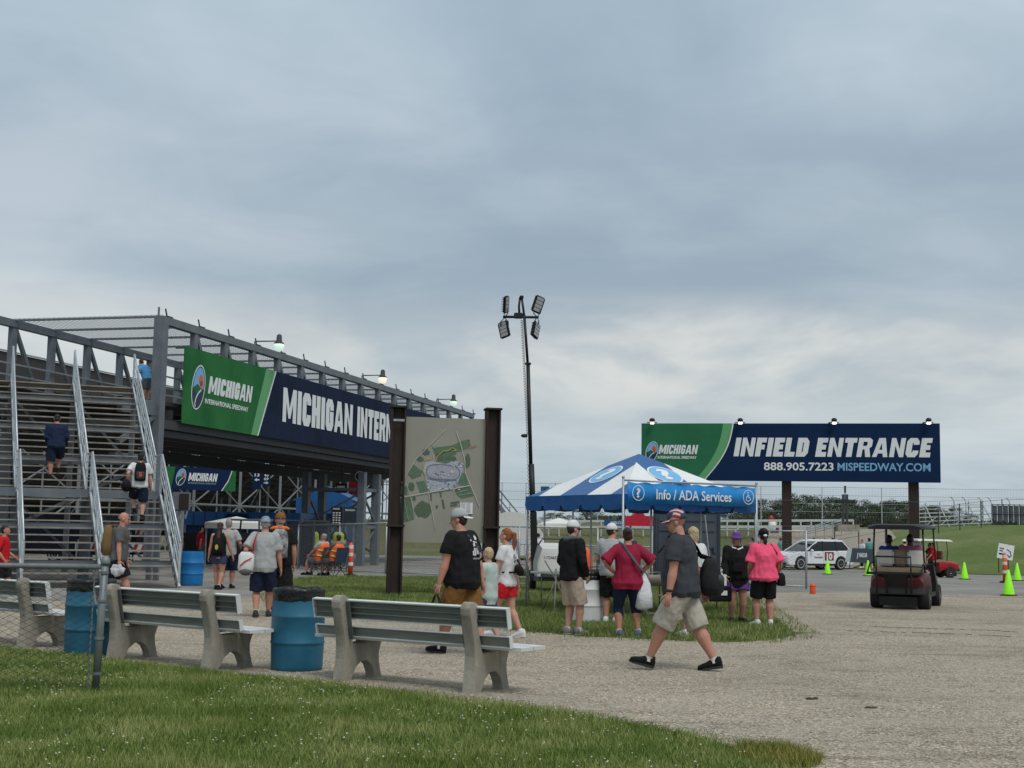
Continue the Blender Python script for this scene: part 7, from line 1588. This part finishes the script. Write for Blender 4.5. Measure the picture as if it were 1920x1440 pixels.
def golf(label, p, rz, mbody, mroof, seats, grp, scale=1., rear=True, wind=False):
    t = thing('golf_cart', label, 'golf cart', p, rz, grp); t.scale = (scale,)*3
    for x in (-.5, .5):
        wheel(t, x, .35, .27, .24, .5, 6); wheel(t, x, 2.15, .25, .2, .5, 6)
    MB().loft([[V((x*k_, y, z)) for x, z in ((-.55, z0), (-.60, z0+.12), (-.58, z1-.06), (-.50, z1), (.50, z1), (.58, z1-.06), (.60, z0+.12), (.55, z0))] for y, z0, z1, k_ in ((-.10, .42, .66, .92), (.0, .36, .74, .98), (.35, .50, .80, 1), (.75, .34, .78, 1), (.9, .30, .72, .98))]).build('rear_cowl', mbody, t, SM)
    MB().box((0, 1.35, .30), (1.1, 1.1, .10)).build('floor', M_black, t)
    MB().loft([[V((x*k_, y, z)) for x, z in ((-.52, .28), (-.56, .5), (-.5, z1), (.5, z1), (.56, .5), (.52, .28))] for y, z1, k_ in ((1.85, .95, 1), (2.0, .92, 1), (2.35, .74, .95), (2.6, .52, .8))]).build('front_cowl', mbody if wind else M_black, t, SM)
    MB().box((0, -.10, .40), (1.16, .12, .14)).build('rear_bumper', pm('bumper grey', (.06, .06, .062), .6), t, bevel=.03)
    MB().box((0, -.095, .62), (.44, .06, .26)).build('rear_panel', M_black, t)
    for x in (-.42, .42): MB().box((x, -.10, .60), (.16, .05, .14)).build('tail_light', pm('tail light', (.14, .01, .01), .3), t, bevel=.02)
    MB().box((0, .2, .18), (.8, .5, .2)).build('axle', M_black, t)
    if rear:
        MB().box((0, .10, .84), (1.02, .46, .12)).build('rear_seat', M_seatt, t, bevel=.03)
        for x, w_, m in ((-.33, .38, M_seatw), (0, .26, M_seatt), (.33, .38, M_seatw)): MB().box((x, .42, 1.10), (w_, .12, .34)).build('rear_cushion', m, t, bevel=.04)
        MB().box((0, -.38, .78), (1.16, .36, .05)).build('foot_deck', M_black, t, bevel=.01)
        b = MB(); b.path([(-.36, -.55, .36), (-.36, -.58, .78), (-.36, -.60, 1.14), (.36, -.60, 1.14), (.36, -.58, .78), (.36, -.55, .36)], .022, 8); b.build('grab_frame', M_black, t, True)
        for x in (-.56, .56): MB().path([(x, -.5, .8), (x, -.2, .98), (x, .35, 1.0)], .02, 8).build('arm_rail', M_black, t, True)
        for x in (-.2, .2): MB().bar((x, -.2, .36), (x, -.52, .76), .035).build('deck_strut', M_black, t)
    MB().box((0, .95, .78), (1.02, .5, .12)).build('front_seat', seats, t, bevel=.03); MB().box((0, .66, 1.08), (1.0, .12, .40)).build('front_backrest', seats, t, bevel=.04)
    for x in (-.54, .54):
        MB().path([(x, .2 if rear else .5, .8), (x*.98, .1 if rear else .45, 1.3), (x*.95, .15 if rear else .5, 1.78)], .020, 8).build('roof_post', M_black, t, True); MB().path([(x, 1.95, .9), (x*.96, 1.75, 1.78)], .018, 8).build('roof_post', M_black, t, True)
    y0 = -.35 if rear else .2
    b = MB(); b.loft([[V((x*k_, y, z)) for x, z in ((-.60, zt-.05), (-.58, zt), (-.4, zt+.04), (.4, zt+.04), (.58, zt), (.60, zt-.05))] for y, zt, k_ in ((y0, 1.77, .93), (y0+.1, 1.80, 1), (1.7, 1.82, 1), (1.95, 1.79, .9))]); b.build('roof', mroof, t, SM)
    MB().path([(0, 1.9, .9), (-.25, 1.55, 1.02)], .018, 6).build('steering_column', M_black, t, True); b = MB(); b.path([(-.25+.17*math.cos(a), 1.5+.05*math.sin(a), 1.03+.15*math.sin(a)) for a in np.linspace(0, 6.283, 20)], .014, 6, False); b.build('steering_wheel', M_black, t, True)
    if wind: MB().box((0, 1.88, 1.32), (.98, .012, .75), Matrix.Rotation(R(12), 3, 'X')).build('windscreen', pm('clear screen', (.35, .38, .38), .1, alpha=.35), t)
    return t
gp_ = GD(1684, 29.2); gy = R(-25); golf('maroon golf cart with black roof driving away, cream and tan rear seat', gp_, gy, M_maroon, M_black, M_seatt, 'golf carts')
Mg = Matrix.Translation(gp_) @ Matrix.Rotation(gy, 4, 'Z')
def rider(label, x, y, M_, yw, shirt, **k):
    p = M_ @ V((x, y, 0)); return person(label, p, k.pop('H', 1.68), yw, shirt=shirt, L=(-.1, .24, .50), R_=(.1, .24, .50), fl=(-.07, .26, .24, 0, 0), fr=(.07, .28, .24, 0, 0), hz=.50, vox=.013, sleeve=.8, shoe=SH_w, face=False, **k)
rider('passenger in dusty pink top on the maroon golf cart front seat', .12, .98, Mg, gy, pm('cloth dusty pink', (.38, .11, .20), .85), w=1.35, shorts=C_navy, hair='short', hairm=H_black, skin='dark', H=1.62)
rider('driver in blue shirt on the left of the maroon golf cart', -.34, .98, Mg, gy, cloth('royal blue', (.02, .04, .22)), shorts=C_black, hair='short', hairm=H_black, skin='dark', H=1.60)
gp2 = GD(1785, 61); gy2 = R(98); golf('red golf cart with cream roof crossing to the left on the road', gp2, gy2, M_redc, M_seatw, M_seatt, 'golf carts', .93, False, True)
Mg2 = Matrix.Translation(gp2) @ Matrix.Rotation(gy2, 4, 'Z')
rider('driver in red shirt on the distant red golf cart', -.25, 1.0, Mg2, gy2, C_red, shorts=C_black, hair='short', hairm=H_black, skin='tan', H=1.55); rider('passenger in black shirt on the distant red golf cart', .25, .9, Mg2, gy2, C_black, shorts=C_black, hair='short', hairm=H_black, skin='tan', H=1.55)
# white SUV, long axis = local y, front +y
cp = GD(1519, 73.5); t = thing('white_suv', 'white SUV with red 10 door panel crossing behind the green cones', 'car', cp, R(118))
side = [(-2.3, .42), (-2.28, .75), (-2.2, 1.02), (-2.05, 1.06), (.75, 1.00), (1.55, .98), (2.1, .86), (2.3, .70), (2.33, .40), (2.2, .24), (1.78, .24), (1.74, .48), (1.60, .66), (1.40, .73), (1.20, .66), (1.06, .48), (1.02, .24), (-1.02, .24), (-1.06, .48), (-1.20, .66), (-1.40, .73), (-1.60, .66), (-1.74, .48), (-1.78, .24), (-2.2, .26)]
b = MB(); b.prism(side, (-.92, 0, 0), (0, 1, 0), Z, 1.84); b.build('body', M_carw, t, SM, .05)
b = MB(); b.loft([[V((x*w_, y, z)) for x, y in ((-.86, y0), (.86, y0), (.86, y1), (-.86, y1))] for z, w_, y0, y1 in ((1.0, 1, -2.18, 1.05), (1.32, .93, -2.0, .50), (1.56, .80, -1.62, .0))]); b.build('glasshouse', M_glass, t, SM)
b = MB(); b.loft([[V((x*w_, y, z)) for x, y in ((-.80, y0), (.80, y0), (.80, y1), (-.80, y1))] for z, w_, y0, y1 in ((1.54, .90, -1.75, .05), (1.61, .88, -1.7, -.05), (1.655, .7, -1.4, -.35))]); b.build('roof', M_carw, t, SM)
for s in (-1, 1):
    for a, c, w_ in (((.85, 1.05, 1.0), (.68, .05, 1.56), .07), ((.87, -.15, 1.0), (.72, -.25, 1.56), .05), ((.87, -1.15, 1.0), (.72, -1.15, 1.56), .04), ((.86, -2.16, 1.0), (.68, -1.66, 1.56), .14)): MB().bar((s*a[0], a[1], a[2]), (s*c[0], c[1], c[2]), .05, w_, (1, 0, 0)).build('window_pillar', M_carw if w_ > .06 else M_black, t)
    MB().bar((s*.93, -1.0, .30), (s*.93, 1.0, .30), .03, .10).build('sill_trim', M_black, t)
    for y in (1.4, -1.4):
        b = MB(); b.path([(s*.925, y+.40*math.cos(a), .34+.40*math.sin(a)) for a in np.linspace(0, math.pi, 12)], .022, 6); b.build('arch_trim', M_black, t, True)
    for y0_ in (.2, -.85): MB().bar((s*.925, y0_-.1, .86), (s*.925, y0_+.08, .86), .03, .03).build('door_handle', M_rim, t)
    for y0_ in (.95, -.18, -1.2): MB().bar((s*.922, y0_, .36), (s*.922, y0_, .98), .006, .012).build('door_seam', M_black, t)
    MB().ell((s*1.02, .72, 1.04), (.11, .07, .08), 10, 8).build('wing_mirror', M_carw, t, True)
    MB().bar((s*.70, 2.22, .74), (s*.90, 2.0, .78), .08, .10).build('headlight', pm('headlight', (.5, .52, .55), .15), t); MB().bar((s*.72, -2.30, .86), (s*.925, -2.12, .88), .05, .13).build('tail_light', M_red, t)
    for x, y in ((s*.80, 1.4), (s*.80, -1.4)): wheel(t, x, y, .35, .24, .66, 10)
MB().box((0, 2.31, .60), (1.2, .05, .22)).build('grille', M_black, t); MB().box((0, 2.33, .33), (1.5, .06, .12)).build('lower_grille', M_black, t)
X_, O_ = V((0, -1, 0)), V((.925, .0, 0)); O_ = V((-.928, 0, 0)); X_ = V((0, -1, 0))
M_dred = pm('dark red print', (.20, .01, .015), .5)
for sgn, Ox, Xx in ((1, V((-.926, 0, 0)), V((0, -1, 0))), (-1, V((.926, 0, 0)), V((0, 1, 0)))):
    y = .25 if sgn > 0 else -1.05
    flat([(y, .52), (y+.62, .52), (y+.62, .98), (y, .98)], Ox, Xx, Z, M_dred, t, 'door_panel', .0, .004)
    lettering('10', Ox, Xx, Z, y+.12, .56, .40, .36, M_letter, t, .008, .05); lettering('TRACKSIDE', Ox, Xx, Z, y-.75 if sgn > 0 else y+.75, .64, .6, .09, M_dred, t, .008, .03)
# ================= cones and bollards =================
M_lime = pm('lime cone plastic', (.32, .95, .015), .45, var=.05, emis=None); M_lime.node_tree.nodes['Principled BSDF'].inputs['Emission Strength'].default_value = 0
cn = thing('traffic_cone', 'largest lime green cone at far right, nearest the camera', 'cone', (0, 0, 0), 0, 'lime green traffic cones on the road')
MB().lathe([(.165, .035), (.16, .05), (.035, .70), (.022, .715)], (0, 0, 0), 24).build('cone_body', M_lime, cn, True); MB().box((0, 0, .018), (.37, .37, .036)).build('base', M_black, cn, bevel=.008)
for i, (px, y, h, lb) in enumerate(((1891, 1113, 48, None), (1552, 1075, 28, 'lime green cone in front of the white SUV rear wheel'), (1628, 1076, 29, 'lime green cone just left of the maroon golf cart'), (1809, 1080, 32, 'lime green cone right of the red golf cart'), (1908, 1081, 33, 'smaller lime green cone at the right edge behind the striped bollard'))):
    o = cn if i == 0 else dup(cn, lb); D = .715*FPX/h; p = GD(px, D); o.location = p; o.rotation_euler = (0, 0, rnd.random())
M_retro = pm('white retro band', (.68, .68, .66), .4)
def bollard(px, D, H, lb):
    p = GD(px, D); t = thing('striped_bollard', lb, 'bollard', p, 0, 'orange and white channelizer posts'); r = .075*H
    MB().lathe([(r*1.0, .05), (r, H*.93), (r*.5, H*.96), (r*.45, H)], (0, 0, 0), 16).build('tube', M_orange, t, True)
    for f in (.32, .60, .82): MB().lathe([(r*1.03, H*f), (r*1.03, H*(f+.10))], (0, 0, 0), 16).build('white_band', M_retro, t)
    MB().lathe([(r*2.6, 0), (r*2.5, .06), (r*1.2, .09)], (0, 0, 0), 8).build('base', M_black, t)
bollard(1885, 49, 1.10, 'tall orange and white bollard in front of the tilted white sign'); bollard(656, 43.3, 1.08, 'orange and white bollard beside the seated hi-vis workers'); bollard(988, 52, .95, 'orange and white bollard seen above the tan folding chair left of the tent'); bollard(1232, 56, .95, 'small orange bollard far behind, left of the walking man head'); bollard(1249, 62, .9, 'tiny orange bollard further behind near the walking man')
t = thing('orange_jug', 'small orange drink cooler on the gravel at the fence gate end', 'cooler', G(1524, 1114)); MB().lathe([(.075, 0), (.08, .02), (.08, .20), (.07, .235), (.045, .25), (.045, .28)], (0, 0, 0), 20).build('jug_body', M_orange, t, True); MB().lathe([(.083, .205), (.083, .225)], (0, 0, 0), 20).build('lid_rim', pm('dark orange', (.4, .05, .01), .5), t)
# tilted white sign
sg, X, W_, H_ = panel('arrow_sign', 'tilted white sign with black arrow standing on the hill foot at far right', 'sign', 1868, 1022, 1902, 1050, 56, None, None)
rot = Matrix.Rotation(R(10), 3, 'Y'); X = rot @ V((1, 0, 0)); Y_ = rot @ V((0, 0, 1)); O = V((0, 0, .1))
flat([(0, 0), (.66, 0), (.66, .62), (0, .62)], O, X, Y_, M_white, sg, 'board', 0, .02)
flats([q for q in (strip([(.36, .42), (.52, .34), (.58, .18), (.50, .10)], .035)+strip([(.52, .10), (.42, .20)], .035))]+[[(.06, .40), (.24, .40), (.24, .44), (.06, .44)], [(.06, .30), (.22, .30), (.22, .34), (.06, .34)], [(.06, .16), (.26, .16), (.26, .22), (.06, .22)]], O+V((0, -.025, 0)), X, Y_, M_black, sg, 'arrow_print', 0, .003)
for x in (.1, .5): MB().bar(O+X*x+V((0, .04, 0)), O+X*x+V((0, .05, -.6)), .03).build('leg', M_black, sg)
# sponsor barrier
sb_, X, W_, H_ = panel('sponsor_barrier', 'slanted dark grey sponsor banner barrier right of the white SUV', 'barrier', 1593, 1029, 1638, 1054, 68, None, None)
flat([(0, 0), (W_, -.05), (W_+.05, H_), (.12, H_+.03)], O0, X, Z, pm('slate banner', (.045, .06, .085), .6), sb_, 'banner_board', 0, .03); lettering('NASCAR', O0, X, Z, W_*.38, H_*.38, W_*.34, H_*.32, M_letter, sb_, .035, .03, .2)
flats(strip([(W_*.30, H_*.25), (W_*.34, H_*.7)], .03), O0, X, Z, M_letter, sb_, 'slash_mark', .035); MB().prism([(-.25, 0), (.0, 0), (.12, H_), (-.1, H_)], (0, -.02, 0), X, Z, .02).build('green_cover', C_mint, sb_)
for x in (.1, W_-.1): MB().bar(X*x+V((0, .05, .5)), X*x+V((0, .5, -.35)), .04).build('strut', M_dsteel, sb_)
# ================= track side structures far right and centre =================
def ground_path(pts, D): return [V((pd(x, 1000, D).x, D, gz(pd(x, 1000, D).x, D))) for x in pts]
M_rail = pm('white guard rail', (.50, .52, .52), .5, metal=.2)
a = ground_path((930, 1600), 124); t = thing('guard_rail', 'white post and rail barrier along the far track bank', 'barrier', a[0]); L_ = (a[1]-a[0]).length; n = 34
for i in range(n+1): p = (a[1]-a[0])*(i/n); MB().bar(p+Z*-.1, p+Z*1.35, .12).build('post', M_rail, t)
for z in (.75, 1.3): MB().bar(Z*z, (a[1]-a[0])+Z*z, .05, .22).build('rail', M_rail, t)
cf = ground_path((900, 1960), 132); t = thing('catch_fence', 'tall thin catch fence with pale posts along the far track', 'fence', cf[0]); d = cf[1]-cf[0]
for px in (940, 985, 1040, 1120, 1200, 1290, 1427, 1542, 1654, 1724): 
    p = pd(px, 1000, 132); q = V((p.x-cf[0].x, 0, 0)); g = gz(p.x, 132)-cf[0].z; MB().tube(q+Z*g, q+Z*(g+3.9), .045, None, 6).build('post', M_rail, t)
for px in (1790, 1812, 1842, 1860, 1895):
    p = pd(px, 1000, 132); q = V((p.x-cf[0].x, 0, 0)); g = gz(p.x, 132)-cf[0].z; MB().path([q+Z*g, q+Z*(g+2.4), q+Z*(g+2.8)+V((-.12, 0, 0)), q+Z*(g+3.0)+V((-.4, 0, 0))], .03, 6).build('curved_post', M_dsteel, t)
for z in (3.8, 3.0, 2.2, 1.4): MB().bar(Z*z, d+Z*z, .035).build('cable', M_galv, t)
b = MB()
for i in range(200): b.bar(d*(i/200)+Z*.2, d*(i/200)+Z*3.8, .005)
for i in range(18): b.bar(Z*(.2+i*.2), d+Z*(.2+i*.2), .005)
o = b.build('wire_mesh', M_wire, t); o['kind'] = 'stuff'
# bleachers on the hill
def hillpt(px, D): p = pd(px, 1000, D); return V((p.x, D, gz(p.x, D)))
a = hillpt(1728, 112); b_ = hillpt(1866, 112); t = thing('bleachers', 'low aluminium bleachers on the crest of the hill right of billboard leg', 'bleachers', a); d = b_-a
for i in range(5): MB().bar(V((0, i*.7, .3+i*.34)), d+V((0, i*.7, .3+i*.34)), .25, .08).build('seat_plank', M_rail, t)
for i in range(6): p = d*(i/5); MB().bar(p+Z*-.1, p+V((0, 2.8, 1.9)), .08).build('raker', M_galv, t); MB().bar(p+V((0, 2.8, -.1)), p+V((0, 2.8, 2.2)), .08).build('post', M_galv, t)
for i in range(5): MB().bar(d*(i/5), d*((i+1)/5)+Z*.95, .05).build('cross_brace', M_rail, t)
for z in (1.9, 2.3): MB().bar(V((0, 2.8, z)), d+V((0, 2.8, z)), .05).build('guard_rail', M_rail, t)
a = hillpt(1862, 108); b_ = hillpt(1975, 108); t = thing('dark_enclosure', 'dark mesh enclosure on the hill crest at the right edge', 'fence', a); d = b_-a
for i in range(12): MB().bar(d*(i/11)+Z*-.1, d*(i/11)+Z*1.75, .06).build('post', M_black, t)
for i in range(11): MB().box(d*((i+.5)/11)+V((0, .06, .85)), (d.length/11-.12, .02, 1.55)).build('mesh_panel', pm('dark mesh', (.03, .035, .035), .8, alpha=.72), t)
for z in (.1, .9, 1.7): MB().bar(Z*z, d+Z*z, .05).build('rail', M_black, t)
# hill-top fence line
a = [hillpt(1600, 98), hillpt(1920, 104)]
t = thing('hill_fence', 'thin chain fence climbing the hill behind the billboard legs', 'fence', a[0]); pts_ = [hillpt(px, 100) for px in (1565, 1610, 1660, 1716, 1760, 1800, 1840, 1880, 1925)]
for p in pts_: MB().tube(p-a[0]+Z*-.1, p-a[0]+Z*2.0, .04, None, 6).build('post', M_dsteel, t)
for p, q in zip(pts_[:-1], pts_[1:]):
    for z in (1.95, 1.0): MB().bar(p-a[0]+Z*z, q-a[0]+Z*z, .025).build('rail', M_dsteel, t)
# dark steel mast frame
p = GD(1584, 100); t = thing('steel_mast_frame', 'dark twin steel posts with a crossbar rising between the billboard legs', 'mast', p)
def q_(x, y, D=100): v = pd(x, y, D)-p; v.y = 0; return v
for x in (1581, 1588): MB().bar(q_(x, 990), q_(x, 927), .16).build('post', M_dsteel, t)
MB().bar(q_(1571, 940), q_(1602, 940), .2, .16).build('crossbar', pm('dark green steel', (.015, .035, .03), .6), t); MB().bar(q_(1584.5, 924), q_(1584.5, 911), .13).build('top_section', M_dsteel, t); MB().bar(q_(1584.5, 940), q_(1584.5, 920), .05).build('top_rod', M_dsteel, t)
MB().box(q_(1588, 990), (1.6, 1.2, .5)).build('footing', M_conc, t)
# ramp railings
t = thing('ramp_railing', 'grey pipe railings of a ramp beside the sandy track above the white SUV', 'railing', GD(1515, 96)); o_ = t.location
for k_ in range(4):
    MB().bar(pd(1513, 1001-k_*4, 96)-o_, pd(1578, 985-k_*4, 104)-o_, .06).build('rail', M_galv, t)
for f in (0, .25, .5, .75, 1): A_ = pd(1513+65*f, 1003-16*f, 96+8*f)-o_; MB().bar(A_-Z*.6, A_+Z*.55, .06).build('post', M_galv, t)
# red tent and small bits behind the big tent
p = GD(1198, 70); t = thing('red_tent', 'red peaked tent wall seen below the striped tent valance', 'tent', p); zt = pd(1198, 956, 70).z-p.z; zb = pd(1198, 986, 70).z-p.z
MB().prism([(-.75, zb), (.75, zb), (.75, zt-.35), (.3, zt-.3), (0, zt+.1), (-.3, zt-.3), (-.75, zt-.35)], (0, 0, 0), (1, 0, 0), Z, -1.6).build('wall', pm('red canvas', (.45, .012, .035), .6), t)
for x in (-.7, .7): MB().bar((x, .4, -.1), (x, .4, zb), .08).build('leg', M_white, t)
sgn_, X, W_, H_ = panel('red_white_sign', 'narrow red and white round-logo sign right of the red tent', 'sign', 1225, 960, 1235, 987, 68, None, pm('red canvas', (.45, .012, .035)), legs=(.5,)); flats(ringpoly(W_*.5, H_*.5, W_*.25, W_*.25, .05), O0, X, Z, M_letter, sgn_, 'white_ring', .008)
bs, X, W_, H_ = panel('blue_sign', 'low blue sign with white lettering far behind between crimson and grey shirts', 'sign', 1133, 975, 1188, 985, 72, None, M_blue, legs=(.1, .9)); lettering('WELCOME', O0, X, Z, W_*.2, H_*.25, W_*.6, H_*.5, M_letter, bs, .006, .03)
bs, X, W_, H_ = panel('teal_sign', 'small teal board above the fence left of the striped tent', 'sign', 1014, 912, 1030, 921, 74, None, pm('teal board', (.02, .10, .13), .6)); MB().bar((W_/2, .05, H_/2), (W_/2, .05, -3.2), .1).build('post', M_steel, bs)
# inflatable figure far away
p = GD(1449, 126); t = thing('inflatable_display', 'red, white and purple inflatable display far away left of billboard leg', 'inflatable', p)
t.scale = (.6, .6, .6)
MB().ell((0, 0, 1.1), (.7, .5, .9), 12, 8).build('white_body', M_white, t, True); MB().ell((-.2, 0, 2.3), (.35, .3, .5), 10, 8).build('red_head', M_red, t, True); MB().ell((.7, 0, .8), (.5, .4, .6), 10, 8).build('purple_arm', C_purp, t, True); MB().ell((.5, 0, 1.5), (.3, .3, .3), 10, 8).build('yellow_ball', M_yel, t, True)
MB().bar((0, 0, -.2), (0, 0, .4), .2).build('base', M_black, t)
# barricades and clutter under the stairs
def barricade(px, D, y, lb, w=1.1):
    p = GD(px, D); t = thing('striped_barricade', lb, 'barricade', p, rnd.uniform(-.2, .2), 'striped barricades under the stairs')
    z = pd(px, y, D).z-p.z
    bd = MB().box((0, 0, z), (w, .03, .28)).build('board', M_white, t)
    k = 4
    for i in range(k): flat([(i*w/k+.02, 0), (i*w/k+.14, 0), (i*w/k+.24, .27), (i*w/k+.12, .27)], (-w/2, -.018, z-.135), (1, 0, 0), Z, M_red, bd, 'red_stripe', 0, .002)
    for x in (-w*.4, w*.4): MB().bar((x, .25, 0), (x, .02, z+.3), .05).build('leg', M_galv, t); MB().bar((x, -.25, 0), (x, .02, z+.3), .05).build('leg', M_galv, t)
barricade(258, 47, 1028, 'striped barricade seen through the lower stairs right part'); barricade(165, 49, 1026, 'striped barricade seen through the middle of the lower stairs'); barricade(145, 52, 996, 'higher striped barricade behind the left lower stairs'); barricade(262, 53, 996, 'higher striped barricade behind the right lower stairs')
for px, D, x0, w, h, lb in ((85, 50, 0, 4.6, 1.5, 'dark parked box trailer behind the stairs, left part'), (205, 54, 0, 2.5, 1.3, 'dark covered pallet behind the stairs, right part')):
    p = GD(px, D); t = thing('covered_trailer', lb, 'trailer', p); MB().box((0, 0, .45+h/2), (w, 2, h)).build('body', M_screen, t, bevel=.05)
    for x in (-w*.3, w*.3): MB().lathe([(.28, -.1), (.28, .1)], (x, -.9, .28), 14, rot=Matrix.Rotation(R(90), 3, 'X')).build('wheel', M_rub, t)
t = thing('white_van', 'white vehicle glimpsed through the stair flights above the middle landing', 'van', GD(60, 62), R(80)); MB().loft([[V((x, y, z)) for x, z in ((-.9, .4), (-.92, 1.1), (-.8, zt), (.8, zt), (.92, 1.1), (.9, .4))] for y, zt in ((-2.4, 1.9), (-2.3, 2.1), (1.2, 2.1), (1.8, 1.3), (2.5, 1.1))]).build('body', M_carw, t, SM)
MB().box((0, 1.45, 1.55), (1.5, .5, .5)).build('windscreen', M_glass, t)
for x in (-.85, .85):
    for y in (-1.5, 1.6): wheel(t, x, y, .35, .22)
